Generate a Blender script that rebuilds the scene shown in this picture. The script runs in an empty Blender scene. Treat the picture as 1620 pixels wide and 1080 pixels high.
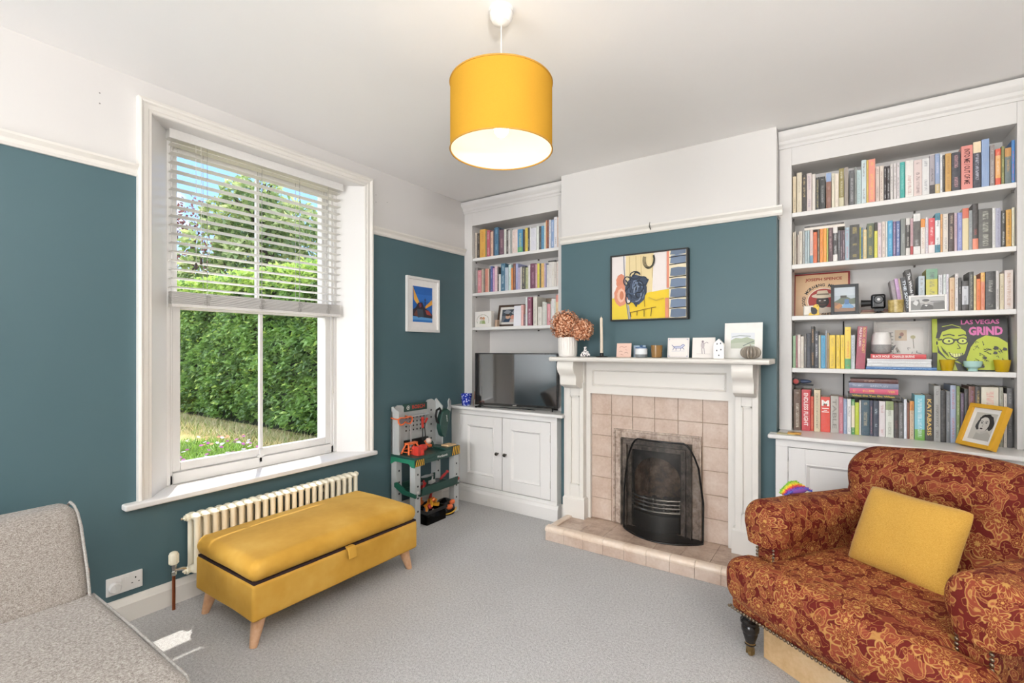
import bpy, bmesh, math, random
from mathutils import Vector, Matrix, noise as mnoise
C = bpy.context.scene.collection
PI = math.pi
random.seed(7)

# ---------------------------------------------------------------- camera
cam_d = bpy.data.cameras.new('camera')
cam = bpy.data.objects.new('camera', cam_d); C.objects.link(cam)
cam.location = (0, 0, 1.36)
cam.rotation_euler = (math.radians(90), 0, math.radians(34.556))
cam_d.sensor_fit = 'HORIZONTAL'; cam_d.sensor_width = 36
cam_d.lens = 36 * 760.75 / 1620
cam_d.shift_y = (550.15 - 540) / 1620
cam_d.clip_start = 0.05; cam_d.clip_end = 300
bpy.context.scene.camera = cam

# ---------------------------------------------------------------- world, sun, big lights, exposure
SUNV = Vector((1.0, -0.60, -2.26)).normalized()
world = bpy.data.worlds.new('sky'); bpy.context.scene.world = world
world.use_nodes = True
wn = world.node_tree; wn.nodes.clear()
wo = wn.nodes.new('ShaderNodeOutputWorld'); wb = wn.nodes.new('ShaderNodeBackground')
wtc = wn.nodes.new('ShaderNodeTexCoord'); wse = wn.nodes.new('ShaderNodeSeparateXYZ')
wn.links.new(wtc.outputs['Generated'], wse.inputs[0])
wgr = wn.nodes.new('ShaderNodeValToRGB')        # horizon to zenith
wgr.color_ramp.elements[0].position = 0.0; wgr.color_ramp.elements[0].color = (0.50, 0.67, 0.92, 1)
wgr.color_ramp.elements[1].position = 0.85; wgr.color_ramp.elements[1].color = (0.10, 0.24, 0.62, 1)
e_ = wgr.color_ramp.elements.new(0.22); e_.color = (0.25, 0.44, 0.80, 1)
wn.links.new(wse.outputs[2], wgr.inputs['Fac'])
wns = wn.nodes.new('ShaderNodeTexNoise'); wns.inputs['Scale'].default_value = 2.6; wns.inputs['Detail'].default_value = 7
wn.links.new(wtc.outputs['Generated'], wns.inputs['Vector'])
wad = wn.nodes.new('ShaderNodeMath'); wad.operation = 'MULTIPLY_ADD'; wad.inputs[1].default_value = -0.05   # extra unseen cloud added towards -Y to brighten the hedge
wn.links.new(wse.outputs[1], wad.inputs[0]); wn.links.new(wns.outputs['Fac'], wad.inputs[2])
wrp = wn.nodes.new('ShaderNodeValToRGB')
wrp.color_ramp.elements[0].position = 0.50; wrp.color_ramp.elements[1].position = 0.66
wn.links.new(wad.outputs[0], wrp.inputs['Fac'])
wmx = wn.nodes.new('ShaderNodeMix'); wmx.data_type = 'RGBA'; wmx.inputs[7].default_value = (2.6, 2.65, 2.75, 1)
wn.links.new(wrp.outputs['Color'], wmx.inputs[0]); wn.links.new(wgr.outputs['Color'], wmx.inputs[6])
wn.links.new(wmx.outputs[2], wb.inputs['Color'])
wb.inputs['Strength'].default_value = 1.12
wn.links.new(wb.outputs['Background'], wo.inputs['Surface'])

def lamp(name, kind, loc, direction, energy, color=(1, 1, 1), size=None, size_y=None, portal=False):
    d = bpy.data.lights.new(name, kind); d.energy = energy; d.color = color
    if kind == 'AREA':
        d.shape = 'RECTANGLE'; d.size = size; d.size_y = size_y
        if portal: d.cycles.is_portal = True
    o = bpy.data.objects.new(name, d); C.objects.link(o); o.location = loc
    o.rotation_euler = Vector(direction).to_track_quat('-Z', 'Y').to_euler()
    return o
sun = lamp('sun', 'SUN', (-6, 4, 9), SUNV, 3.0, (1.0, 0.95, 0.87)); sun.data.angle = math.radians(0.6)
lamp('window_portal', 'AREA', (-3.34, 1.66, 1.58), (1, 0, 0), 1, size=1.1, size_y=1.95, portal=True)
# fill light added at the unseen bay window behind the camera
lamp('bay_window_fill', 'AREA', (-1.75, -3.42, 1.50), (0.08, 1, 0.08), 58, (1.0, 0.99, 0.98), size=2.0, size_y=1.8)

# unseen fill light added behind the camera to brighten the ceiling
lamp('ceiling_fill', 'AREA', (0.75, -0.55, 1.72), (-0.05, 0.25, 1), 62, (1.0, 0.985, 0.96), size=0.34, size_y=0.34)
vs = bpy.context.scene.view_settings
bpy.context.scene.display_settings.display_device = 'sRGB'
vs.view_transform = 'Standard'; vs.look = 'None'; vs.gamma = 1.0; vs.use_curve_mapping = False
vs.exposure = 1.08

# ---------------------------------------------------------------- helpers
def lin(c):
    return c / 12.92 if c <= 0.04045 else ((c + 0.055) / 1.055) ** 2.4
def hx(h, a=1.0):
    return tuple(lin(int(h[i:i + 2], 16) / 255) for i in (0, 2, 4)) + (a,)

class NT:
    def __init__(s, name):
        s.m = bpy.data.materials.new(name); s.m.use_nodes = True
        s.t = s.m.node_tree; s.p = s.t.nodes['Principled BSDF']; s.out = s.t.nodes['Material Output']
    def n(s, typ, ins=None, **attrs):
        nd = s.t.nodes.new(typ)
        for k, v in attrs.items(): setattr(nd, k, v)
        for k, v in (ins or {}).items():
            s.set(nd.inputs[k], v)
        return nd
    def set(s, sock, v):
        if isinstance(v, bpy.types.NodeSocket): s.t.links.new(v, sock)
        else: sock.default_value = v
    def m_(s, op, a, b=0.0, c=0.0):
        nd = s.t.nodes.new('ShaderNodeMath'); nd.operation = op
        s.set(nd.inputs[0], a); s.set(nd.inputs[1], b); s.set(nd.inputs[2], c)
        return nd.outputs[0]
    def v_(s, op, a, b=(0, 0, 0)):
        nd = s.t.nodes.new('ShaderNodeVectorMath'); nd.operation = op
        s.set(nd.inputs[0], a)
        if op == 'SCALE': s.set(nd.inputs['Scale'], b)
        else: s.set(nd.inputs[1], b)
        return nd.outputs['Value'] if op in ('LENGTH', 'DISTANCE') else nd.outputs[0]
    def mix(s, f, a, b):
        nd = s.t.nodes.new('ShaderNodeMix'); nd.data_type = 'RGBA'
        s.set(nd.inputs[0], f); s.set(nd.inputs[6], a); s.set(nd.inputs[7], b)
        return nd.outputs[2]
    def noise(s, vec, scale, detail=3, rough=0.5, out='Fac', dims='3D'):
        nd = s.n('ShaderNodeTexNoise', noise_dimensions=dims)
        if vec is not None: s.set(nd.inputs['Vector'], vec)
        nd.inputs['Scale'].default_value = scale; nd.inputs['Detail'].default_value = detail
        nd.inputs['Roughness'].default_value = rough
        return nd.outputs[out]
    def ramp(s, f, stops):
        nd = s.n('ShaderNodeValToRGB'); s.set(nd.inputs[0], f); e = nd.color_ramp.elements
        while len(e) < len(stops): e.new(0.5)
        for i, (p, c) in enumerate(stops):
            e[i].position = p; e[i].color = c
        return nd.outputs[0]
    def smooth(s, v, a, b):
        nd = s.n('ShaderNodeMapRange', interpolation_type='SMOOTHSTEP')
        s.set(nd.inputs[0], v); nd.inputs[1].default_value = a; nd.inputs[2].default_value = b
        return nd.outputs[0]
    def bump(s, h, strength, dist=0.002):
        nd = s.n('ShaderNodeBump'); s.set(nd.inputs['Height'], h)
        nd.inputs['Strength'].default_value = strength; nd.inputs['Distance'].default_value = dist
        s.t.links.new(nd.outputs[0], s.p.inputs['Normal'])
    def obj(s): return s.n('ShaderNodeTexCoord').outputs['Object']
    def uv(s): return s.n('ShaderNodeTexCoord').outputs['UV']
    def base(s, c): s.set(s.p.inputs['Base Color'], c)
    def P(s, **k):
        for a, v in k.items(): s.set(s.p.inputs[a.replace('_', ' ')], v)
        return s

MATS = {}
def plain(h, rough=0.5, metal=0.0, var=0.06, scale=30, bump=0.0, spec=0.5, sheen=0.0):
    key = (h, rough, metal, var, scale, bump, spec, sheen)
    if key in MATS: return MATS[key]
    t = NT('paint_' + h)
    nz = t.noise(t.obj(), scale, 4)
    c = hx(h)
    lo = tuple(x * (1 - var) for x in c[:3]) + (1,); hi = tuple(min(1, x * (1 + var)) for x in c[:3]) + (1,)
    t.base(t.mix(nz, lo, hi))
    t.p.inputs['Roughness'].default_value = rough; t.p.inputs['Metallic'].default_value = metal
    t.p.inputs['Specular IOR Level'].default_value = spec
    if sheen: t.p.inputs['Sheen Weight'].default_value = sheen; t.p.inputs['Sheen Roughness'].default_value = 0.4
    if bump: t.bump(nz, bump)
    MATS[key] = t.m
    return t.m

def mat_wall(name, h, rough=0.55, bump=0.08):
    t = NT(name); o = t.obj()
    n1 = t.noise(o, 1.3, 3); n2 = t.noise(o, 140, 3)
    c = hx(h)
    t.base(t.mix(n1, tuple(x * 0.965 for x in c[:3]) + (1,), tuple(min(1, x * 1.035) for x in c[:3]) + (1,)))
    t.P(Roughness=rough); t.p.inputs['Specular IOR Level'].default_value = 0.35
    t.bump(n2, bump, 0.001)
    return t.m
M_WHITE = mat_wall('white_wall_paint', 'd7d4d1')
M_CEIL = mat_wall('ceiling_paint', 'f2f0ee', 0.7)
M_TEAL = mat_wall('teal_wall_paint', '4e686e', 0.42)
M_GLOSSW = mat_wall('white_satin_paint', 'e1dfdc', 0.32, 0.03)
M_CREAMW = mat_wall('warm_white_satin_paint', 'e0dcd5', 0.34, 0.03)

def mat_carpet():
    t = NT('grey_carpet'); o = t.obj()
    a = t.noise(o, 260, 2, 0.7); b = t.noise(o, 90, 3, 0.6); c = t.noise(o, 2.0, 3)
    vo = t.n('ShaderNodeTexVoronoi', {'Vector': o, 'Scale': 210.0})
    f = t.m_('ADD', t.m_('MULTIPLY', a, 0.55), t.m_('MULTIPLY', b, 0.45))
    col = t.ramp(f, [(0.33, hx('8a8886')), (0.47, hx('b2b1b0')), (0.60, hx('cbcac9')), (0.75, hx('dddcdb'))])
    col = t.mix(t.m_('MULTIPLY', t.smooth(c, 0.3, 0.7), 0.12), col, hx('8b8683'))
    t.base(col); t.P(Roughness=0.95); t.p.inputs['Specular IOR Level'].default_value = 0.1
    t.p.inputs['Sheen Weight'].default_value = 0.2
    t.bump(t.m_('ADD', f, t.m_('MULTIPLY', vo.outputs['Distance'], 0.6)), 0.9, 0.004)
    return t.m
M_CARPET = mat_carpet()

def mat_weave(name, h1, h2, h3, sc=420, bump=0.5):
    t = NT(name); o = t.obj()
    mp = t.n('ShaderNodeMapping', {'Vector': o}); mp.inputs['Scale'].default_value = (1, 1, 0.22)
    mp2 = t.n('ShaderNodeMapping', {'Vector': o}); mp2.inputs['Scale'].default_value = (0.25, 0.25, 1)
    a = t.noise(mp.outputs[0], sc, 2, 0.7); b = t.noise(mp2.outputs[0], sc, 2, 0.7)
    f = t.m_('MULTIPLY', t.m_('ADD', a, b), 0.5)
    t.base(t.ramp(f, [(0.38, hx(h1)), (0.5, hx(h2)), (0.62, hx(h3))]))
    t.P(Roughness=0.9); t.p.inputs['Specular IOR Level'].default_value = 0.15; t.p.inputs['Sheen Weight'].default_value = 0.15
    t.bump(f, bump, 0.003)
    return t.m
M_GREYF = mat_weave('grey_woven_upholstery', '6f665e', '99918a', 'bab4ad', 560)
M_PIPING = mat_weave('pale_grey_piping', '8f8a85', 'a39f9a', 'b8b4af')
M_YCUSH = mat_weave('mustard_cotton', 'b28636', 'c29642', 'c99f4e', 650, 0.2)

def mat_velvet():
    t = NT('mustard_velvet'); o = t.obj()
    n1 = t.noise(o, 3.2, 4, 0.6); n2 = t.noise(o, 300, 2)
    t.base(t.ramp(n1, [(0.3, hx('b98a32')), (0.52, hx('c99a40')), (0.72, hx('d4a952'))]))
    t.P(Roughness=0.75); t.p.inputs['Specular IOR Level'].default_value = 0.2
    t.p.inputs['Sheen Weight'].default_value = 0.3; t.p.inputs['Sheen Roughness'].default_value = 0.35
    t.p.inputs['Sheen Tint'].default_value = hx('f0cf80')
    t.bump(t.m_('ADD', t.m_('MULTIPLY', n2, 0.15), n1), 0.25, 0.01)
    return t.m
M_VELVET = mat_velvet()

def mat_damask():
    t = NT('red_gold_damask'); uv = t.uv()
    wob = t.noise(uv, 10.0, 2, 0.5, out='Color')
    p = t.v_('ADD', uv, t.v_('SCALE', t.v_('SUBTRACT', wob, (0.5, 0.5, 0.5)), 0.060))
    n1 = t.noise(p, 16.0, 1.0, 0.5); n2 = t.noise(t.v_('ADD', p, (7.3, 2.1, 0.0)), 27.0, 1.5, 0.5)
    def contour(n, at, w0, w1): return t.m_('SUBTRACT', 1.0, t.smooth(t.m_('ABSOLUTE', t.m_('SUBTRACT', n, at)), w0, w1))
    l1 = t.m_('MAXIMUM', contour(n1, 0.545, 0.006, 0.018), contour(n1, 0.62, 0.004, 0.013)); l2 = t.m_('MAXIMUM', contour(n2, 0.57, 0.008, 0.022), contour(n2, 0.41, 0.005, 0.016))
    col = t.mix(t.noise(uv, 300, 1), hx('5a1811'), hx('6c211a'))
    col = t.mix(t.m_('MULTIPLY', t.smooth(n1, 0.535, 0.555), 0.85), col, hx('8b412c'))
    col = t.mix(t.m_('MULTIPLY', t.smooth(n2, 0.56, 0.58), 0.45), col, hx('964e35'))
    def flowers(col, scale, off, R, npet, c_fill, c_line, c_core):
        q = t.v_('SCALE', t.v_('ADD', p, off), scale)
        vo = t.n('ShaderNodeTexVoronoi', {'Vector': q, 'Scale': 1.0, 'Randomness': 0.75}, voronoi_dimensions='2D')
        sx = t.n('ShaderNodeSeparateXYZ', {0: t.v_('SUBTRACT', q, vo.outputs['Position'])})
        sc = t.n('ShaderNodeSeparateXYZ', {0: vo.outputs['Color']})
        ang = t.m_('ADD', t.m_('ARCTAN2', sx.outputs[1], sx.outputs[0]), t.m_('MULTIPLY', sc.outputs[0], 6.28))
        r = t.m_('SQRT', t.m_('ADD', t.m_('POWER', t.m_('ABSOLUTE', sx.outputs[0]), 2.0), t.m_('POWER', t.m_('ABSOLUTE', sx.outputs[1]), 2.0)))
        pet = t.m_('ABSOLUTE', t.m_('SINE', t.m_('MULTIPLY', ang, npet / 2)))
        edge = t.m_('MULTIPLY', t.m_('ADD', 0.60, t.m_('MULTIPLY', pet, 0.40)), t.m_('MULTIPLY', t.m_('ADD', 0.7, t.m_('MULTIPLY', sc.outputs[1], 0.5)), R))
        k = t.m_('DIVIDE', r, edge)
        col = t.mix(t.m_('SUBTRACT', 1.0, t.smooth(k, 0.98, 1.04)), col, c_fill)
        vein = t.m_('MULTIPLY', t.m_('SUBTRACT', 1.0, t.smooth(t.m_('ABSOLUTE', t.m_('SINE', t.m_('MULTIPLY', ang, npet * 1.0))), 0.10, 0.42)), t.m_('MULTIPLY', t.smooth(k, 0.30, 0.36), t.m_('SUBTRACT', 1.0, t.smooth(k, 0.80, 0.92))))
        col = t.mix(t.m_('MULTIPLY', vein, 0.6), col, c_line)
        for at, w in ((0.97, 0.09), (0.55, 0.06)):
            ring = t.m_('SUBTRACT', 1.0, t.smooth(t.m_('ABSOLUTE', t.m_('SUBTRACT', k, at)), w * 0.4, w)); col = t.mix(t.m_('MULTIPLY', ring, 0.8), col, c_line)
        return t.mix(t.m_('SUBTRACT', 1.0, t.smooth(k, 0.18, 0.28)), col, c_core)
    col = t.mix(t.m_('MULTIPLY', l2, 0.65), col, hx('a8733f')); col = t.mix(t.m_('MULTIPLY', l1, 0.8), col, hx('b5854a'))
    col = flowers(col, 8.0, (3.1, 5.7, 0.0), 0.37, 7, hx('843a26'), hx('bd9052'), hx('ba8c4c'))
    col = flowers(col, 14.0, (1.3, 8.9, 0.0), 0.25, 5, hx('702619'), hx('ac7a42'), hx('b58647'))
    t.base(col)
    t.P(Roughness=0.72); t.p.inputs['Specular IOR Level'].default_value = 0.2
    g = t.noise(uv, 420, 2); t.bump(t.m_('ADD', t.m_('MULTIPLY', g, 0.35), t.m_('ADD', l1, l2)), 0.25, 0.002)
    return t.m
M_DAMASK = mat_damask()

def mat_tile(name, a, b, c, rough=0.38, sc=7):
    t = NT(name); o = t.obj()
    n1 = t.noise(o, sc, 6, 0.62); n2 = t.noise(o, 60, 4)
    col = t.ramp(t.m_('ADD', t.m_('MULTIPLY', n1, 0.75), t.m_('MULTIPLY', n2, 0.25)), [(0.36, hx(a)), (0.5, hx(b)), (0.64, hx(c))])
    t.base(col); t.P(Roughness=rough); t.bump(n2, 0.1, 0.001)
    return t.m
M_TILE = mat_tile('pinkish_stone_tile', 'b89f8d', 'c6b1a1', 'd1c0b2')
M_HTILE = mat_tile('mottled_hearth_tile', 'a58a78', 'bda592', 'cdb9a8', 0.3, 11)
M_RIM = mat_tile('cream_edge_tile', 'd8c0aa', 'e0ccb8', 'e8d8c8', 0.35)
M_GROUT = plain('b39a84', 0.9)
M_INSF = mat_tile('aged_bronze_frame', '8a7768', 'b3a092', 'cabbad', 0.35, 26)

def mat_iron():
    t = NT('blackened_iron'); o = t.obj()
    n = t.noise(o, 22, 5, 0.65)
    t.base(t.ramp(n, [(0.35, hx('191715')), (0.55, hx('2b2826')), (0.75, hx('5d554e'))]))
    t.P(Metallic=0.55, Roughness=t.m_('ADD', 0.28, t.m_('MULTIPLY', n, 0.3))); t.bump(n, 0.3, 0.002)
    return t.m
M_IRON = mat_iron()
M_PIRON = mat_tile('worn_polished_iron', '332d29', '5c524a', '80746a', 0.35, 18)
M_SOOT = mat_tile('sooty_firebrick', '37302c', '6b5443', '97806c', 0.9, 14)
M_BLACK = plain('181818', 0.45); M_BLACKG = plain('101012', 0.18)
M_CHROME = plain('c9c6c0', 0.2, 1.0); M_COPPER = plain('a9603f', 0.3, 1.0); M_BRASS = plain('a58a5c', 0.32, 1.0)
M_NAIL = plain('8b7a66', 0.3, 0.9)

def mat_glass(name='clear_glass', tint=(1, 1, 1, 1), refl=0.07):
    t = NT(name); t.t.nodes.remove(t.p)
    tr = t.n('ShaderNodeBsdfTransparent', {'Color': tint}); gl = t.n('ShaderNodeBsdfGlossy', {'Roughness': 0.02})
    lw = t.n('ShaderNodeLayerWeight', {'Blend': 0.5}); fr_ = t.m_('ADD', 0.03, t.m_('MULTIPLY', t.m_('POWER', lw.outputs['Facing'], 5.0), 0.5))
    mx = t.n('ShaderNodeMixShader'); t.t.links.new(fr_, mx.inputs[0])
    t.t.links.new(tr.outputs[0], mx.inputs[1]); t.t.links.new(gl.outputs[0], mx.inputs[2])
    t.t.links.new(mx.outputs[0], t.out.inputs['Surface'])
    return t.m
M_GLASS = mat_glass()

def mat_guard():
    t = NT('fine_black_wire_mesh'); t.t.nodes.remove(t.p)
    tr = t.n('ShaderNodeBsdfTransparent', {'Color': (1, 1, 1, 1)}); di = t.n('ShaderNodeBsdfDiffuse', {'Color': hx('1c1b1a')})
    gl = t.n('ShaderNodeBsdfGlossy', {'Color': hx('8a8680'), 'Roughness': 0.45})
    a = t.n('ShaderNodeMixShader', {0: 0.25}); t.t.links.new(di.outputs[0], a.inputs[1]); t.t.links.new(gl.outputs[0], a.inputs[2])
    mx = t.n('ShaderNodeMixShader', {0: 0.36}); t.t.links.new(tr.outputs[0], mx.inputs[1]); t.t.links.new(a.outputs[0], mx.inputs[2])
    t.t.links.new(mx.outputs[0], t.out.inputs['Surface'])
    return t.m

def mat_book():
    t = NT('book_cover')
    def at(nm): return t.n('ShaderNodeAttribute', attribute_type='OBJECT', attribute_name=nm).outputs['Vector']
    uvs = t.n('ShaderNodeSeparateXYZ', {0: t.uv()}); u, v = uvs.outputs[0], uvs.outputs[1]
    rg = t.n('ShaderNodeSeparateXYZ', {0: at('rng')}); b0, b1, seed = rg.outputs
    c1, c2, c3 = at('c1'), at('c2'), at('c3')
    band = t.m_('MULTIPLY', t.m_('GREATER_THAN', v, b0), t.m_('LESS_THAN', v, b1))
    cb = t.n('ShaderNodeCombineXYZ', {0: t.m_('ADD', t.m_('MULTIPLY', u, 1.4), seed), 1: t.m_('MULTIPLY', v, 60.0), 2: seed})
    tn = t.noise(cb.outputs[0], 2.2, 1.0, 0.4)
    row = t.m_('MULTIPLY', t.m_('GREATER_THAN', u, 0.30), t.m_('LESS_THAN', u, 0.72))
    gap = t.noise(t.n('ShaderNodeCombineXYZ', {0: seed, 1: t.m_('MULTIPLY', v, 3.2), 2: 0.0}).outputs[0], 1.0, 0.0)
    tx = t.m_('MULTIPLY', t.m_('MULTIPLY', t.m_('GREATER_THAN', tn, 0.50), row), t.m_('MULTIPLY', t.m_('GREATER_THAN', gap, 0.44), t.m_('MULTIPLY', t.m_('LESS_THAN', v, 0.93), t.m_('GREATER_THAN', v, 0.07))))
    onspine = t.m_('GREATER_THAN', u, 0.0)
    tx = t.m_('MULTIPLY', tx, onspine)
    col = t.mix(t.m_('MULTIPLY', band, onspine), c1, c3)
    col = t.mix(t.m_('MULTIPLY', tx, 0.6), col, c2)
    g = t.noise(t.obj(), 60, 3)
    col = t.mix(t.m_('MULTIPLY', g, 0.26), col, (0.42, 0.40, 0.38, 1))
    t.base(col); t.P(Roughness=0.42)
    return t.m
M_BOOK = mat_book(); M_PAGES = plain('dcd3c0', 0.85, var=0.12, scale=400)

# mesh building
ORG = {}
class MB:
    def __init__(s): s.v = []; s.f = []; s.m = []; s.uv = {}
    def add(s, vs, fs, mi=0, uv=None):
        b = len(s.v); s.v += [tuple(p) for p in vs]
        for k, f in enumerate(fs):
            if uv: s.uv[len(s.f)] = uv[k]
            s.f.append(tuple(b + i for i in f)); s.m.append(mi)
        return s
    def box(s, x0, x1, y0, y1, z0, z1, mi=0, R=None, o=(0, 0, 0)):
        vs = [(x, y, z) for z in (z0, z1) for y in (y0, y1) for x in (x0, x1)]
        if R is not None: vs = [tuple(R @ Vector(p) + Vector(o)) for p in vs]
        return s.add(vs, [(0, 2, 3, 1), (4, 5, 7, 6), (0, 1, 5, 4), (2, 6, 7, 3), (0, 4, 6, 2), (1, 3, 7, 5)], mi)
    def prism(s, pts, axis, a0, a1, mi=0):
        n = len(pts)
        def P(p, a):
            return {'x': (a, p[0], p[1]), 'y': (p[0], a, p[1]), 'z': (p[0], p[1], a)}[axis]
        ar = sum(pts[i][0] * pts[(i + 1) % n][1] - pts[(i + 1) % n][0] * pts[i][1] for i in range(n))
        if (ar < 0) != (axis == 'y'): pts = pts[::-1]
        vs = [P(p, a0) for p in pts] + [P(p, a1) for p in pts]
        fs = [tuple(range(n))[::-1], tuple(range(n, 2 * n))] + [(i, (i + 1) % n, n + (i + 1) % n, n + i) for i in range(n)]
        return s.add(vs, fs, mi)
    def tube(s, path, r, n=8, mi=0, cap=True):
        path = [Vector(p) for p in path]; rs = r if isinstance(r, (list, tuple)) else [r] * len(path)
        vs = []; fs = []
        up = Vector((0, 0, 1)); last = None
        for i, p in enumerate(path):
            a = path[max(0, i - 1)]; b = path[min(len(path) - 1, i + 1)]; d = (b - a)
            if d.length < 1e-9: d = Vector((0, 0, 1))
            d.normalize()
            if last is None:
                x = d.cross(up if abs(d.z) < 0.9 else Vector((1, 0, 0))).normalized()
            else:
                x = (last - d * last.dot(d)).normalized()
            last = x; y = d.cross(x)
            for k in range(n):
                t = 2 * PI * k / n; vs.append(p + (x * math.cos(t) + y * math.sin(t)) * rs[i])
        for i in range(len(path) - 1):
            for k in range(n):
                fs.append((i * n + k, i * n + (k + 1) % n, (i + 1) * n + (k + 1) % n, (i + 1) * n + k))
        if cap: fs.append(tuple(range(n))[::-1]); fs.append(tuple(range((len(path) - 1) * n, len(path) * n)))
        return s.add(vs, fs, mi)
    def lathe(s, prof, c=(0, 0, 0), n=20, mi=0, ax=Vector((0, 0, 1)), cap=True, sx=1.0, sy=1.0):
        q = Vector((0, 0, 1)).rotation_difference(Vector(ax)); c = Vector(c); vs = []; fs = []
        for r, z in prof:
            for k in range(n):
                t = 2 * PI * k / n; vs.append(c + q @ Vector((r * math.cos(t) * sx, r * math.sin(t) * sy, z)))
        m = len(prof)
        for i in range(m - 1):
            for k in range(n):
                fs.append((i * n + k, i * n + (k + 1) % n, (i + 1) * n + (k + 1) % n, (i + 1) * n + k))
        if cap: fs.append(tuple(range(n))[::-1]); fs.append(tuple(range((m - 1) * n, m * n)))
        return s.add(vs, fs, mi)
    def ball(s, c, r, n=8, mi=0, sc=(1, 1, 1)):
        prof = [(max(1e-4, r * math.sin(PI * i / n)), -r * math.cos(PI * i / n)) for i in range(n + 1)]
        b = len(s.v); s.lathe(prof, (0, 0, 0), n * 2, mi)
        for i in range(b, len(s.v)):
            p = s.v[i]; s.v[i] = (p[0] * sc[0] + c[0], p[1] * sc[1] + c[1], p[2] * sc[2] + c[2])
        return s
    def soft(s, x0, x1, y0, y1, z0, z1, r, n=14, crown=0.0, fn=None, mi=0):
        """rounded upholstery block: cube grid pushed onto a rounded box"""
        cx, cy, cz = (x0 + x1) / 2, (y0 + y1) / 2, (z0 + z1) / 2
        H = ((x1 - x0) / 2, (y1 - y0) / 2, (z1 - z0) / 2)
        rr = [min(r, h * 0.999) for h in H]; idx = {}; vs = []; fs = []
        def g(i):  # denser near edges
            t = -1 + 2 * i / n; return t
        def vert(a, b, c):
            k = (a, b, c)
            if k in idx: return idx[k]
            p = [g(a), g(b), g(c)]; q = []; e = []
            for j in range(3):
                t = p[j]; inner = H[j] - rr[j]
                # map |t| up to .6 to inner flat, rest to round
                s_ = 1 if t >= 0 else -1; at_ = abs(t)
                if at_ < 0.6: q.append(s_ * at_ / 0.6 * inner); e.append(0.0)
                else: q.append(s_ * inner); e.append(s_ * (at_ - 0.6) / 0.4)
            # exact rounded-box projection
            E = [math.tan(x * PI / 4) for x in e]; m = max(abs(x) for x in E) or 1
            L = math.sqrt(sum(x * x for x in E)) or 1
            pos = [q[j] + rr[j] * E[j] / L * 1.0 for j in range(3)]
            x, y, z = pos
            if crown:
                w = max(0, 1 - (x / H[0]) ** 2) * max(0, 1 - (y / H[1]) ** 2)
                z += crown * w * (1 if z > 0 else 0)
            pt = (x + cx, y + cy, z + cz)
            if fn: pt = fn(*pt)
            idx[k] = len(vs); vs.append(pt); return idx[k]
        for i in range(n):
            for j in range(n):
                fs.append((vert(i, j, 0), vert(i, j + 1, 0), vert(i + 1, j + 1, 0), vert(i + 1, j, 0)))
                fs.append((vert(i, j, n), vert(i + 1, j, n), vert(i + 1, j + 1, n), vert(i, j + 1, n)))
                fs.append((vert(i, 0, j), vert(i + 1, 0, j), vert(i + 1, 0, j + 1), vert(i, 0, j + 1)))
                fs.append((vert(i, n, j), vert(i, n, j + 1), vert(i + 1, n, j + 1), vert(i + 1, n, j)))
                fs.append((vert(0, i, j), vert(0, i, j + 1), vert(0, i + 1, j + 1), vert(0, i + 1, j)))
                fs.append((vert(n, i, j), vert(n, i + 1, j), vert(n, i + 1, j + 1), vert(n, i, j + 1)))
        return s.add(vs, fs, mi)
    def xf(s, M, start=0):
        for i in range(start, len(s.v)): s.v[i] = tuple(M @ Vector(s.v[i]))
        return s
    def build(s, name, mats, parent=None, smooth=None, bevel=0, seg=2, uvbox=False, loc=None, label=None):
        me = bpy.data.meshes.new(name)
        off = Vector((0, 0, 0))
        if parent is not None: off = ORG.get(parent.name, Vector((0, 0, 0)))
        if loc is not None: off = Vector(loc)
        me.from_pydata([tuple(Vector(p) - off) for p in s.v], [], s.f)
        if not isinstance(mats, (list, tuple)): mats = [mats]
        for m in mats: me.materials.append(m)
        for i, p in enumerate(me.polygons): p.material_index = min(s.m[i], len(mats) - 1)
        if s.uv or uvbox:
            ul = me.uv_layers.new(name='UVMap')
            for i, p in enumerate(me.polygons):
                if i in s.uv:
                    for k, li in enumerate(p.loop_indices): ul.data[li].uv = s.uv[i][k]
                elif uvbox:
                    nn = p.normal; ax = max(range(3), key=lambda j: abs(nn[j]))
                    for li in p.loop_indices:
                        co = me.vertices[me.loops[li].vertex_index].co
                        ul.data[li].uv = (co[1], co[2]) if ax == 0 else ((co[0], co[2]) if ax == 1 else (co[0], co[1]))
                else:
                    for li in p.loop_indices: ul.data[li].uv = (-1, -1)
        if smooth is not None:
            me.shade_smooth(); me.set_sharp_from_angle(angle=math.radians(smooth))
        me.update()
        o = bpy.data.objects.new(name, me); C.objects.link(o)
        if bevel:
            b = o.modifiers.new('bevel', 'BEVEL'); b.width = bevel; b.segments = seg; b.limit_method = 'ANGLE'
            b.angle_limit = math.radians(40)
            if smooth is None: me.shade_smooth()
            b.harden_normals = True
        if parent is not None:
            o.parent = parent; ORG[o.name] = off
        if loc is not None: o.location = loc; ORG[o.name] = off
        if label: o['label'] = label
        return o

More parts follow.
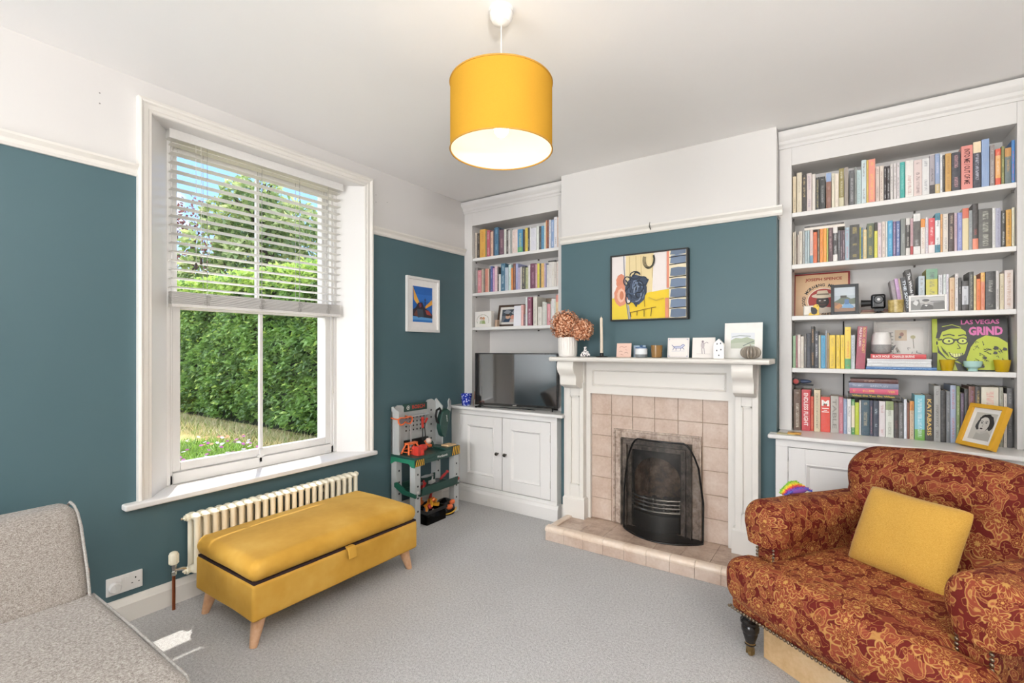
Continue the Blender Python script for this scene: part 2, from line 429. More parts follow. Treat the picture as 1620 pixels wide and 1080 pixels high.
def tag(o, label, cat, group=None):
    o['label'] = label; o['category'] = cat
    if group: o['group'] = group
    return o
def thing(name, label, cat, loc, rot=0.0, group=None, local=None):
    """Empty at the thing's base. Parts are written in world coordinates when rot == 0, else in the thing's own frame."""
    o = bpy.data.objects.new(name, None); C.objects.link(o); o.empty_display_size = 0.05
    o.location = loc; o.rotation_euler = (0, 0, rot)
    loc_frame = (rot != 0.0) if local is None else local
    ORG[o.name] = Vector((0, 0, 0)) if loc_frame else Vector(loc)
    return tag(o, label, cat, group)
def struct(o): o['kind'] = 'structure'; return o
def dup(root, loc, rotz=None, label=None):
    r = root.copy(); C.objects.link(r); r.location = loc
    if rotz is not None: r.rotation_euler = (0, 0, rotz)
    if label: r['label'] = label
    for ch in root.children:
        c = ch.copy(); C.objects.link(c); c.parent = r
        for g in ch.children:
            d = g.copy(); C.objects.link(d); d.parent = c
    return r

def text_on(mb, txt, origin, xd, yd, width, height=None, mi=0, bold=0.0, ext=0.0004, rot90=False, align='L'):
    """adds lettering to mb: origin = lower left corner of the text box; xd = reading direction"""
    cu = bpy.data.curves.new('t', 'FONT'); cu.body = txt; cu.size = 1.0; cu.offset = bold; cu.resolution_u = 2
    ob = bpy.data.objects.new('t', cu); C.objects.link(ob)
    bpy.context.view_layer.update()
    me = bpy.data.meshes.new_from_object(ob.evaluated_get(bpy.context.evaluated_depsgraph_get()))
    xs = [v.co.x for v in me.vertices]; ys = [v.co.y for v in me.vertices]
    x0, x1, y0, y1 = min(xs), max(xs), min(ys), max(ys)
    sx = width / (x1 - x0); sy = sx if height is None else height / (y1 - y0)
    X = Vector(xd).normalized(); Y = Vector(yd).normalized(); Z = X.cross(Y); O = Vector(origin)
    mb.add([O + X * ((v.co.x - x0) * sx) + Y * ((v.co.y - y0) * sy) + Z * ext for v in me.vertices],
           [tuple(p.vertices) for p in me.polygons], mi)
    bpy.data.objects.remove(ob); bpy.data.curves.remove(cu); bpy.data.meshes.remove(me)
    return (y1 - y0) * sy

class Art:
    """flat picture made of layered shapes in 0..1 coordinates, as one mesh"""
    def __init__(s, O, X, Y):
        s.O = Vector(O); s.X = Vector(X); s.Y = Vector(Y); s.N = s.X.cross(s.Y).normalized(); s.mb = MB(); s.cols = []; s.k = 0
    def col(s, c):
        if c not in s.cols: s.cols.append(c)
        return s.cols.index(c)
    def P(s, x, y, k=None): return s.O + s.X * x + s.Y * y + s.N * (0.00022 * (s.k if k is None else k))
    def poly(s, pts, c):
        s.mb.add([s.P(x, y) for x, y in pts], [tuple(range(len(pts)))], s.col(c)); s.k += 1; return s
    def rect(s, x0, y0, x1, y1, c): return s.poly([(x0, y0), (x1, y0), (x1, y1), (x0, y1)], c)
    def ell(s, cx, cy, rx, ry, c, n=22, wob=0.0, a0=0.0, a1=2 * PI):
        return s.poly([(cx + rx * math.cos(a0 + (a1 - a0) * i / n) * (1 + wob * math.sin(i * 2.7)), cy + ry * math.sin(a0 + (a1 - a0) * i / n) * (1 + wob * math.cos(i * 3.9))) for i in range(n)], c)
    def line(s, pts, w, c):
        asp = s.X.length / s.Y.length
        for (x0, y0), (x1, y1) in zip(pts, pts[1:]):
            dx, dy = (x1 - x0) * asp, (y1 - y0); L = math.hypot(dx, dy) or 1
            nx, ny = -dy / L * w / asp, dx / L * w
            s.mb.add([s.P(x0 + nx, y0 + ny), s.P(x0 - nx, y0 - ny), s.P(x1 - nx, y1 - ny), s.P(x1 + nx, y1 + ny)], [(0, 1, 2, 3)], s.col(c))
        s.k += 1; return s
    def text(s, txt, x, y, w, h, c, bold=0.0, xd=None, yd=None):
        X = s.X.normalized() if xd is None else xd; Y = s.Y.normalized() if yd is None else yd
        text_on(s.mb, txt, s.P(x, y), X, Y, w * s.X.length, None if h is None else h * s.Y.length, s.col(c), bold, 0.0); s.k += 1; return s
    def build(s, name, parent, rough=0.5, label=None):
        return s.mb.build(name, [plain(c, rough, var=0.03) if isinstance(c, str) else c for c in s.cols], parent, label=label)
# ================================================================ ROOM SHELL
ZC = 2.725; XW = -2.945; YCH = 3.37; YF = 3.48; YB = 3.76; ZR = 2.225
# floor and ceiling
struct(MB().box(-3.10, 1.42, -3.55, 3.9, -0.12, 0).build('floor', M_CARPET))
struct(MB().box(-3.45, 1.55, -3.65, 3.9, ZC, ZC + 0.12).build('ceiling', M_CEIL))

# window wall: splayed opening Y .985-2.335, Z .57-2.575
def wall_poly(mb, pts, z0, z1):
    if z0 < ZR < z1:
        mb.prism(pts, 'z', z0, ZR, 0); mb.prism(pts, 'z', ZR, z1, 1)
    else: mb.prism(pts, 'z', z0, z1, 0 if z1 <= ZR else 1)
w = MB()
wall_poly(w, [(XW, -3.65), (XW, 0.985), (-3.12, 1.105), (-3.33, 1.105), (-3.33, -3.65)], -0.3, ZC)
wall_poly(w, [(XW, 2.335), (XW, 3.9), (-3.33, 3.9), (-3.33, 2.215), (-3.12, 2.215)], -0.3, ZC)
wall_poly(w, [(XW, 0.985), (XW, 2.335), (-3.12, 2.215), (-3.33, 2.215), (-3.33, 1.105), (-3.12, 1.105)], -0.3, 0.56)
wall_poly(w, [(XW, 0.985), (XW, 2.335), (-3.12, 2.215), (-3.33, 2.215), (-3.33, 1.105), (-3.12, 1.105)], 2.59, ZC)
struct(w.build('wall_left', [M_TEAL, M_WHITE]))
w = MB()
# rear wall (behind the camera) with a wide bay opening
w.box(-3.33, -2.60, -3.65, -3.50, 0, ZC); w.box(0.00, 1.55, -3.65, -3.50, 0, ZC)
w.box(-2.60, 0.00, -3.65, -3.50, 0, 0.60); w.box(-2.60, 0.00, -3.65, -3.50, 2.50, ZC)
struct(w.build('wall_rear', M_WHITE))
w = MB()
w.box(1.42, 1.55, -3.65, 3.40, 0, ZC); w.box(0.762, 1.55, 3.40, 3.9, 0, ZC)
struct(w.build('wall_right', M_WHITE))
struct(MB().box(XW, 0.762, YB, 3.9, 0, ZC).build('wall_back', M_WHITE))
# chimney breast around the fire opening
w = MB(); cx0, cx1 = -1.845, -0.339
def chb(x0, x1, z0, z1): 
    if z0 < 2.175 < z1:
        w.box(x0, x1, YCH, YB, z0, 2.175, 0); w.box(x0, x1, YCH, YB, 2.175, z1, 1)
    else: w.box(x0, x1, YCH, YB, z0, z1, 0)
chb(cx0, -1.33, 0, 0.76); chb(-0.81, cx1, 0, 0.76); chb(cx0, cx1, 0.76, ZC)
w.box(-1.33, -0.81, YCH, YB, -0.02, 0.084)
struct(w.build('wall_chimney_breast', [M_TEAL, M_WHITE]))
# picture rail
def rail_prof(z, out):  # (outwards, z)
    return [(0, z), (0.012, z), (0.020, z + 0.012), (0.018, z + 0.030), (0.034, z + 0.046), (0.036, z + 0.056), (0.022, z + 0.060), (0, z + 0.064)]
n_tr = 1
def run_rail(prof, kind, a0, a1, pos, mat=M_CREAMW, name=None):
    global n_tr
    m = MB()
    if kind == 'L': m.prism([(pos + p, z) for p, z in prof], 'y', a0, a1)
    if kind == 'B': 
        m.prism([(pos - p, z) for p, z in prof], 'x', a0, a1)
    o = m.build(name or 'trim_%d' % n_tr, mat, smooth=30)
    if not name: n_tr += 1
    return struct(o)
run_rail(rail_prof(2.225, 0), 'L', -3.49, 0.925, XW); run_rail(rail_prof(2.225, 0), 'L', 2.395, 3.475, XW)
run_rail(rail_prof(2.175, 0), 'B', cx0, cx1 + 0.034, YCH)
struct(MB().box(cx1, cx1 + 0.012, YCH, YF - 0.002, 2.175, 2.235).build('trim_9', M_CREAMW))
# skirting
sk = [(0, 0.001), (0.024, 0.001), (0.024, 0.088), (0.018, 0.096), (0.016, 0.108), (0.009, 0.118), (0, 0.120)]
run_rail(sk, 'L', -3.49, 3.27, XW, M_CREAMW, 'baseboard_left')
run_rail(sk, 'B', -1.843, -1.795, YCH, M_CREAMW, 'baseboard_chimney')
# small marks where shelves once hung, on the plaster above the rail
mk = MB()
for (yy, zz) in ((0.78, 2.585), (0.78, 2.535), (2.44, 2.53), (2.44, 2.475), (2.55, 2.50)):
    mk.ball((XW + 0.001, yy, zz), 0.0035, 4, sc=(0.3, 1, 1))
struct(mk.build('trim_8', plain('8d8a86', 0.8)))

# ================================================================ WINDOW
win = bpy.data.objects.new('window_1', None); C.objects.link(win); struct(win); win.location = (-3.12, 1.66, 0.57)
ORG['window_1'] = Vector(win.location)
# architrave: stepped moulding both sides and head
def arch_prof():  # (across from outer edge inward, outwards)
    return [(0, 0), (0, 0.030), (0.012, 0.034), (0.020, 0.030), (0.026, 0.020), (0.046, 0.018), (0.050, 0.013), (0.062, 0.012), (0.066, 0.006), (0.066, 0)]
a = MB()
ya0, ya1, za1 = 0.925, 2.395, 2.632
ap = arch_prof()
def ring_arch():
    n = len(ap); vs = []
    for q, o in ap: vs.append((XW + o, ya0 + q, 0.585))
    for q, o in ap: vs.append((XW + o, ya0 + q, za1 - q))
    for q, o in ap: vs.append((XW + o, ya1 - q, za1 - q))
    for q, o in ap: vs.append((XW + o, ya1 - q, 0.585))
    fs = []
    for s_ in range(3):
        for i in range(n - 1): fs.append((s_ * n + i, s_ * n + i + 1, (s_ + 1) * n + i + 1, (s_ + 1) * n + i))
    a.add(vs, fs)
ring_arch(); a.build('architrave', M_CREAMW, win, smooth=25)
# splayed linings
l = MB()
l.prism([(XW, 0.985), (XW, 0.991), (-3.11, 1.119), (-3.135, 1.119), (-3.135, 1.108)], 'z', 0.58, 2.585)
l.prism([(XW, 2.335), (XW, 2.329), (-3.11, 2.205), (-3.135, 2.205), (-3.135, 2.213)], 'z', 0.58, 2.585)
l.prism([(XW, 0.985), (XW, 2.335), (-3.12, 2.215), (-3.12, 1.105)], 'z', 2.566, 2.592)
l.build('reveal_lining', M_GLOSSW, win)
# board with horns
sb = MB()
sb.prism([(XW + 0.06, 0.862), (XW + 0.06, 2.412), (XW + 0.001, 2.412), (XW + 0.001, 2.335), (-3.12, 2.215), (-3.12, 1.105), (XW + 0.001, 0.985), (XW + 0.001, 0.862)], 'z', 0.556, 0.588)
sb.build('window_board', M_GLOSSW, win, bevel=0.010, seg=3)
# box frame
f = MB()
for y0, y1 in ((1.108, 1.150), (2.170, 2.212)): f.box(-3.22, -3.118, y0, y1, 0.588, 2.59)
for y0, y1 in ((1.108, 1.135), (2.185, 2.212)): f.box(-3.118, -3.106, y0, y1, 0.588, 2.575)
f.box(-3.22, -3.108, 1.108, 2.212, 2.535, 2.59)
f.box(-3.30, -3.118, 1.108, 2.212, 0.560, 0.640)
f.box(-3.150, -3.112, 1.150, 2.170, 0.588, 0.652)
f.box(-3.33, -3.22, 1.100, 1.125, 0.60, 2.59); f.box(-3.33, -3.22, 2.195, 2.215, 0.60, 2.59)
f.build('sash_box', M_GLOSSW, win, bevel=0.003, seg=1)
def sash(x0, x1, z0, z1, zb, zt, nm):
    s_ = MB(); y0, y1 = 1.150, 2.170
    s_.box(x0, x1, y0, 1.192, z0, z1); s_.box(x0, x1, 2.128, y1, z0, z1)
    s_.box(x0, x1, 1.192, 2.128, z0, zb); s_.box(x0, x1, 1.192, 2.128, zt, z1)
    s_.box(x0 + 0.008, x1 - 0.004, 1.649, 1.671, zb, zt)
    o = s_.build(nm, M_GLOSSW, win, bevel=0.003, seg=1)
    g = MB(); xm = (x0 + x1) / 2; g.add([(xm, 1.192, zb), (xm, 2.128, zb), (xm, 2.128, zt), (xm, 1.192, zt)], [(0, 1, 2, 3)])
    p = g.build('pane', M_GLASS, o)
sash(-3.165, -3.128, 0.655, 1.625, 0.705, 1.580, 'lower_sash')
sash(-3.210, -3.172, 1.585, 2.535, 1.640, 2.488, 'upper_sash')
ft = MB(); ft.box(-3.128, -3.105, 1.625, 1.665, 0.655, 0.668); ft.box(-3.128, -3.112, 1.635, 1.655, 0.62, 0.655)
ft.box(-3.128, -3.11, 1.64, 1.66, 0.66, 0.70)
ft.build('sash_lift', M_GLOSSW, win, bevel=0.002)
cd_ = MB(); cd_.tube([(-3.112, 2.178, 1.60), (-3.112, 2.178, 0.98)], 0.003, 6); cd_.lathe([(0.004, 0), (0.007, 0.01), (0.005, 0.05), (0.003, 0.06)], (-3.112, 2.178, 1.02), 8)
cd_.build('sash_cord', plain('d8d4cc', 0.7), win)

# rear bay window, unseen, added behind the camera to light the room
w2 = bpy.data.objects.new('window_2', None); C.objects.link(w2); struct(w2); w2.location = (-0.75, -3.58, 0.6); ORG['window_2'] = Vector(w2.location)
f = MB()
for x in (-2.60, -1.75, -0.90, -0.05): f.box(x, x + 0.05, -3.60, -3.54, 0.60, 2.50)
f.box(-2.60, 0.00, -3.60, -3.54, 0.60, 0.66); f.box(-2.60, 0.00, -3.60, -3.54, 2.44, 2.50)
f.build('window_frame', M_GLOSSW, w2)

# ================================================================ VENETIAN BLIND
t = NT('white_slat'); t.base(hx('f4f3f1')); t.P(Roughness=0.4)
trs = t.n('ShaderNodeBsdfTranslucent', {'Color': hx('f4f2ee')}); mxs = t.n('ShaderNodeMixShader', {0: 0.55})
t.t.links.new(t.p.outputs[0], mxs.inputs[1]); t.t.links.new(trs.outputs[0], mxs.inputs[2]); t.t.links.new(mxs.outputs[0], t.out.inputs['Surface'])
M_SLAT = t.m; M_SLATG = plain('e2e0dd', 0.5, var=0.05, scale=80)
by0, by1, bx = 1.118, 2.236, -3.078
bl = thing('venetian_blind', 'white slatted blind pulled halfway down over the upper half of the sash window', 'blind', (bx, (by0 + by1) / 2, 2.53))
hr = MB(); hr.box(bx - 0.028, bx + 0.036, by0 - 0.012, by1 - 0.02, 2.518, 2.566)
hr.box(bx + 0.037, bx + 0.042, by0 - 0.014, by1 - 0.018, 2.514, 2.566)
hr.build('headrail', M_SLATG, bl, bevel=0.003)
nsl = 17; zt0, zb0 = 2.495, 1.700
for i in range(nsl):
    z = zt0 + (zb0 - zt0) * i / (nsl - 1)
    s_ = MB(); s_.box(-0.0245, 0.0245, by0 + 0.004, by1 - 0.03, -0.0014, 0.0014)
    s_.xf(Matrix.Translation((bx, 0, z)) @ Matrix.Rotation(math.radians(-5), 4, 'Y'))
    s_.build('slat', M_SLAT, bl)
st = MB()
for k in range(14):
    z = 1.604 + k * 0.0052
    j = 0.0012 * math.sin(k * 2.3)
    st.box(bx - 0.0245 + j, bx + 0.0245 + j, by0 + 0.003, by1 - 0.03, z, z + 0.0032)
st.box(bx - 0.026, bx + 0.027, by0 + 0.003, by1 - 0.03, 1.590, 1.604)
st.build('gathered_slats', M_SLATG, bl)
lc = MB(); CY = (1.30, 1.62, 1.88, 2.10)
for y in CY:
    for dx in (-0.026, 0.027):
        lc.box(bx + dx - 0.0006, bx + dx + 0.0006, y - 0.0009, y + 0.0009, 1.60, 2.52)
    lc.box(bx - 0.0006, bx + 0.0006, y + 0.012, y + 0.0134, 1.60, 2.52)
    for k in range(5):   # slack ladder loops in front of the gathered slats
        yy = y + (k - 2) * 0.006
        lc.tube([(bx + 0.028, yy, 1.668), (bx + 0.034, yy + 0.007, 1.65), (bx + 0.033, yy - 0.006, 1.625), (bx + 0.028, yy, 1.606)], 0.0009, 4)
lc.build('ladder_cord', plain('a9a6a1', 0.8), bl)
pc = MB(); pc.tube([(bx + 0.04, 1.235, 2.51), (bx + 0.042, 1.236, 2.1), (bx + 0.041, 1.236, 1.84)], 0.0012, 5)
pc.tube([(bx + 0.04, 1.262, 2.51), (bx + 0.042, 1.262, 2.2), (bx + 0.041, 1.262, 1.87)], 0.0012, 5)
pc.build('pull_cord', plain('d8d5d0', 0.8), bl)
pt_ = MB(); pt_.lathe([(0.003, 0), (0.007, 0.004), (0.006, 0.03), (0.004, 0.038)], (bx + 0.041, 1.236, 1.805), 10); pt_.lathe([(0.003, 0), (0.007, 0.004), (0.006, 0.03), (0.004, 0.038)], (bx + 0.041, 1.262, 1.838), 10)
pt_.build('cord_toggle', plain('3b2a22', 0.4), bl, smooth=40)

# ================================================================ PENDANT LIGHT
pl = (-1.138, 1.576)
pen = thing('pendant_light', 'mustard yellow drum lampshade hanging from a white cord, lit', 'lamp', (pl[0], pl[1], ZC - 0.0))
m = MB(); m.lathe([(0.050, 0), (0.050, 0.012), (0.046, 0.014), (0.046, 0.03), (0.034, 0.052), (0.012, 0.062), (0.004, 0.064)], (pl[0], pl[1], ZC), 28, ax=Vector((0, 0, -1)))
m.build('ceiling_rose', M_GLOSSW, pen, smooth=35)
m = MB(); m.tube([(pl[0], pl[1], ZC - 0.06), (pl[0], pl[1], 2.33)], 0.0028, 8); m.build('cord', plain('d6d3ce', 0.5), pen)
t = NT('mustard_lampshade_fabric'); wv = t.noise(t.obj(), 500, 2)
tr_ = t.n('ShaderNodeBsdfTranslucent', {'Color': hx('d9972a')}); df = t.n('ShaderNodeBsdfDiffuse', {'Color': t.mix(wv, hx('bd8c2c'), hx('cd9c3c'))})
mx_ = t.n('ShaderNodeMixShader', {0: 0.12}); t.t.links.new(df.outputs[0], mx_.inputs[1]); t.t.links.new(tr_.outputs[0], mx_.inputs[2]); t.t.links.new(mx_.outputs[0], t.out.inputs['Surface'])
M_SHADE = t.m
M_SHADEIN = plain('f3e8d4', 0.6, var=0.02)
m = MB(); R_ = 0.205; n = 72; z0, z1 = 2.156, 2.422
vs = []; 
for (r, z) in ((R_, z0), (R_, z1)):
    for k in range(n): vs.append((pl[0] + r * math.cos(2 * PI * k / n), pl[1] + r * math.sin(2 * PI * k / n), z))
m.add(vs, [(k, (k + 1) % n, n + (k + 1) % n, n + k) for k in range(n)])
sh = m.build('lamp_shade', M_SHADE, pen, smooth=60)
m = MB(); vs = []
for (r, z) in ((R_ - 0.003, z0 + 0.002), (R_ - 0.003, z1 - 0.002)):
    for k in range(n): vs.append((pl[0] + r * math.cos(2 * PI * k / n), pl[1] + r * math.sin(2 * PI * k / n), z))
m.add(vs, [(k, n + k, n + (k + 1) % n, (k + 1) % n) for k in range(n)])
m.build('shade_lining', M_SHADEIN, sh, smooth=60, label='cream lining of the shade')
for z in (z0, z1):
    m = MB(); m.tube([(pl[0] + (R_ + 0.0005) * math.cos(2 * PI * k / n), pl[1] + (R_ + 0.0005) * math.sin(2 * PI * k / n), z) for k in range(n + 1)], 0.0032, 6, cap=False)
    m.build('shade_rim', plain('b5832a', 0.6), sh, smooth=60)
m = MB()
for k in range(3):
    an = 0.4 + k * 2 * PI / 3
    m.tube([(pl[0] + 0.02 * math.cos(an), pl[1] + 0.02 * math.sin(an), 2.345), (pl[0] + (R_ - 0.004) * math.cos(an), pl[1] + (R_ - 0.004) * math.sin(an), 2.405)], 0.0018, 6)
m.tube([(pl[0] + 0.024 * math.cos(2 * PI * k / 16), pl[1] + 0.024 * math.sin(2 * PI * k / 16), 2.345) for k in range(17)], 0.002, 6)
m.lathe([(0.017, 0), (0.019, 0.01), (0.019, 0.05), (0.012, 0.06)], (pl[0], pl[1], 2.30), 16)
m.build('lamp_holder', M_GLOSSW, pen, smooth=35)
t = NT('lit_bulb'); t.p.inputs['Emission Color'].default_value = (1.0, 0.84, 0.62, 1); t.p.inputs['Emission Strength'].default_value = 16
m = MB(); m.lathe([(0.001, 0), (0.016, 0.004), (0.028, 0.02), (0.030, 0.034), (0.024, 0.052), (0.014, 0.072), (0.013, 0.09)], (pl[0], pl[1], 2.212), 20)
m.build('bulb', t.m, pen, smooth=60)

# ================================================================ ALCOVE JOINERY
def panel_door(x0, x1, z0, z1, y, par, knob_x=None, knob_z=0.5, hinges=None):
    """panelled door, face at y"""
    d = MB(); st_, rl = 0.085, 0.085
    d.box(x0, x1, y + 0.010, y + 0.024, z0, z1)
    d.box(x0, x0 + st_, y, y + 0.012, z0, z1); d.box(x1 - st_, x1, y, y + 0.012, z0, z1)
    d.box(x0 + st_, x1 - st_, y, y + 0.012, z0, z0 + rl + 0.01); d.box(x0 + st_, x1 - st_, y, y + 0.012, z1 - rl, z1)
    o = d.build('door', M_GLOSSW, par, bevel=0.0015, seg=2)
    b = MB(); X0, X1, Z0, Z1 = x0 + st_, x1 - st_, z0 + rl + 0.01, z1 - rl
    prof = [(0, -0.004), (0, 0.012), (0.007, 0.019), (0.018, 0.008), (0.024, 0.0)]
    vs = []; n = len(prof)
    for (sx, sz, cx_, cz_) in ((1, 1, X0, Z0), (-1, 1, X1, Z0), (-1, -1, X1, Z1), (1, -1, X0, Z1)):
        for q, o_ in prof: vs.append((cx_ + sx * q, y + 0.012 - o_ * 0.95, cz_ + sz * q))
    fs = [(s_ * n + i, s_ * n + i + 1, ((s_ + 1) % 4) * n + i + 1, ((s_ + 1) % 4) * n + i) for s_ in range(4) for i in range(n - 1)]
    b.add(vs, fs); b.build('panel_moulding', M_GLOSSW, o)
    if knob_x is not None:
        k = MB(); k.lathe([(0.008, 0), (0.008, 0.006), (0.006, 0.014), (0.014, 0.022), (0.0155, 0.028), (0.011, 0.036), (0.001, 0.038)], (knob_x, y, knob_z), 18, ax=Vector((0, -1, 0)))
        k.build('knob', plain('6b6862', 0.25, 0.9), o, smooth=40, label='small dark pewter knob')
    if hinges:
        h = MB()
        for zz in hinges[1]: h.box(hinges[0] - 0.0035, hinges[0] + 0.0035, y - 0.005, y + 0.004, zz - 0.03, zz + 0.03)
        h.build('hinge', plain('c9c5be', 0.4, 0.3), o)
    return o
def cabinet(nm_label, x0, x1, yf, doors, side_clear, label_top):
    c = thing('alcove_cabinet', nm_label, 'cabinet', ((x0 + x1) / 2, (yf + YB) / 2, 0))
    m = MB()
    zt = 0.815
    m.box(x0, x1, yf + 0.022, YB - 0.002, 0.001, zt)          # body behind the frame
    m.box(x0, x1, yf, yf + 0.024, 0.772, zt)
    m.box(x0, x1, yf, yf + 0.024, 0.001, 0.150)
    dx0, dx1 = doors[0][0] - 0.003, doors[-1][1] + 0.003
    m.box(x0, dx0, yf, yf + 0.024, 0.15, 0.772); m.box(dx1, x1, yf, yf + 0.024, 0.15, 0.772)
    m.build('carcass', M_GLOSSW, c, bevel=0.0015, seg=1)
    m = MB(); P_ = [(0, 0.001), (0.020, 0.001), (0.020, 0.095), (0.012, 0.108), (0.010, 0.118), (0, 0.124)]
    m.prism([(yf - q, z) for q, z in P_], 'x', x0, x1 + (0.016 if side_clear else 0))
    if side_clear: m.prism([(x1 + q * 0.8, z) for q, z in P_], 'y', yf - 0.0, YCH - 0.002)
    m.build('plinth', M_GLOSSW, c, smooth=30)
    for d in doors: panel_door(d[0], d[1], 0.155, 0.768, yf + 0.001, c, d[2], 0.462, d[3])
    return c
cabinet('white two-door panelled cupboard under the television, left of the fireplace', -2.943, -1.845, 3.30,
        [(-2.842, -2.378, -2.418, None), (-2.372, -1.908, -2.335, (-1.905, (0.28, 0.64)))], True, '')
cabinet('white panelled cupboard behind the patterned armchair, right of the fireplace', -0.336, 0.760, 3.29,
        [(-0.268, 0.205, 0.165, (-0.271, (0.28, 0.655))), (0.211, 0.690, 0.250, None)], False, '')
def worktop2(label, pts, z0=0.8155, z1=0.842):
    m = MB(); m.prism(pts, 'z', z0, z1)
    cx_ = sum(p[0] for p in pts) / len(pts); cy_ = sum(p[1] for p in pts) / len(pts)
    return tag(m.build('cabinet_worktop', M_GLOSSW, None, bevel=0.009, seg=3, loc=(cx_, cy_, z0)), label, 'worktop')
worktop2('white worktop with rounded edge under the television and the blue cup', [(-2.942, 3.262), (-1.778, 3.262), (-1.778, 3.366), (-1.849, 3.366), (-1.849, 3.754), (-2.942, 3.754)])
worktop2('white worktop with rounded edge under the yellow portrait frame', [(-0.376, 3.262), (0.758, 3.262), (0.758, 3.754), (-0.334, 3.754), (-0.334, 3.366), (-0.376, 3.366)])

def bookcase(label, x0, x1, ox0, ox1, oz1, shelves, nm):
    c = thing('alcove_bookcase', label, 'bookcase', ((x0 + x1) / 2, (YF + YB) / 2, 0.842))
    zb = 0.8425
    m = MB(); yf = YF
    m.box(x0, ox0, yf, yf + 0.022, zb, 2.715); m.box(ox1, x1, yf, yf + 0.022, zb, 2.715); m.box(ox0, ox1, yf, yf + 0.022, oz1, 2.715)
    m.build('face_frame', M_WHITE, c, bevel=0.0015, seg=1)
    MB().box(ox0 - 0.018, ox0, yf + 0.022, YB - 0.010, zb, oz1 + 0.018).build('side_panel', M_WHITE, c)
    MB().box(ox1, ox1 + 0.014, yf + 0.022, YB - 0.010, zb, oz1 + 0.018).build('side_panel', M_WHITE, c)
    MB().box(ox0, ox1, yf + 0.022, YB - 0.010, oz1, oz1 + 0.018).build('top_panel', M_WHITE, c)
    MB().box(ox0 - 0.018, ox1 + 0.014, YB - 0.010, YB - 0.002, zb, oz1 + 0.018).build('back_panel', M_WHITE, c)
    for z in shelves:
        MB().box(ox0, ox1, yf + 0.002, YB - 0.011, z - 0.028, z).build('shelf', M_GLOSSW, c, bevel=0.004, seg=3)
        b = MB()
        for xx in (ox0 + 0.006, (ox0 * 0.38 + ox1 * 0.62)):
            b.box(xx - 0.004, xx + 0.004, YB - 0.03 if xx > ox0 + 0.01 else yf + 0.05, YB - 0.012 if xx > ox0 + 0.01 else yf + 0.06, z - 0.040, z - 0.028)
        b.box(ox1 - 0.010, ox1, yf + 0.05, yf + 0.058, z - 0.040, z - 0.028)
        b.build('shelf_pin', plain('5b544e', 0.5), c)
    P_ = [(0, 2.615), (0.008, 2.615), (0.010, 2.630), (0.020, 2.640), (0.024, 2.658), (0.044, 2.676), (0.050, 2.690), (0.050, 2.712), (0, 2.712)]
    m = MB(); m.prism([(yf - q, z) for q, z in P_], 'x', x0, x1); m.build('cornice', M_WHITE, c, smooth=30)
    return c
bookcase('white built-in bookcase above the television, left of the chimney breast', -2.943, -1.849, -2.847, -1.935, 2.495, (2.193, 1.869, 1.552), 'L')
bookcase('white built-in bookcase above the cupboard, right of the chimney breast', -0.336, 0.760, -0.266, 0.730, 2.505, (2.207, 1.882, 1.560, 1.235), 'R')

# ================================================================ FIREPLACE
fp = thing('fireplace_surround', 'white wooden fireplace surround with corbels and a moulded mantelshelf', 'fireplace', (-1.09, 3.30, 0.085))
Y1 = 3.305; YP = 3.255
m = MB()
m.box(-1.785, -1.562, Y1, YCH - 0.001, 0.086, 1.262); m.box(-0.603, -0.425, Y1, YCH - 0.001, 0.086, 1.262)
m.box(-1.562, -0.603, Y1, YCH - 0.001, 1.022, 1.262)
m.build('backboard', M_CREAMW, fp)
for (x0, x1) in ((-1.742, -1.596), (-0.555, -0.425)):
    m = MB(); m.box(x0, x1, YP + 0.014, Y1 + 0.002, 0.236, 1.262)
    pxa, pxb = x0 + 0.036, x1 - 0.034
    m.box(x0, pxa, YP, YP + 0.015, 0.236, 1.10); m.box(pxb, x1, YP, YP + 0.015, 0.236, 1.10)
    m.box(pxa, pxb, YP, YP + 0.015, 0.236, 0.33); m.box(pxa, pxb, YP, YP + 0.015, 1.00, 1.10)
    o = m.build('pilaster', M_CREAMW, fp, bevel=0.002, seg=2)
    m = MB()
    for q in (0.0, ):
        m.box(pxa, pxa + 0.008, YP - 0.004, YP + 0.014, 0.33, 1.0); m.box(pxb - 0.008, pxb, YP - 0.004, YP + 0.014, 0.33, 1.0)
        m.box(pxa, pxb, YP - 0.004, YP + 0.014, 0.33, 0.338); m.box(pxa, pxb, YP - 0.004, YP + 0.014, 0.992, 1.0)
    m.build('panel_bead', M_CREAMW, o)
    m = MB(); m.box(x0 - 0.018, x1 + 0.016, YP - 0.018, Y1 + 0.002, 0.0855, 0.228)
    m.prism([(YP - 0.018, 0.228), (YP - 0.004, 0.240), (Y1, 0.240), (Y1, 0.228)], 'x', x0 - 0.014, x1 + 0.012)
    m.build('plinth_block', M_CREAMW, fp, bevel=0.002)
    # corbel profile
    pr = [(Y1, 1.262), (3.115, 1.262), (3.108, 1.245), (3.105, 1.222), (3.110, 1.200), (3.122, 1.180), (3.140, 1.165), (3.152, 1.150), (3.156, 1.128), (3.152, 1.105), (3.158, 1.088), (3.180, 1.076), (3.205, 1.070), (3.22, 1.060), (Y1, 1.060)]
    m = MB(); m.prism(pr, 'x', x0 + 0.004, x1 - 0.010)
    m.build('corbel', M_CREAMW, fp, smooth=35)
m = MB()
m.box(-1.594, -0.557, Y1 - 0.006, Y1 + 0.001, 1.20, 1.262); m.box(-1.594, -0.557, Y1 - 0.006, Y1 + 0.001, 1.022, 1.078)
m.box(-1.594, -1.545, Y1 - 0.006, Y1 + 0.001, 1.078, 1.20); m.box(-0.612, -0.557, Y1 - 0.006, Y1 + 0.001, 1.078, 1.20)
X0, X1, Z0, Z1 = -1.545, -0.612, 1.078, 1.20
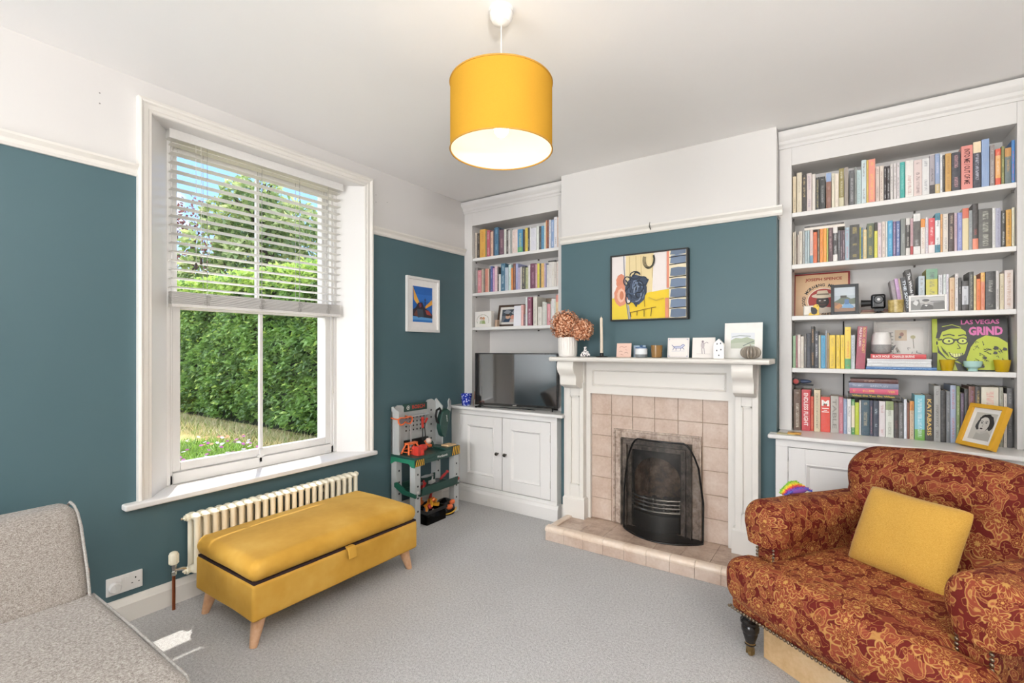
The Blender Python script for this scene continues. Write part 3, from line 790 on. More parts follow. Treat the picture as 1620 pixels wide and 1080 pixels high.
pr = [(0, 0.0), (0, 0.008), (0.005, 0.011), (0.011, 0.004), (0.014, 0.0)]; vs = []; n = len(pr)
for (sx, sz, cx_, cz_) in ((1, 1, X0, Z0), (-1, 1, X1, Z0), (-1, -1, X1, Z1), (1, -1, X0, Z1)):
    for q, o_ in pr: vs.append((cx_ + sx * q, Y1 - o_, cz_ + sz * q))
m.add(vs, [(s_ * n + i, s_ * n + i + 1, ((s_ + 1) % 4) * n + i + 1, ((s_ + 1) % 4) * n + i) for s_ in range(4) for i in range(n - 1)])
m.build('frieze_panel', M_CREAMW, fp)
m = MB(); m.prism([(3.078, 1.272), (3.074, 1.282), (3.080, 1.291), (3.092, 1.294), (YCH - 0.001, 1.294), (YCH - 0.001, 1.262), (3.092, 1.262), (3.082, 1.265)], 'x', -1.790, -0.345)
m.build('mantelshelf', M_CREAMW, fp, bevel=0.006, seg=3)
# tiles inside the surround
tl = thing('fireplace_tiling', 'pinkish beige square tiles lining the white fireplace surround', 'tiles', (-1.08, 3.33, 0.085))
m = MB(); g = MB()
g.box(-1.562, -1.388, 3.336, YCH - 0.001, 0.086, 1.022); g.box(-0.768, -0.603, 3.336, YCH - 0.001, 0.086, 1.022); g.box(-1.388, -0.768, 3.336, YCH - 0.001, 0.775, 1.022)
tw = 0.1598; 
for i in range(6):
    for j in range(6):
        x0 = -1.5615 + i * tw; z1 = 1.021 - j * 0.156
        x1, z0 = x0 + tw - 0.003, max(0.0865, z1 - 0.153)
        if i in (0, 5) or z0 > 0.70:
            if i == 0: x1 = min(x1, -1.390)
            m.box(x0, x1, 3.330, 3.338, z0, z1)
        elif i in (1,): 
            if z1 > 0.775: m.box(x0, x1, 3.330, 3.338, max(z0, 0.776), z1)
            m.box(x0, -1.390, 3.330, 3.338, z0, min(z1, 0.774))
        else:
            if z1 > 0.776: m.box(x0, x1, 3.330, 3.338, max(z0, 0.776), z1)
m.build('wall_tile', M_TILE, tl, bevel=0.0015, seg=1); g.build('grout', M_GROUT, tl)
# hearth
hz = 0.085
he = thing('tiled_hearth', 'raised hearth of beige tiles with a bullnose rim in front of the fire', 'hearth', (-1.08, 3.1, 0))
hx0, hx1, hy0 = -1.736, -0.430, 2.938
m = MB(); m.box(hx0 + 0.006, hx1 - 0.006, hy0 + 0.006, YCH - 0.002, 0.001, 0.080); m.build('base', M_GROUT, he)
m = MB(); n = 9
for i in range(n):
    a = hx0 + (hx1 - hx0) * i / n; b = hx0 + (hx1 - hx0) * (i + 1) / n
    m.box(a + 0.001, b - 0.0015, hy0, hy0 + 0.007, 0.002, 0.068)
for i in range(3):
    a = hy0 + 0.007 + 0.14 * i; m.box(hx0, hx0 + 0.007, a, min(a + 0.138, YCH - 0.002), 0.002, 0.068); m.box(hx1 - 0.007, hx1, a, min(a + 0.138, YCH - 0.002), 0.002, 0.068)
m.build('riser_tile', M_TILE, he)
m = MB()
for i in range(7):
    for j in range(3):
        a = hx0 + 0.055 + i * 0.1715; b = hy0 + 0.055 + j * 0.155
        m.box(a, min(a + 0.169, hx1 - 0.05), b, min(b + 0.153, YCH - 0.003), 0.078, hz)
m.build('floor_tile', M_HTILE, he)
m = MB(); pr = [(0, 0.066), (-0.004, 0.078), (0.000, 0.090), (0.012, 0.098), (0.030, 0.100), (0.050, 0.100), (0.056, 0.094), (0.056, hz - 0.002), (0.03, 0.066)]
for i in range(9):
    a = hx0 - 0.002 + (hx1 - hx0 + 0.004) * i / 9; b = hx0 - 0.002 + (hx1 - hx0 + 0.004) * (i + 1) / 9
    m.prism([(hy0 - 0.001 + q, z) for q, z in pr], 'x', a + 0.0008, b - 0.0008)
for i in range(2):
    a = hy0 + 0.056 + i * 0.14; b = min(a + 0.139, 3.236 if i else 9)
    m.prism([(hx0 - 0.001 + q, z) for q, z in pr], 'y', a, b); 
    m.prism([(hx1 + 0.001 - q, z) for q, z in pr], 'y', a, b)
m.build('rim_tile', M_RIM, he, smooth=40)
# cast iron insert
ins = thing('fire_grate_insert', 'black cast iron fire insert with a barred grate and a bronze edge frame', 'fireplace insert', (-1.08, 3.34, 0.085))
x0, x1, z1 = -1.386, -0.770, 0.773
def uframe(mb, xa, xb, zt, w_, ya, yb, mi=0):
    mb.box(xa, xa + w_, ya, yb, 0.0865, zt, mi); mb.box(xb - w_, xb, ya, yb, 0.0865, zt, mi); mb.box(xa + w_, xb - w_, ya, yb, zt - w_, zt, mi)
m = MB(); uframe(m, x0, x1, z1, 0.014, 3.314, 3.345); uframe(m, x0 + 0.014, x1 - 0.014, z1 - 0.014, 0.046, 3.322, 3.345)
m.build('edge_frame', M_INSF, ins, bevel=0.004, seg=2, label='worn bronze edge frame')
m = MB(); uframe(m, -1.326, -0.830, 0.713, 0.010, 3.300, 3.345); uframe(m, -1.316, -0.840, 0.703, 0.028, 3.318, 3.36)
uframe(m, -1.288, -0.868, 0.675, 0.008, 3.305, 3.36); uframe(m, -1.280, -0.876, 0.667, 0.030, 3.330, 3.37)
m.build('cast_frame', M_PIRON, ins, bevel=0.002, seg=1, label='worn polished iron inner frame')
m = MB(); m.prism([(-1.29 + 0.545 * k / 14, 3.275 - 0.125 * math.sin(PI * k / 14)) for k in range(15)] + [(-0.77, 3.328), (-1.30, 3.328)], 'z', 0.0855, 0.0885)
m.build('hearth_plate', M_IRON, ins)
m = MB()  # arched hood plate + firebox
for i in range(12):
    a0_ = PI * i / 12; a1_ = PI * (i + 1) / 12; cx_ = -1.078; r = 0.165
    xa, xb = cx_ - r * math.cos(a0_), cx_ - r * math.cos(a1_); za, zb_ = 0.44 + r * 0.9 * math.sin(a0_), 0.44 + r * 0.9 * math.sin(a1_)
    m.add([(xa, 3.352, za), (xb, 3.352, zb_), (xb, 3.352, 0.66), (xa, 3.352, 0.66), (xa, 3.375, za), (xb, 3.375, zb_)], [(0, 1, 2, 3), (0, 4, 5, 1)])
m.box(-1.255, -1.243, 3.345, 3.375, 0.087, 0.66); m.box(-0.913, -0.900, 3.345, 3.375, 0.087, 0.66)
m.build('hood_plate', M_IRON, ins)
m = MB()
m.add([(-1.27, 3.372, 0.0865), (-0.886, 3.372, 0.0865), (-0.95, 3.60, 0.0865), (-1.20, 3.60, 0.0865), (-1.27, 3.372, 0.70), (-0.886, 3.372, 0.70), (-0.95, 3.56, 0.66), (-1.20, 3.56, 0.66)],
      [(0, 1, 2, 3), (3, 2, 6, 7), (0, 3, 7, 4), (1, 5, 6, 2), (4, 7, 6, 5)])
m.build('firebox', M_SOOT, ins)
m = MB()
def bar(z, ya, r=0.007): m.tube([(-1.243 + 0.33 * k / 14, ya - 0.055 * math.sin(PI * k / 14), z) for k in range(15)], r, 8)
bar(0.315, 3.335, 0.009); bar(0.288, 3.335); bar(0.262, 3.335); bar(0.232, 3.335, 0.010)
for k in (0, 4, 7, 10, 14): 
    xx = -1.243 + 0.33 * k / 14; m.box(xx - 0.004, xx + 0.004, 3.333 - 0.055 * math.sin(PI * k / 14), 3.345 - 0.055 * math.sin(PI * k / 14), 0.225, 0.33)
m.ball((-1.075, 3.27, 0.322), 0.014, 6); 
m.build('grate_bar', plain('77726c', 0.25, 0.85), ins, smooth=40, label='polished steel grate bars')
m = MB()
pts = [(-1.24 + 0.325 * k / 12, 3.335 - 0.045 * math.sin(PI * k / 12)) for k in range(13)]
m.prism(pts + [(-0.915, 3.56), (-1.24, 3.56)], 'z', 0.088, 0.205)
m.build('ash_pan', M_BLACK, ins, bevel=0.004)
m = MB()
rnd = random.Random(3)
for k in range(26): m.ball((-1.22 + rnd.random() * 0.28, 3.37 + rnd.random() * 0.15, 0.225 + rnd.random() * 0.05), 0.02 + rnd.random() * 0.012, 4, sc=(1, 1, 0.8))
o = m.build('coal', plain('241f1d', 0.8), ins); o['kind'] = 'stuff'
# leaning mesh spark guard, bowed front
M_MESH = mat_guard()
gd = thing('spark_guard', 'bowed black wire mesh guard standing in front of the fire grate', 'fire guard', (-1.02, 3.22, hz))
def gpt(s_, t):
    # s along width 0..1, t up 0..1 ; returns point on bowed sheet
    xl, xr = -1.285, -0.748
    x = xl + (xr - xl) * s_
    bow = math.sin(PI * s_) ** 0.8
    y = 3.285 - 0.135 * bow * (1 - 0.45 * t) - 0.02 * (1 - t)
    return x, y
N_ = 22
def top_z(s_):   # outline of the top: shoulders drop on both sides
    e = abs(s_ - 0.5) * 2
    return 0.728 - 0.16 * max(0, (e - 0.62) / 0.38) ** 2.0
m = MB(); vs = []; fs = []
for j in range(N_ + 1):
    for i in range(N_ + 1):
        s_ = i / N_; t = j / N_; z = hz + 0.004 + (top_z(s_) - hz) * t
        shr = 1 - 0.10 * max(0, t - 0.55) / 0.45
        s2 = 0.5 + (s_ - 0.5) * shr
        x, y = gpt(s2, t); vs.append((x, y, z))
for j in range(N_):
    for i in range(N_): a_ = j * (N_ + 1) + i; fs.append((a_, a_ + 1, a_ + N_ + 2, a_ + N_ + 1))
m.add(vs, fs); m.build('mesh_sheet', M_MESH, gd, smooth=60)
per = [vs[i] for i in range(N_ + 1)] + [vs[j * (N_ + 1) + N_] for j in range(1, N_ + 1)] + [vs[N_ * (N_ + 1) + i] for i in range(N_ - 1, -1, -1)] + [vs[j * (N_ + 1)] for j in range(N_ - 1, -1, -1)]
m = MB(); m.tube(per, 0.0064, 8, cap=False); m.build('rim_wire', M_BLACKG, gd, smooth=60)
# ================================================================ RADIATOR, VALVE, SOCKET
M_RAD = plain('efe8d2', 0.35, var=0.02)  # white paint with the ottoman's yellow bounce light mixed into its colour
rad = thing('column_radiator', 'white column radiator under the window, behind the yellow ottoman', 'radiator', (-2.855, 1.65, 0.165))
ns = 23; ry0, ry1 = 1.128, 2.178; pit = (ry1 - ry0) / ns
for i in range(ns):
    y = ry0 + pit * (i + 0.5); m = MB()
    for x in (-2.818, -2.892):
        path = [(x, y, 0.178), (x, y, 0.20), (x, y, 0.455), (x, y, 0.470)]
        m.tube(path, [0.018, 0.0148, 0.0148, 0.018], 10)
    for z in (0.184, 0.464):
        b0 = len(m.v); m.ball((-2.855, y, z), 0.02, 7, sc=(2.75, 1.08, 1.0))
    m.build('column_section', M_RAD, rad, smooth=60)
m = MB()
m.tube([(-2.855, ry0 - 0.005, 0.464), (-2.855, ry1 + 0.005, 0.464)], 0.016, 12); m.tube([(-2.855, ry0 - 0.005, 0.184), (-2.855, ry1 + 0.005, 0.184)], 0.016, 12)
m.build('header_tube', M_RAD, rad, smooth=40)
for y, s_ in ((ry0 - 0.004, -1), (ry1 + 0.004, 1)):
    for z in (0.464, 0.184):
        m = MB(); m.lathe([(0.020, 0), (0.020, 0.008), (0.014, 0.010), (0.014, 0.018), (0.006, 0.020), (0.005, 0.026)], (-2.855, y, z), 12, ax=Vector((0, s_, 0)))
        m.build('end_plug', M_RAD, rad, smooth=35)
m = MB(); m.lathe([(0.004, 0), (0.007, 0.003), (0.007, 0.01), (0.003, 0.013)], (-2.855, ry0 - 0.03, 0.464), 10, ax=Vector((0, -1, 0)))
m.box(-2.90, -2.895, 1.15, 1.156, 0.36, 0.40)
m.build('bleed_valve', M_CHROME, rad, smooth=40)
m = MB()
for y in (1.35, 1.95): m.box(XW + 0.0, -2.89, y - 0.01, y + 0.01, 0.39, 0.41)
m.build('wall_bracket', M_RAD, rad)

tv_ = thing('radiator_valve', 'white thermostatic valve on a copper pipe at the left end of the radiator', 'valve', (-2.868, 1.062, 0))
m = MB(); m.tube([(-2.868, 1.062, 0.0), (-2.868, 1.062, 0.205)], 0.0078, 12); m.build('copper_pipe', M_COPPER, tv_, smooth=40)
m = MB(); m.lathe([(0.011, 0), (0.014, 0.004), (0.014, 0.02), (0.010, 0.024), (0.012, 0.034), (0.014, 0.05), (0.014, 0.06)], (-2.868, 1.062, 0.178), 6)
m.tube([(-2.868, 1.062, 0.205), (-2.862, 1.10, 0.200), (-2.856, 1.124, 0.19)], [0.009, 0.010, 0.012], 8)
m.build('valve_body', M_CHROME, tv_, smooth=30)
m = MB(); m.lathe([(0.018, 0), (0.021, 0.004), (0.022, 0.028), (0.0215, 0.050), (0.018, 0.060), (0.010, 0.065), (0.001, 0.066)], (-2.868, 1.062, 0.236), 18)
for k in range(12):
    an = 2 * PI * k / 12; m.box(-0.0015, 0.0015, 0.0205, 0.0232, 0.006, 0.05, 0, Matrix.Rotation(an, 3, 'Z'), (-2.868, 1.062, 0.236))
m.build('thermostat_head', M_RAD, tv_, smooth=35)

sk_ = thing('double_socket', 'white double electrical socket on the teal wall above the skirting', 'socket', (XW, 0.875, 0.15))
m = MB(); m.box(XW + 0.001, XW + 0.010, 0.802, 0.950, 0.150, 0.237); m.build('face_plate', M_GLOSSW, sk_, bevel=0.003, seg=3)
for y in (0.865, 0.885):
    m = MB(); m.box(XW + 0.009, XW + 0.0135, y - 0.006, y + 0.006, 0.205, 0.224); m.build('rocker_switch', M_GLOSSW, sk_, bevel=0.0015)
m = MB()
m.box(XW + 0.0098, XW + 0.0105, 0.917, 0.922, 0.203, 0.211)
m.box(XW + 0.0098, XW + 0.0105, 0.902, 0.909, 0.182, 0.186); m.box(XW + 0.0098, XW + 0.0105, 0.930, 0.937, 0.182, 0.186)
m.build('pin_hole', M_BLACK, sk_)
m = MB(); m.lathe([(0.024, 0), (0.025, 0.004), (0.025, 0.014), (0.021, 0.022), (0.001, 0.023)], (XW + 0.0105, 0.834, 0.190), 22, ax=Vector((1, 0, 0)))
m.box(XW + 0.03, XW + 0.037, 0.830, 0.838, 0.175, 0.205)
tag(m.build('plug', M_GLOSSW, None, smooth=35, loc=(XW + 0.0105, 0.834, 0.19)), 'round white plug pushed into the left half of the double socket', 'plug')

# ================================================================ OTTOMAN
ot = thing('storage_ottoman', 'long mustard velvet storage ottoman with tapered wooden legs', 'ottoman', (-2.435, 1.60, 0))
def wav(x, y, z):
    n_ = mnoise.noise(Vector((x * 5, y * 5, z * 5))); return (x + n_ * 0.003, y + n_ * 0.003, z + n_ * 0.004)
m = MB(); m.soft(-2.718, -2.152, 1.103, 2.102, 0.135, 0.3025, 0.016, 20, 0, wav); m.build('base_box', M_VELVET, ot, smooth=60)
def lidf(x, y, z):
    n_ = mnoise.noise(Vector((x * 4, y * 4, z * 4)))
    # gathered corner pleats
    for (px, py) in ((-2.15, 1.10), (-2.15, 2.11), (-2.72, 1.10), (-2.72, 2.11)):
        d = math.hypot(x - px, y - py)
        if d < 0.11: z += 0.0025 * math.sin(math.atan2(y - py, x - px) * 16) * (1 - d / 0.11)
    return (x + n_ * 0.003, y + n_ * 0.003, z + n_ * 0.004)
m = MB(); m.soft(-2.725, -2.146, 1.097, 2.108, 0.3055, 0.402, 0.048, 30, 0.026, lidf); m.build('lid', M_VELVET, ot, smooth=60)
m = MB(); m.box(-2.705, -2.158, 1.110, 2.095, 0.300, 0.309); m.build('lid_lining', plain('2e1a1c', 0.9), ot, label='dark lining edge under the lid')
m = MB(); m.prism([(-2.160, 0.314), (-2.136, 0.313), (-2.126, 0.300), (-2.118, 0.258), (-2.124, 0.256), (-2.133, 0.296), (-2.150, 0.306)], 'y', 1.585, 1.632)
m.build('pull_tab', M_VELVET, ot, bevel=0.001)
M_BEECH = mat_tile('pale_beech_wood', 'b98663', 'cfa079', 'dcb493', 0.4, 5)
for (tx_, ty_, fx_, fy_) in ((-2.215, 1.165, -2.207, 1.132), (-2.66, 1.165, -2.700, 1.140), (-2.215, 2.04, -2.207, 2.086), (-2.66, 2.04, -2.700, 2.080)):
    m = MB(); m.tube([(tx_, ty_, 0.142), ((tx_ * 0.5 + fx_ * 0.5), (ty_ * 0.5 + fy_ * 0.5), 0.07), (fx_, fy_, 0.0)], [0.034, 0.026, 0.017], 16); m.build('leg', M_BEECH, ot, smooth=40)

# ================================================================ GREY SOFA
so = thing('sofa', 'pale grey woven sofa with piped cushions at the left edge of the room', 'sofa', (-2.1, -0.1, 0))
def lean(x, y, z): return (x - 0.50 * (z - 0.43), y, z)
m = MB(); m.soft(-2.50, -2.345, -0.62, 0.600, 0.400, 0.735, 0.050, 22, 0, lambda x, y, z: lean(x + 0.012 * math.sin((y + .6) * 2.4), y, z)); bc = m.build('back_cushion', M_GREYF, so, smooth=60)
m = MB(); bp = [lean(-2.356, 0.592, 0.40), lean(-2.352, 0.596, 0.50), lean(-2.352, 0.596, 0.66), lean(-2.364, 0.594, 0.705), lean(-2.39, 0.592, 0.728), lean(-2.44, 0.592, 0.733), lean(-2.48, 0.592, 0.715)]
m.tube(bp, 0.0052, 8); m.build('piping', M_PIPING, bc, smooth=60)
m = MB(); m.soft(-2.40, -1.50, -0.62, 0.615, 0.290, 0.425, 0.035, 24, 0.018); scu = m.build('seat_cushion', M_GREYF, so, smooth=60)
m = MB()
for z in (0.412, 0.302):
    m.tube([(-2.38, 0.610, z), (-1.98, 0.613, z + 0.003), (-1.56, 0.611, z), (-1.523, 0.600, z), (-1.507, 0.565, z), (-1.505, 0.2, z), (-1.505, -0.6, z)], 0.0052, 8)
m.build('piping', M_PIPING, scu, smooth=60)
m = MB(); m.soft(-2.64, -1.53, -0.62, 0.600, 0.13, 0.292, 0.02, 12); m.build('sofa_base', M_GREYF, so, smooth=60)
M_REDW = mat_tile('reddish_stained_wood', '6d2a20', '84392c', '96483a', 0.35, 6)
m = MB(); m.box(-2.64, -2.575, 0.604, 0.652, 0.0, 0.448); m.build('rear_post', M_REDW, so, bevel=0.008, seg=3, label='reddish wooden rear post')
m = MB()
for (x, y) in ((-2.56, -0.55), (-1.60, -0.55), (-1.60, 0.52)): m.lathe([(0.018, 0), (0.026, 0.132)], (x, y, 0.0), 12)
m.build('leg', M_REDW, so, smooth=40)

# ================================================================ PATTERNED ARMCHAIR
CO = Vector((-0.395, 2.345, 0)); CR = math.atan2(-0.56, 0.83)
ac = thing('armchair', 'deep scroll-arm armchair in red and gold floral damask on black turned legs', 'armchair', CO, CR)
D = M_DAMASK
def wob(x, y, z, a=0.006, f=6):
    n_ = mnoise.noise_vector(Vector((x * f, y * f, z * f))); return (x + n_.x * a, y + n_.y * a, z + n_.z * a)
m = MB(); m.soft(-0.02, 0.88, -0.018, 0.80, 0.188, 0.33, 0.03, 18); m.build('seat_rail', D, ac, smooth=60, uvbox=True)
def seatf(x, y, z):
    # front edge bows forward and dips toward the corners
    if y < 0.1: y -= 0.035 * (1 - ((x - 0.43) / 0.47) ** 2) * max(0, min(1, (0.1 - y) / 0.1))
    if z > 0.36: z += 0.018 * (1 - ((x - 0.43) / 0.47) ** 2)
    return wob(x, y, z)
m = MB(); m.soft(-0.040, 0.900, -0.055, 0.125, 0.235, 0.432, 0.075, 26, 0, seatf); m.soft(0.085, 0.775, -0.052, 0.66, 0.235, 0.438, 0.072, 30, 0.018, seatf)
m.build('seat_cushion', D, ac, smooth=70, uvbox=True)
for side in (0, 1):
    fx = (lambda x: x) if side == 0 else (lambda x: 0.86 - x)
    m = MB(); xs = sorted((fx(0.012), fx(0.112)))
    m.soft(xs[0], xs[1], 0.105, 0.82, 0.20, 0.56, 0.02, 16, 0, wob); m.build('arm_panel', D, ac, smooth=60, uvbox=True)
    def armf(x, y, z):
        # scroll swells towards the front, sleeve hem stays level
        k = max(0.0, min(1.0, (0.75 - y) / 0.65))
        if z < 0.56: x = 0.045 + (x - 0.045) * (1 - 0.22 * min(1, (0.56 - z) / 0.07))
        cxx = 0.045
        x = cxx + (x - cxx) * (0.86 + 0.16 * k)
        z = max(z, 0.488 + 0.001 * (z - 0.488))
        if z > 0.52: z = 0.52 + (z - 0.52) * (0.95 + 0.10 * k)
        x, y, z = wob(x, y, z, 0.008, 5)
        return (fx(x), y, z)
    m = MB(); b0 = len(m.f); m.soft(-0.066, 0.150, 0.074, 0.80, 0.392, 0.662, 0.080, 34, 0, armf)
    if side: m.f = [tuple(reversed(f_)) for f_ in m.f]
    m.build('arm_scroll', D, ac, smooth=70, uvbox=True)
    m = MB()
    for xx in (fx(0.020), fx(0.104)):
        for k in range(12): m.ball((xx, 0.1035, 0.475 - k * 0.0155), 0.0068, 5, sc=(1, 0.7, 1))
    m.build('nail_trim', M_NAIL, ac, smooth=60, label='row of antique brass upholstery nails on the arm front')
# back: swollen pad leaning backwards, top raised in the middle
def backf(x, y, z):
    t = (z - 0.40) / 0.46
    y += 0.17 * max(0, t) ** 1.1
    k = max(0, t)
    x = 0.43 + (x - 0.43) * (0.96 + 0.06 * k)
    if t > 0.4: z += 0.045 * (1 - ((x - 0.43) / 0.44) ** 2) * (t - 0.4) / 0.6
    if t > 0.62: y -= 0.055 * math.sin((t - 0.62) / 0.38 * PI) ** 1 * 0.6
    return wob(x, y, z, 0.010, 4)
m = MB(); m.soft(-0.002, 0.856, 0.575, 0.77, 0.36, 0.858, 0.092, 36, 0, backf); m.build('backrest', D, ac, smooth=70, uvbox=True)
m = MB()
for k in range(56):
    x = -0.022 + 0.905 * k / 55; m.ball((x, -0.019 - 0.0 , 0.200), 0.0072, 5, sc=(1, 0.7, 1))
for k in range(40): m.ball((-0.0205, -0.01 + 0.0185 * k, 0.200), 0.0072, 5, sc=(0.7, 1, 1))
m.build('nail_trim', M_NAIL, ac, smooth=60, label='long row of antique brass nails along the seat base')
M_EBON = plain('1a1614', 0.18, var=0.1)
for (x, y) in ((0.045, 0.035), (0.815, 0.035)):
    m = MB(); m.lathe([(0.030, 0.192), (0.038, 0.186), (0.038, 0.176), (0.030, 0.170), (0.041, 0.158), (0.041, 0.148), (0.032, 0.140), (0.037, 0.130), (0.036, 0.112), (0.029, 0.104), (0.031, 0.098), (0.024, 0.075), (0.019, 0.058), (0.023, 0.054), (0.019, 0.048)][::-1], (x, y, 0), 22)
    o = m.build('leg', M_EBON, ac, smooth=40, label='black turned front leg')
    m = MB(); m.lathe([(0.012, 0.022), (0.016, 0.030), (0.0185, 0.050), (0.0205, 0.054), (0.0205, 0.062)], (x, y, 0), 16)
    m.box(x - 0.013, x - 0.009, y - 0.012, y + 0.012, 0.010, 0.036); m.box(x + 0.009, x + 0.013, y - 0.012, y + 0.012, 0.010, 0.036)
    m.lathe([(0.014, -0.008), (0.0165, -0.004), (0.0165, 0.004), (0.014, 0.008)], (x, y + 0.004, 0.0167), 18, ax=Vector((1, 0, 0)))
    m.build('brass_castor', M_BRASS, o, smooth=35, label='brass cup castor')
for (x, y) in ((0.06, 0.74), (0.80, 0.74)):
    m = MB(); m.prism([(x - 0.022, y - 0.02), (x + 0.022, y - 0.02), (x + 0.022, y + 0.03), (x - 0.022, y + 0.03)], 'z', 0.0, 0.19)
    m.build('leg', M_EBON, ac, bevel=0.004, label='plain black back leg')

# cushion on the seat
def pillow(mb, w_, h_, t_, n=22):
    vs = []; fs = []
    for s_ in (1, -1):
        for j in range(n + 1):
            for i in range(n + 1):
                u, v = -1 + 2 * i / n, -1 + 2 * j / n
                cr = 1 - 0.05 * (abs(u) * abs(v)) ** 6; pin = cr * (1 - 0.04 * (1 - abs(u) ** 2) * abs(v) ** 3); pin2 = cr * (1 - 0.04 * (1 - abs(v) ** 2) * abs(u) ** 3)
                h = (max(0, 1 - abs(u) ** 2.6) * max(0, 1 - abs(v) ** 2.6)) ** 0.5
                wr = 0.05 * mnoise.noise(Vector((u * 2.2, v * 2.2, s_ * 3))) * h
                vs.append((u * w_ / 2 * pin2, v * h_ / 2 * pin, s_ * t_ / 2 * (h + wr * 2) + (0.003 if s_ > 0 else -0.003)))
        b = 0 if s_ > 0 else (n + 1) ** 2
        for j in range(n):
            for i in range(n):
                q = (b + j * (n + 1) + i, b + j * (n + 1) + i + 1, b + (j + 1) * (n + 1) + i + 1, b + (j + 1) * (n + 1) + i)
                fs.append(q if s_ > 0 else q[::-1])
    B_ = (n + 1) ** 2; ring = [i for i in range(n + 1)] + [j * (n + 1) + n for j in range(1, n + 1)] + [n * (n + 1) + i for i in range(n - 1, -1, -1)] + [j * (n + 1) for j in range(n - 1, 0, -1)]
    for a_, b_ in zip(ring, ring[1:] + ring[:1]): fs.append((a_, a_ + B_, b_ + B_, b_))
    mb.add(vs, fs)
m = MB(); pillow(m, 0.375, 0.345, 0.13)
cc = Vector((0.207, 2.474, 0.602))
CM = Matrix.Translation(cc) @ Matrix.Rotation(CR - 0.03, 4, 'Z') @ Matrix.Rotation(math.radians(64), 4, 'X') @ Matrix.Rotation(math.radians(-1), 4, 'Z')
m.xf(CM)
tag(m.build('scatter_cushion', M_YCUSH, None, smooth=60, loc=tuple(cc)), 'mustard yellow square cushion leaning on the back of the patterned armchair', 'cushion')
# wooden box pushed under the chair
bx_ = thing('storage_box', 'plain pale wooden box pushed underneath the patterned armchair', 'box', CO, CR)
m = MB(); m.box(0.075, 0.80, 0.08, 0.092, 0.001, 0.165); m.box(0.075, 0.80, 0.58, 0.592, 0.001, 0.165); m.box(0.075, 0.087, 0.092, 0.58, 0.001, 0.165); m.box(0.788, 0.80, 0.092, 0.58, 0.001, 0.165)
m.box(0.087, 0.788, 0.092, 0.58, 0.002, 0.012)
m.build('box_body', mat_tile('pale_plywood', 'c49f70', 'd3b184', 'dcbf97', 0.5, 4), bx_, bevel=0.002)
MB().box(0.073, 0.802, 0.078, 0.594, 0.165, 0.175).build('lid', mat_tile('pale_plywood_lid', 'bb9566', 'cda97c', 'd8b98f', 0.5, 4), bx_, bevel=0.002)
# fluffy rainbow toy lying over the far side of the arm
ty = thing('rainbow_plush', 'fluffy rainbow coloured toy showing behind the left arm of the armchair', 'toy', CO + Vector((-0.83 * 0.02 + 0.56 * 0.42, 0.56 * 0.02 + 0.83 * 0.42, 0.655)), CR)
rnd = random.Random(5)
cols = ['7db83a', 'b7cc4a', 'e7d23c', 'e98a34', 'd4485a', '7a3fa0', '5a62c0']
for k, c_ in enumerate(cols):
    m = MB()
    for i in range(40):
        a_ = -0.085 + 0.17 * i / 39 ; arch = 0.045 * (1 - (a_ / 0.085) ** 2)
        p = Vector((-0.035 + k * 0.006, a_, 0.002 + arch * (1 - k * 0.10)))
        d = Vector((rnd.uniform(-1, 1) * 0.006, rnd.uniform(-1, 1) * 0.010, rnd.uniform(0.2, 1) * 0.011))
        m.tube([p, p + d], [0.0055, 0.0008], 5)
    m.build('fur_stripe', plain(c_, 0.9), ty, smooth=60)
m = MB(); m.ball((-0.015, 0, 0.012), 0.03, 8, sc=(0.9, 2.4, 0.6)); m.build('toy_body', plain('8a54a8', 0.9), ty, smooth=60)

# made-up floor uplighter, unseen behind the camera, housing the ceiling fill
ul = thing('added_uplighter', 'made-up white floor uplighter, unseen behind the viewpoint, added around the ceiling fill light', 'lamp', (0.75, -0.55, 0))
m = MB(); m.lathe([(0.14, 0), (0.14, 0.012), (0.03, 0.022)], (0.75, -0.55, 0), 28); m.build('base', M_GLOSSW, ul, smooth=35)
m = MB(); m.tube([(0.75, -0.55, 0.02), (0.75, -0.55, 1.56)], 0.012, 12); m.build('pole', M_GLOSSW, ul, smooth=40)
m = MB(); m.lathe([(0.02, 0), (0.10, 0.03), (0.19, 0.10), (0.21, 0.15), (0.205, 0.15), (0.18, 0.105), (0.001, 0.03)], (0.75, -0.55, 1.55), 32); m.build('bowl_shade', M_GLOSSW, ul, smooth=40)
# ================================================================ TOY WORKBENCH
M_TG = plain('b2b5b4', 0.45, var=0.03); M_GRN = plain('1f5a49', 0.4, var=0.05); M_DGRN = plain('21453d', 0.4)
M_YEL = plain('e3b02a', 0.45); M_ORG = plain('e8703a', 0.4); M_RED = plain('c8382c', 0.4)
wbx = thing('toy_workbench', 'grey and green plastic toy workbench with pegboard back, beside the cupboard', 'toy workbench', (-2.79, 2.82, 0))
BX0, BX1, BY0, BY1 = -2.915, -2.655, 2.565, 3.065
for (x, y, z1) in ((BX1 - 0.054, BY0 + 0.002, 0.485), (BX1 - 0.054, BY1 - 0.057, 0.485), (BX0, BY0 + 0.002, 0.485), (BX0, BY1 - 0.057, 0.485)):
    m = MB(); m.prism([(x, y), (x + 0.056, y), (x + 0.056, y + 0.055), (x + 0.046, y + 0.055), (x + 0.046, y + 0.010), (x, y + 0.010)], 'z', 0.0, z1)
    for z in (0.40, 0.31, 0.22, 0.12): m.lathe([(0.0080, 0), (0.0080, 0.0006)], (x + 0.0565, y + 0.028, z), 10, ax=Vector((1, 0, 0)), mi=1)
    o = m.build('leg', [M_TG, M_BLACK], wbx)
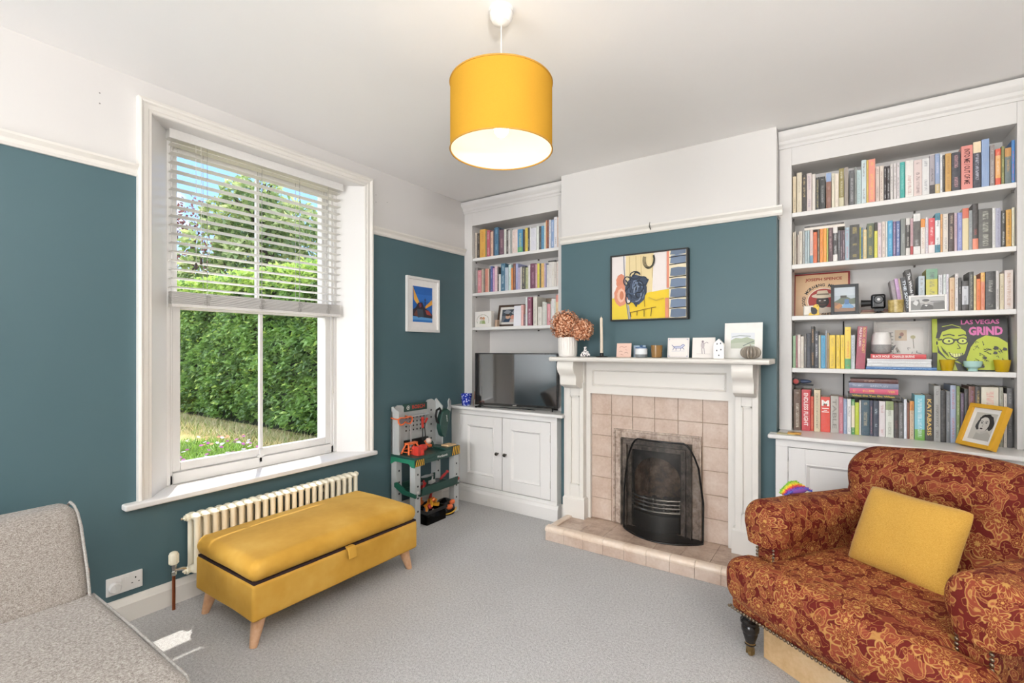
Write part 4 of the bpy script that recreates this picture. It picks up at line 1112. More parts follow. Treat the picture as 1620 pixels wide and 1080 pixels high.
m = MB(); m.box(BX0, BX1 + 0.006, BY0 - 0.004, BY1 + 0.004, 0.505, 0.530); m.box(BX1 - 0.010, BX1 + 0.006, BY0 - 0.004, BY1 + 0.004, 0.470, 0.505)
m.prism([(BX0, 0.505), (BX0, 0.455), (BX0 + 0.05, 0.485), (BX1 - 0.05, 0.485), (BX1, 0.455), (BX1, 0.505)], 'y', BY0 - 0.004, BY0 + 0.010)
m.prism([(BX0, 0.505), (BX0, 0.455), (BX0 + 0.05, 0.485), (BX1 - 0.05, 0.485), (BX1, 0.455), (BX1, 0.505)], 'y', BY1 - 0.010, BY1 + 0.004)
o = m.build('bench_top', M_DGRN, wbx, bevel=0.003)
m = MB(); m.prism([(BX0, 0.512), (BX0, 0.455), (BX0 + 0.05, 0.48), (BX1 - 0.06, 0.48), (BX1 - 0.03, 0.455), (BX1 + 0.004, 0.455), (BX1 + 0.004, 0.512)], 'y', BY0 - 0.0075, BY0 - 0.0045); m.build('side_apron', plain('2a7a5e', 0.4), wbx, label='brighter green side apron')
lt = MB(); text_on(lt, 'Workbench', (BX1 + 0.0075, BY0 + 0.235, 0.487), (0, 1, 0), (0, 0, 1), 0.12, 0.020, 0, 0.02)
lt.build('lettering', plain('e8e8e4', 0.5), o, label='white lettering on the bench front')
MB().box(BX1 - 0.14, BX1 + 0.006, BY1 - 0.165, BY1 + 0.004, 0.531, 0.548).build('vice_block', M_DGRN, wbx, bevel=0.004)
MB().box(BX1 - 0.09, BX1 - 0.005, BY1 - 0.115, BY1 - 0.02, 0.5485, 0.560).build('wood_block', plain('d9b98e', 0.6), wbx, bevel=0.003)
for y0 in (BY0 - 0.006, BY1 - 0.092):   # hazard striped corner plates
    z0, z1 = (0.462, 0.512) if y0 < 2.7 else (0.476, 0.546)
    m = MB(); X = BX1 + 0.0068; m.box(X - 0.0005, X + 0.0012, y0, y0 + 0.098, z0, z1, 0)
    for k in range(5):
        a = y0 + 0.004 + k * 0.021; zz = 0.0015
        m.add([(X + zz, a, z0), (X + zz, min(a + 0.010, y0 + 0.098), z0), (X + zz, min(a + 0.026, y0 + 0.098), z1), (X + zz, min(a + 0.016, y0 + 0.098), z1)], [(0, 1, 2, 3)], 1)
    m.build('hazard_plate', [M_BLACK, M_YEL], wbx)
# pegboard back
m = MB(); m.box(BX0 - 0.004, BX0 + 0.006, 2.680, 2.955, 0.60, 0.845)
for i in range(6):
    for j in range(4): m.lathe([(0.0080, 0), (0.0080, 0.0007)], (BX0 + 0.0062, 2.715 + i * 0.040, 0.690 + j * 0.034), 10, ax=Vector((1, 0, 0)), mi=1)
o = m.build('pegboard', [M_TG, M_BLACK], wbx)
for side in (0, 1):
    Yc = (lambda y: y) if side == 0 else (lambda y: 5.63 - y)
    pr = [(BX0, 0.53), (BX0, 0.895 if side == 0 else 0.915), (BX0 + 0.012, 0.90 if side == 0 else 0.925), (BX0 + 0.085, 0.862), (BX0 + 0.085, 0.53)]
    m = MB(); ya, yb = sorted((Yc(2.566), Yc(2.578))); m.prism([(x, z) for x, z in pr], 'y', ya, yb)
    ya, yb = sorted((Yc(2.566), Yc(2.685)))
    tp = 0.905 if side == 0 else 0.925
    m.prism([(Yc(2.566), 0.53), (Yc(2.566), tp - 0.045), (Yc(2.590), tp - 0.018), (Yc(2.625), tp), (Yc(2.670), tp - 0.006), (Yc(2.685), tp - 0.020), (Yc(2.685), 0.53)], 'x', BX0 - 0.002, BX0 + 0.012)
    for z in (0.83, 0.77, 0.71, 0.65, 0.59): m.lathe([(0.0080, 0), (0.0080, 0.0007)], (BX0 + 0.0122, Yc(2.635), z), 10, ax=Vector((1, 0, 0)), mi=1)
    o = m.build('wing_panel', [M_TG, M_BLACK], wbx)
m = MB(); m.box(BX0 - 0.002, BX0 + 0.016, 2.686, 2.945, 0.845, 0.905); o = m.build('sign_board', M_DGRN, wbx, bevel=0.003)
lt = MB(); text_on(lt, 'BOSCH', (BX0 + 0.0168, 2.770, 0.862), (0, 1, 0), (0, 0, 1), 0.145, 0.030, 0, 0.025); lt.build('lettering', plain('c0392b', 0.5), o, label='red lettering')
lt = MB(); lt.lathe([(0.017, 0), (0.017, 0.0008)], (BX0 + 0.0165, 2.728, 0.876), 20, ax=Vector((1, 0, 0)), mi=0); lt.lathe([(0.0135, 0), (0.0135, 0.0004)], (BX0 + 0.0174, 2.728, 0.876), 20, ax=Vector((1, 0, 0)), mi=1)
lt.box(BX0 + 0.0178, BX0 + 0.0184, 2.7215, 2.7245, 0.866, 0.886, 0); lt.box(BX0 + 0.0178, BX0 + 0.0184, 2.7315, 2.7345, 0.866, 0.886, 0); lt.box(BX0 + 0.0178, BX0 + 0.0184, 2.7245, 2.7315, 0.874, 0.878, 0)
lt.build('round_emblem', [plain('e8e8e4', 0.5), M_DGRN], o)
MB().box(BX0 + 0.006, BX0 + 0.045, 2.70, 2.94, 0.800, 0.812).build('tool_rack', M_TG, wbx, bevel=0.003)
MB().box(BX0 + 0.0, BX0 + 0.030, 2.69, 2.95, 0.545, 0.615).build('tool_tray', M_BLACK, wbx, bevel=0.006)
# lower tray
m = MB(); m.box(BX0 + 0.04, BX1 + 0.03, BY0 + 0.03, BY1 - 0.02, 0.235, 0.245); m.prism([(BX1 + 0.03, 0.235), (BX1 + 0.045, 0.305), (BX1 + 0.036, 0.305), (BX1 + 0.02, 0.245)], 'y', BY0 + 0.045, BY1 - 0.05)
m.box(BX0 + 0.04, BX0 + 0.048, BY0 + 0.03, BY1 - 0.02, 0.245, 0.30)
m.build('lower_tray', M_DGRN, wbx, bevel=0.004)
m = MB(); m.prism([(BX0 + 0.035, 0.31), (BX0 + 0.06, 0.318), (BX0 + 0.16, 0.27), (BX1 + 0.01, 0.255), (BX1 + 0.01, 0.225), (BX0 + 0.13, 0.235), (BX0 + 0.035, 0.28)], 'y', BY0 - 0.004, BY0 + 0.012)
m.build('side_brace', M_GRN, wbx, bevel=0.003, label='curved green side brace')
h = MB(); h.lathe([(0.013, 0), (0.013, 0.012), (0.009, 0.016)], (BX1 + 0.005, BY1 - 0.022, 0.275), 14, ax=Vector((1, 0, 0))); h.build('red_knob', M_RED, wbx, smooth=40)
h = MB(); h.lathe([(0.010, 0), (0.010, 0.004)], (BX1 + 0.003, BY0 + 0.03, 0.265), 14, ax=Vector((1, 0, 0))); h.build('white_cap', M_GLOSSW, wbx)
# tools and toys on it
g = thing('toy_goggles', 'orange toy safety goggles hooked on the left wing of the workbench', 'goggles', (BX0 + 0.10, 2.61, 0.775))
m = MB()
def ring(mb, pts, r, mi=0): mb.tube(pts + [pts[0]], r, 6, mi, cap=False)
gp = [(BX0 + 0.103, 2.545 + q[0] * 0.145, 0.765 + q[1] * 0.05) for q in ((0, .9), (.15, 1.1), (.5, 1), (.85, 1.1), (1, .9), (.98, .35), (.85, .0), (.66, .05), (.5, .35), (.34, .05), (.15, 0), (.02, .35))]
ring(m, gp, 0.006); m.tube([gp[4], (BX0 + 0.05, 2.695, 0.81), (BX0 + 0.015, 2.70, 0.815)], 0.005, 6); m.tube([gp[0], (BX0 + 0.05, 2.548, 0.81), (BX0 + 0.015, 2.55, 0.815)], 0.005, 6)
m.build('goggle_frame', M_ORG, g, smooth=50)
m = MB(); m.add(gp, [tuple(range(12))]); m.build('lens', mat_glass('goggle_lens', hx('cfc0c4')), g)
def toy(name, label, mats, mb, base, cat='toy tool', smooth=40, bev=0): return tag(mb.build(name, mats, None, smooth=smooth, loc=base, bevel=bev), label, cat)
m = MB(); X = BX0 + 0.055
m.tube([(X, 2.72, 0.55), (X - 0.004, 2.725, 0.66), (X - 0.005, 2.722, 0.74)], [0.007, 0.006, 0.008], 8); ring(m, [(X, 2.735 + 0.020 * math.cos(k * PI / 6), 0.560 + 0.020 * math.sin(k * PI / 6)) for k in range(12)], 0.006)
m.tube([(X, 2.712, 0.74), (X, 2.708, 0.765)], 0.005, 6); m.tube([(X, 2.732, 0.74), (X, 2.738, 0.765)], 0.005, 6)
toy('toy_spanner', 'grey toy spanner hanging at the left of the pegboard', plain('b9b6b6', 0.35, 0.3), m, (X, 2.72, 0.54))
m = MB(); m.tube([(X, 2.85, 0.60), (X, 2.852, 0.70)], 0.0045, 8, 1); m.tube([(X, 2.852, 0.70), (X, 2.850, 0.775)], [0.010, 0.012], 10, 0); m.ball((X, 2.850, 0.778), 0.014, 6, 0)
toy('toy_screwdriver', 'toy screwdriver with red handle and dark shaft on the pegboard', [M_RED, M_BLACK], m, (X, 2.85, 0.60))
m = MB(); m.tube([(X, 2.89, 0.59), (X, 2.875, 0.70), (X, 2.88, 0.74)], 0.004, 8, 1); m.tube([(X, 2.88, 0.74), (X, 2.905, 0.775)], [0.008, 0.010], 8, 0)
toy('toy_pliers', 'small red-handled toy pliers right of the toy screwdriver', [M_RED, M_BLACK], m, (X, 2.89, 0.59))
# jigsaw / chainsaw on the right wing
j = thing('toy_chainsaw', 'dark green toy power saw hanging from the right wing of the workbench', 'toy tool', (BX0 + 0.11, 3.04, 0.70))
Xc = BX0 + 0.10
m = MB(); pr = [(2.99, 0.68), (3.015, 0.62), (3.045, 0.600), (3.070, 0.615), (3.082, 0.69), (3.11, 0.76), (3.115, 0.82), (3.08, 0.84), (3.02, 0.82), (2.995, 0.75)]
m.prism(pr, 'x', Xc - 0.025, Xc + 0.025); m.build('saw_body', M_DGRN, j, bevel=0.008, seg=3)
m = MB(); ring(m, [(Xc + 0.0, 3.005 + q[0], 0.72 + q[1]) for q in ((0, 0), (-.03, .02), (-.045, .07), (-.035, .115), (0.0, .13), (.02, .10))], 0.010); m.build('handle', M_BLACK, j, smooth=50)
m = MB(); m.prism([(3.085, 0.80), (3.12, 0.77), (3.150, 0.84), (3.145, 0.90), (3.125, 0.925), (3.110, 0.90), (3.115, 0.86)], 'x', Xc - 0.006, Xc + 0.006); m.build('blade_guard', plain('9a9c9c', 0.25), j, bevel=0.003)
m = MB(); text_on(m, 'BOSCH', (Xc + 0.0256, 3.060, 0.785), (0, 0.15, -1), (0, 1, 0.15), 0.055, 0.012, 0, 0.02); m.build('lettering', plain('e8e8e8', 0.5), j)
# orange toy trestle
m = MB(); Xo, Yo = -2.80, 2.615
m.box(Xo - 0.02, Xo + 0.02, Yo, Yo + 0.105, 0.605, 0.618)
for (dx, dy, ex, ey) in ((-.015, .01, -.04, -.015), (.015, .01, .045, -.015), (-.015, .095, -.04, .12), (.015, .095, .045, .12)): m.tube([(Xo + dx, Yo + dy, 0.606), (Xo + ex, Yo + ey, 0.534)], [0.007, 0.008], 6)
m.tube([(Xo + 0.034, Yo - 0.004, 0.565), (Xo + 0.034, Yo + 0.108, 0.565)], 0.005, 6); m.tube([(Xo - 0.03, Yo - 0.004, 0.565), (Xo - 0.03, Yo + 0.108, 0.565)], 0.005, 6)
m.tube([(Xo - 0.035, Yo - 0.008, 0.55), (Xo + 0.038, Yo - 0.008, 0.55)], 0.004, 6)
toy('toy_sawhorse', 'small orange toy sawhorse standing on the workbench top', M_ORG, m, (Xo, Yo + 0.05, 0.530), 'toy')
m = MB(); xs, ys = -2.705, 2.655
m.box(xs - 0.025, xs + 0.025, ys - 0.03, ys + 0.012, 0.5305, 0.60); m.lathe([(0.022, 0), (0.026, 0.02), (0.026, 0.055), (0.018, 0.065)], (xs, ys + 0.012, 0.585), 14, ax=Vector((0, 1, -0.1)), mi=0)
m.lathe([(0.014, 0), (0.010, 0.02)], (xs + 0.002, ys + 0.075, 0.58), 12, ax=Vector((0, 1, 0)), mi=1); m.box(xs - 0.012, xs + 0.03, ys + 0.002, ys + 0.03, 0.5305, 0.575)
toy('toy_vice', 'red toy drill-press with black nose on the front of the workbench', [M_RED, M_BLACK], m, (xs, ys, 0.5305), bev=0.003, smooth=None)
m = MB(); xs, ys = -2.76, 2.69
m.box(xs - 0.02, xs + 0.02, ys - 0.05, ys - 0.012, 0.5305, 0.565); m.ball((xs, ys - 0.03, 0.578), 0.02, 6)
toy('toy_clamp', 'red toy clamp between the sawhorse and the red drill-press', plain('d44a3a', 0.4), m, (xs, ys - 0.03, 0.5305))
m = MB(); xs, ys = -2.815, 2.86
m.tube([(xs, ys - 0.05, 0.548), (xs, ys, 0.56), (xs + 0.01, ys + 0.035, 0.555)], [0.016, 0.02, 0.014], 8, 0); m.ball((xs + 0.004, ys + 0.01, 0.595), 0.026, 6, 1); m.ball((xs - 0.01, ys + 0.045, 0.565), 0.030, 6, 2); m.tube([(xs, ys, 0.57), (xs - 0.01, ys - 0.02, 0.60)], 0.008, 6, 0)
toy('toy_sander', 'orange, white and green toy hand tool lying below the pegboard', [M_ORG, plain('d8c4b8', 0.4), M_DGRN], m, (xs, ys, 0.5305))
# baskets of toys on the lower tray and on the floor
def heap(n, c, ext, cols, group, labs, seed, zoff=0.0):
    rnd = random.Random(seed)
    for k in range(n):
        m = MB(); p = Vector((c[0] + rnd.uniform(-1, 1) * ext[0], c[1] + ext[1] * (-1 + 2 * (k + 0.5) / n), c[2] + 0.012 + rnd.uniform(0, 1) * ext[2]))
        kind = k % 3; d = Vector((rnd.uniform(-1, 1), rnd.uniform(-1, 1), rnd.uniform(-0.2, 0.6))).normalized()
        if kind == 0: m.tube([p - d * 0.045, p, p + d * 0.05], [0.008, 0.013, 0.007], 8); m.ball(p + d * 0.05, 0.014, 5)
        elif kind == 1: m.box(-0.028, 0.028, -0.014, 0.014, -0.011, 0.011, 0, d.to_track_quat('X', 'Z').to_matrix(), p); m.tube([p, p + Vector((0, 0.01, 0.04))], 0.006, 6)
        else: m.lathe([(0.001, -0.018), (0.016, -0.014), (0.021, 0), (0.016, 0.014), (0.001, 0.018)], p, 12, ax=d)
        c_, w_ = cols[k % len(cols)]
        tag(m.build('toy_piece', plain(c_, 0.4), None, smooth=40, loc=tuple(p)), '%s toy piece, %s' % (w_, labs[k]), 'toy', group)
pos7 = ['leftmost in the green tray', 'second from left in the green tray', 'third from left in the green tray', 'middle of the green tray', 'third from right in the green tray', 'second from right in the green tray', 'rightmost in the green tray']
heap(7, (-2.715, 2.80, 0.262), (0.055, 0.17, 0.055), [('5a5c5e', 'dark grey'), ('b03030', 'red'), ('2a2a2c', 'black'), ('8a8c8e', 'grey'), ('c8c8c4', 'white')], 'small toys in the green tray', pos7, 11)
bk = thing('toy_basket', 'clear black-rimmed plastic tub of toys on the carpet under the workbench', 'tub', (-2.68, 2.72, 0))
m = MB(); 
def tub(mb, x0, x1, y0, y1, z0, z1, t_=0.004, fl=0.012):
    mb.box(x0, x1, y0, y1, z0, z0 + t_)
    for (a, b, c_, d_) in ((x0, x1, y0, y0 + t_), (x0, x1, y1 - t_, y1), (x0, x0 + t_, y0 + t_, y1 - t_), (x1 - t_, x1, y0 + t_, y1 - t_)): mb.box(a, b, c_, d_, z0 + t_, z1)
tub(m, -2.80, -2.615, 2.655, 2.865, 0.002, 0.10); m.build('tub_body', mat_glass('smoky_plastic', hx('8a8c92')), bk)
m = MB(); 
for (a, b, c_, d_) in ((-2.81, -2.605, 2.645, 2.66), (-2.81, -2.605, 2.86, 2.875), (-2.81, -2.795, 2.66, 2.86), (-2.62, -2.605, 2.66, 2.86)): m.box(a, b, c_, d_, 0.085, 0.108)
m.build('tub_rim', M_BLACK, bk, bevel=0.003)
heap(9, (-2.70, 2.755, 0.012), (0.055, 0.075, 0.05), [('2b2d30', 'black'), ('c8c8c8', 'white'), ('3a5a90', 'blue')], 'toys inside the clear tub', ['in the clear tub, place %s from the left' % w_ for w_ in ('first', 'second', 'third', 'fourth', 'fifth', 'sixth', 'seventh', 'eighth', 'ninth')], 21)
heap(8, (-2.70, 2.755, 0.095), (0.05, 0.075, 0.055), [('e08a2c', 'orange'), ('d06a24', 'dark orange'), ('b83030', 'red'), ('e0a030', 'amber')], 'orange toys heaped over the clear tub', ['on the heap over the clear tub, place %s from the left' % w_ for w_ in ('first', 'second', 'third', 'fourth', 'fifth', 'sixth', 'seventh', 'eighth')], 22)
b2 = thing('toy_helmet', 'black and yellow toy helmet with orange ear cups on the carpet under the workbench', 'toy helmet', (-2.72, 2.955, 0))
m = MB(); m.lathe([(0.085, 0.002), (0.088, 0.03), (0.080, 0.07), (0.055, 0.105), (0.02, 0.12), (0.001, 0.122)], (-2.71, 2.955, 0), 24, sx=0.95); m.build('helmet_shell', M_BLACKG, b2, smooth=50)
m = MB(); m.tube([(-2.71 + 0.094 * math.cos(k * PI / 12), 2.955 + 0.094 * math.sin(k * PI / 12), 0.028 + 0.01 * math.sin(k * PI / 6)) for k in range(-12, 13)], 0.005, 6); m.build('yellow_band', M_YEL, b2, smooth=50)
m = MB(); m.ball((-2.625, 2.92, 0.075), 0.022, 6, sc=(1, 1.6, 1)); m.ball((-2.64, 2.97, 0.10), 0.020, 6, sc=(1, 1.4, 1)); m.build('orange_cup', M_ORG, b2, smooth=50)
m = MB(); m.box(-2.80, -2.795, 2.90, 3.01, 0.003, 0.20, 0); m.xf(Matrix.Translation((0, 0, 0)))
tag(m.build('picture_card', plain('c9c4bc', 0.6), None, loc=(-2.797, 2.955, 0.003)), 'pale card standing behind the toy helmet under the workbench', 'card')

# ================================================================ TELEVISION + CUP
tvr = 0.171
tvt = thing('television', 'black flat screen television on splayed feet, standing on the left worktop', 'television', (-2.2756, 3.3445, 0.8425), tvr)
tw_, th_ = 0.760, 0.450
m = MB(); m.box(-tw_ / 2, tw_ / 2, 0.0, 0.028, 0.024, 0.024 + th_); m.box(-0.26, 0.26, 0.028, 0.052, 0.06, 0.34); m.build('casing', M_BLACK, tvt, bevel=0.003)
m = MB(); 
for (a, b, c_, d_) in ((-tw_ / 2, tw_ / 2, 0.024, 0.042), (-tw_ / 2, tw_ / 2, 0.024 + th_ - 0.010, 0.024 + th_), (-tw_ / 2, -tw_ / 2 + 0.010, 0.042, 0.014 + th_), (tw_ / 2 - 0.010, tw_ / 2, 0.042, 0.014 + th_)): m.box(a, b, -0.005, 0.001, c_, d_)
m.build('bezel', plain('23211f', 0.15, 0.2), tvt, bevel=0.0015)
t = NT('black_screen_glass'); t.base(hx('0b0c10')); t.P(Roughness=0.04); t.p.inputs['Specular IOR Level'].default_value = 0.9; t.p.inputs['Coat Weight'].default_value = 1.0; t.p.inputs['Coat IOR'].default_value = 1.9; t.p.inputs['Coat Roughness'].default_value = 0.05
MB().box(-tw_ / 2 + 0.010, tw_ / 2 - 0.010, -0.0012, 0.0, 0.042, 0.014 + th_).build('screen', t.m, tvt)
m = MB(); m.box(-0.018, 0.018, -0.0056, -0.004, 0.029, 0.035); m.build('maker_badge', M_CHROME, tvt)
for s_ in (-1, 1):
    m = MB(); xx = s_ * 0.33
    m.tube([(xx, 0.012, 0.026), (xx + s_ * 0.012, -0.01, 0.012), (xx + s_ * 0.02, -0.045, 0.004)], [0.008, 0.006, 0.0035], 8); m.tube([(xx, 0.012, 0.026), (xx + s_ * 0.012, 0.05, 0.012), (xx + s_ * 0.025, 0.105, 0.004)], [0.008, 0.006, 0.0035], 8)
    m.build('foot', M_BLACKG, tvt, smooth=40)
m = MB(); rnd = random.Random(2)
pts = [Vector((-2.68 + 0.045 * k, 3.335 + 0.012 * math.sin(k * 1.3) + 0.004 * k, 0.8465)) for k in range(14)]
m.tube(pts, 0.0032, 6); tag(m.build('black_cable', M_BLACK, None, smooth=60, loc=(-2.4, 3.34, 0.843)), 'black cable lying on the worktop under the television', 'cable')
m = MB(); m.box(-2.66, -2.60, 3.285, 3.305, 0.8425, 0.853)
tag(m.build('media_player', M_BLACKG, None, bevel=0.003, loc=(-2.63, 3.295, 0.8425)), 'small black streaming device in front of the television feet', 'gadget')

def mat_bluecup():
    t = NT('cobalt_pattern_glaze'); n = t.noise(t.obj(), 75, 1, 0.4)
    t.base(t.mix(t.smooth(n, 0.56, 0.60), hx('1c2f9a'), hx('b9c4ea'))); t.P(Roughness=0.15); return t.m
def cup(name, label, c, r0, r1, h, mat, cat='cup', wall=0.003, group=None, n=28):
    m = MB(); m.lathe([(r0 * 0.9, 0), (r0, 0.003), (r1, h), (r1 - wall, h), (r0 - wall, wall + 0.002), (0.0005, wall + 0.002)], c, n)
    return tag(m.build(name, mat, None, smooth=35, loc=c), label, cat, group)
cup('patterned_cup', 'small cobalt blue and white patterned cup beside the television', (-2.795, 3.335, 0.8425), 0.040, 0.052, 0.108, mat_bluecup())
m = MB(); m.tube([(-2.735, 3.36, 0.8425), (-2.73, 3.365, 0.93), (-2.722, 3.37, 0.975)], 0.003, 6); m.box(-2.732, -2.712, 3.368, 3.374, 0.90, 0.97)
tag(m.build('pen_stylus', plain('8a6a5a', 0.5), None, loc=(-2.73, 3.365, 0.8425)), 'brown pen standing between the blue cup and the television', 'pen')

# ================================================================ PICTURES
def frame(mb, X0, X1, Z0, Z1, bar, y0, y1):
    mb.box(X0, X0 + bar, y0, y1, Z0, Z1); mb.box(X1 - bar, X1, y0, y1, Z0, Z1)
    mb.box(X0 + bar, X1 - bar, y0, y1, Z0, Z0 + bar); mb.box(X0 + bar, X1 - bar, y0, y1, Z1 - bar, Z1)
# print on the window wall
pr_ = thing('framed_print', 'white framed print of blue sky and yellow searchlight beams on the teal wall', 'picture', (XW, 2.93, 1.494))
m = MB(); y0, y1, z0, z1 = 2.738, 3.122, 1.494, 1.953; b = 0.022
for (a, b_, c_, d_) in ((y0, y0 + b, z0, z1), (y1 - b, y1, z0, z1), (y0 + b, y1 - b, z0, z0 + b), (y0 + b, y1 - b, z1 - b, z1)): m.box(XW + 0.001, XW + 0.026, a, b_, c_, d_)
m.build('frame', M_GLOSSW, pr_, bevel=0.002)
MB().box(XW + 0.001, XW + 0.010, y0 + b, y1 - b, z0 + b, z1 - b).build('mount', plain('ece9e6', 0.7), pr_)
A = Art((XW + 0.0105, 2.812, 1.578), (0, 0.230, 0), (0, 0, 0.298))
A.rect(0, 0, 1, 1, '1f63b5').rect(0, 0.0, 1, 0.16, '5f9fd8').rect(0.0, 0.60, 1, 0.78, '2a70c4').rect(0, 0, 1, 0.06, '2f78c8')
A.poly([(0.02, 0.95), (0.06, 0.62), (0.34, 0.40), (0.40, 0.46)], 'e8ae4a').poly([(0.02, 0.88), (0.0, 0.95), (0.04, 0.98)], 'e8c47a').poly([(0.98, 0.66), (1.0, 0.52), (0.62, 0.38), (0.60, 0.44)], 'e6a63e')
A.poly([(0.0, 0.16), (0.0, 0.34), (0.14, 0.40), (0.26, 0.54), (0.46, 0.56), (0.52, 0.50), (0.56, 0.42), (0.80, 0.34), (1, 0.22), (1, 0.12)], '2f2a35')
A.poly([(0.05, 0.20), (0.18, 0.34), (0.30, 0.26), (0.22, 0.14)], '7a4a3a').poly([(0.62, 0.35), (0.82, 0.33), (0.96, 0.2), (0.70, 0.22)], 'a8443a').poly([(0.3, 0.5), (0.4, 0.54), (0.44, 0.44), (0.34, 0.40)], '8a3a4a').poly([(0.2, 0.36), (0.5, 0.36), (0.55, 0.16), (0.25, 0.12)], '45505c')
A.rect(0.60, 0.40, 0.625, 0.68, '2f2a35').rect(0.56, 0.62, 0.67, 0.64, '2f2a35').rect(0.57, 0.55, 0.66, 0.565, '2f2a35')
A.build('print_sheet', pr_, 0.35)
# abstract painting above the mantel
pa = thing('abstract_painting', 'abstract yellow, white and dark blue painting in a thin black frame over the mantel', 'painting', (-1.134, YCH, 1.555))
px0, px1, pz0, pz1 = -1.411, -0.857, 1.556, 2.035
m = MB(); frame(m, px0, px1, pz0, pz1, 0.010, 3.322, YCH - 0.001); m.build('frame', plain('221f1d', 0.5), pa, bevel=0.0015)
MB().box(px0 + 0.010, px1 - 0.010, 3.332, 3.366, pz0 + 0.010, pz1 - 0.010).build('canvas', plain('e6e0d8', 0.8), pa)
A = Art((px0 + 0.011, 3.3315, pz0 + 0.011), (px1 - px0 - 0.022, 0, 0), (0, 0, pz1 - pz0 - 0.022))
A.rect(0, 0, 1, 1, 'e4dcd8').poly([(0.18, 0.38), (0.20, 1), (0.58, 1), (0.56, 0.4)], 'e2cf9f').poly([(0, 0.34), (0.2, 0.36), (0.24, 0), (0, 0)], 'e4c93a').poly([(0.2, 0.24), (0.5, 0.40), (0.80, 0.44), (0.80, 0.0), (0.24, 0)], 'e6c62c')
A.ell(0.13, 0.60, 0.07, 0.12, 'd3886a', wob=0.06).ell(0.13, 0.38, 0.10, 0.17, 'd98f72', wob=0.05).ell(0.13, 0.38, 0.055, 0.11, 'e6b8a0', wob=0.05).ell(0.14, 0.38, 0.03, 0.07, 'c47858')
A.line([(0.17, 1.0), (0.175, 0.8), (0.195, 0.5), (0.215, 0.2), (0.24, 0.0)], 0.008, '7c8290').line([(0.26, 0.0), (0.235, 0.22)], 0.010, '9aa4b4')
for x in (0.25, 0.34, 0.41, 0.56): A.line([(x, 0.98), (x + 0.004, 0.62)], 0.003, 'b59c68')
A.ell(0.34, 0.45, 0.150, 0.19, '2f3a4c', 30, 0.07)
A.poly([(0.22, 0.58), (0.30, 0.70), (0.42, 0.66), (0.52, 0.60), (0.48, 0.50), (0.46, 0.30), (0.38, 0.22), (0.28, 0.26), (0.20, 0.40)], '3c485c')
rp = random.Random(6)
for k in range(15):
    c0, c1_ = 0.34 + rp.uniform(-.06, .06), 0.45 + rp.uniform(-.08, .08); ra, rb, a0_ = rp.uniform(.03, .10), rp.uniform(.05, .14), rp.uniform(0, 6.28)
    A.line([(c0 + ra * math.cos(a0_ + i * 0.35), c1_ + rb * math.sin(a0_ + i * 0.35)) for i in range(rp.randint(6, 13))], rp.uniform(0.004, 0.010), ('6e7f98', '1d2430', '8794a8', '4a5a74', '222c3c')[k % 5])
for (c0, c1_, ra, rb) in ((0.22, 0.60, 0.05, 0.07), (0.33, 0.68, 0.07, 0.06), (0.24, 0.32, 0.04, 0.08), (0.44, 0.58, 0.06, 0.07)): A.line([(c0 + ra * math.cos(i * 0.5), c1_ + rb * math.sin(i * 0.5)) for i in range(13)], 0.008, '262f3e')
A.line([(0.30, 0.66), (0.34, 0.73), (0.40, 0.70)], 0.010, '222a38').line([(0.20, 0.62), (0.26, 0.52), (0.20, 0.45)], 0.010, '222a38').poly([(0.30, 0.26), (0.38, 0.26), (0.35, 0.18)], '2a3444')
for (ra, rb, dx) in ((0.080, 0.135, 0), (0.068, 0.12, 0.004), (0.074, 0.125, -0.006), (0.055, 0.11, 0.008)): A.line([(0.52 + dx + ra * math.cos(math.pi * 0.85 + i * 0.26), 0.90 + rb * math.sin(math.pi * 0.85 + i * 0.26)) for i in range(17)], 0.0045, '34352c')
A.rect(0.755, 0.45, 0.785, 1.0, 'd98a70').rect(0.735, 0.0, 0.78, 0.30, 'd68a6a').rect(0.80, 0, 0.835, 1, 'e9dfb0').rect(0.785, 0, 1.0, 1, 'e2d6b8')
for k, z in enumerate((0.0, 0.145, 0.30, 0.45, 0.615, 0.80, 0.93)): A.poly([(0.80, z + 0.012), (0.87, z + 0.002), (0.995, z + 0.01), (0.998, min(1, z + 0.12)), (0.90, min(1, z + 0.135)), (0.81, min(1, z + 0.125))], ('66758a', '71829a')[k % 2])
for z in (0.14, 0.29, 0.44, 0.60, 0.79, 0.90): A.line([(0.79, z), (0.88, z + 0.006), (1.0, z + 0.012)], 0.007, '1e1c1a')
A.line([(0.26, 0.10), (0.45, 0.14), (0.62, 0.17)], 0.006, '8a6a1a').line([(0.36, 0.05), (0.365, 0.12)], 0.005, '3a3018').line([(0.46, 0.03), (0.46, 0.13)], 0.005, '3a3018').line([(0.55, 0.03), (0.56, 0.16)], 0.005, '3a3018').line([(0.28, 0.03), (0.27, 0.1)], 0.005, '3a3018').line([(0.46, 0.30), (0.47, 0.18)], 0.005, '8a6a1a')
A.line([(0.52, 0.32), (0.62, 0.27), (0.72, 0.30)], 0.008, 'c8a83a')
A.build('painted_surface', pa, 0.6)
m = MB(); m.tube([(-1.120, YCH - 0.034, 2.243), (-1.120, YCH - 0.040, 2.232), (-1.120, YCH - 0.040, 2.205), (-1.120, YCH - 0.022, 2.195), (-1.120, YCH - 0.020, 2.21)], 0.003, 6); m.ball((-1.120, YCH - 0.040, 2.215), 0.006, 5)
tag(m.build('picture_hook', plain('7d7a74', 0.35, 0.8), None, smooth=40, loc=(-1.12, YCH, 2.2)), 'small metal hook on the picture rail over the painting', 'hook')

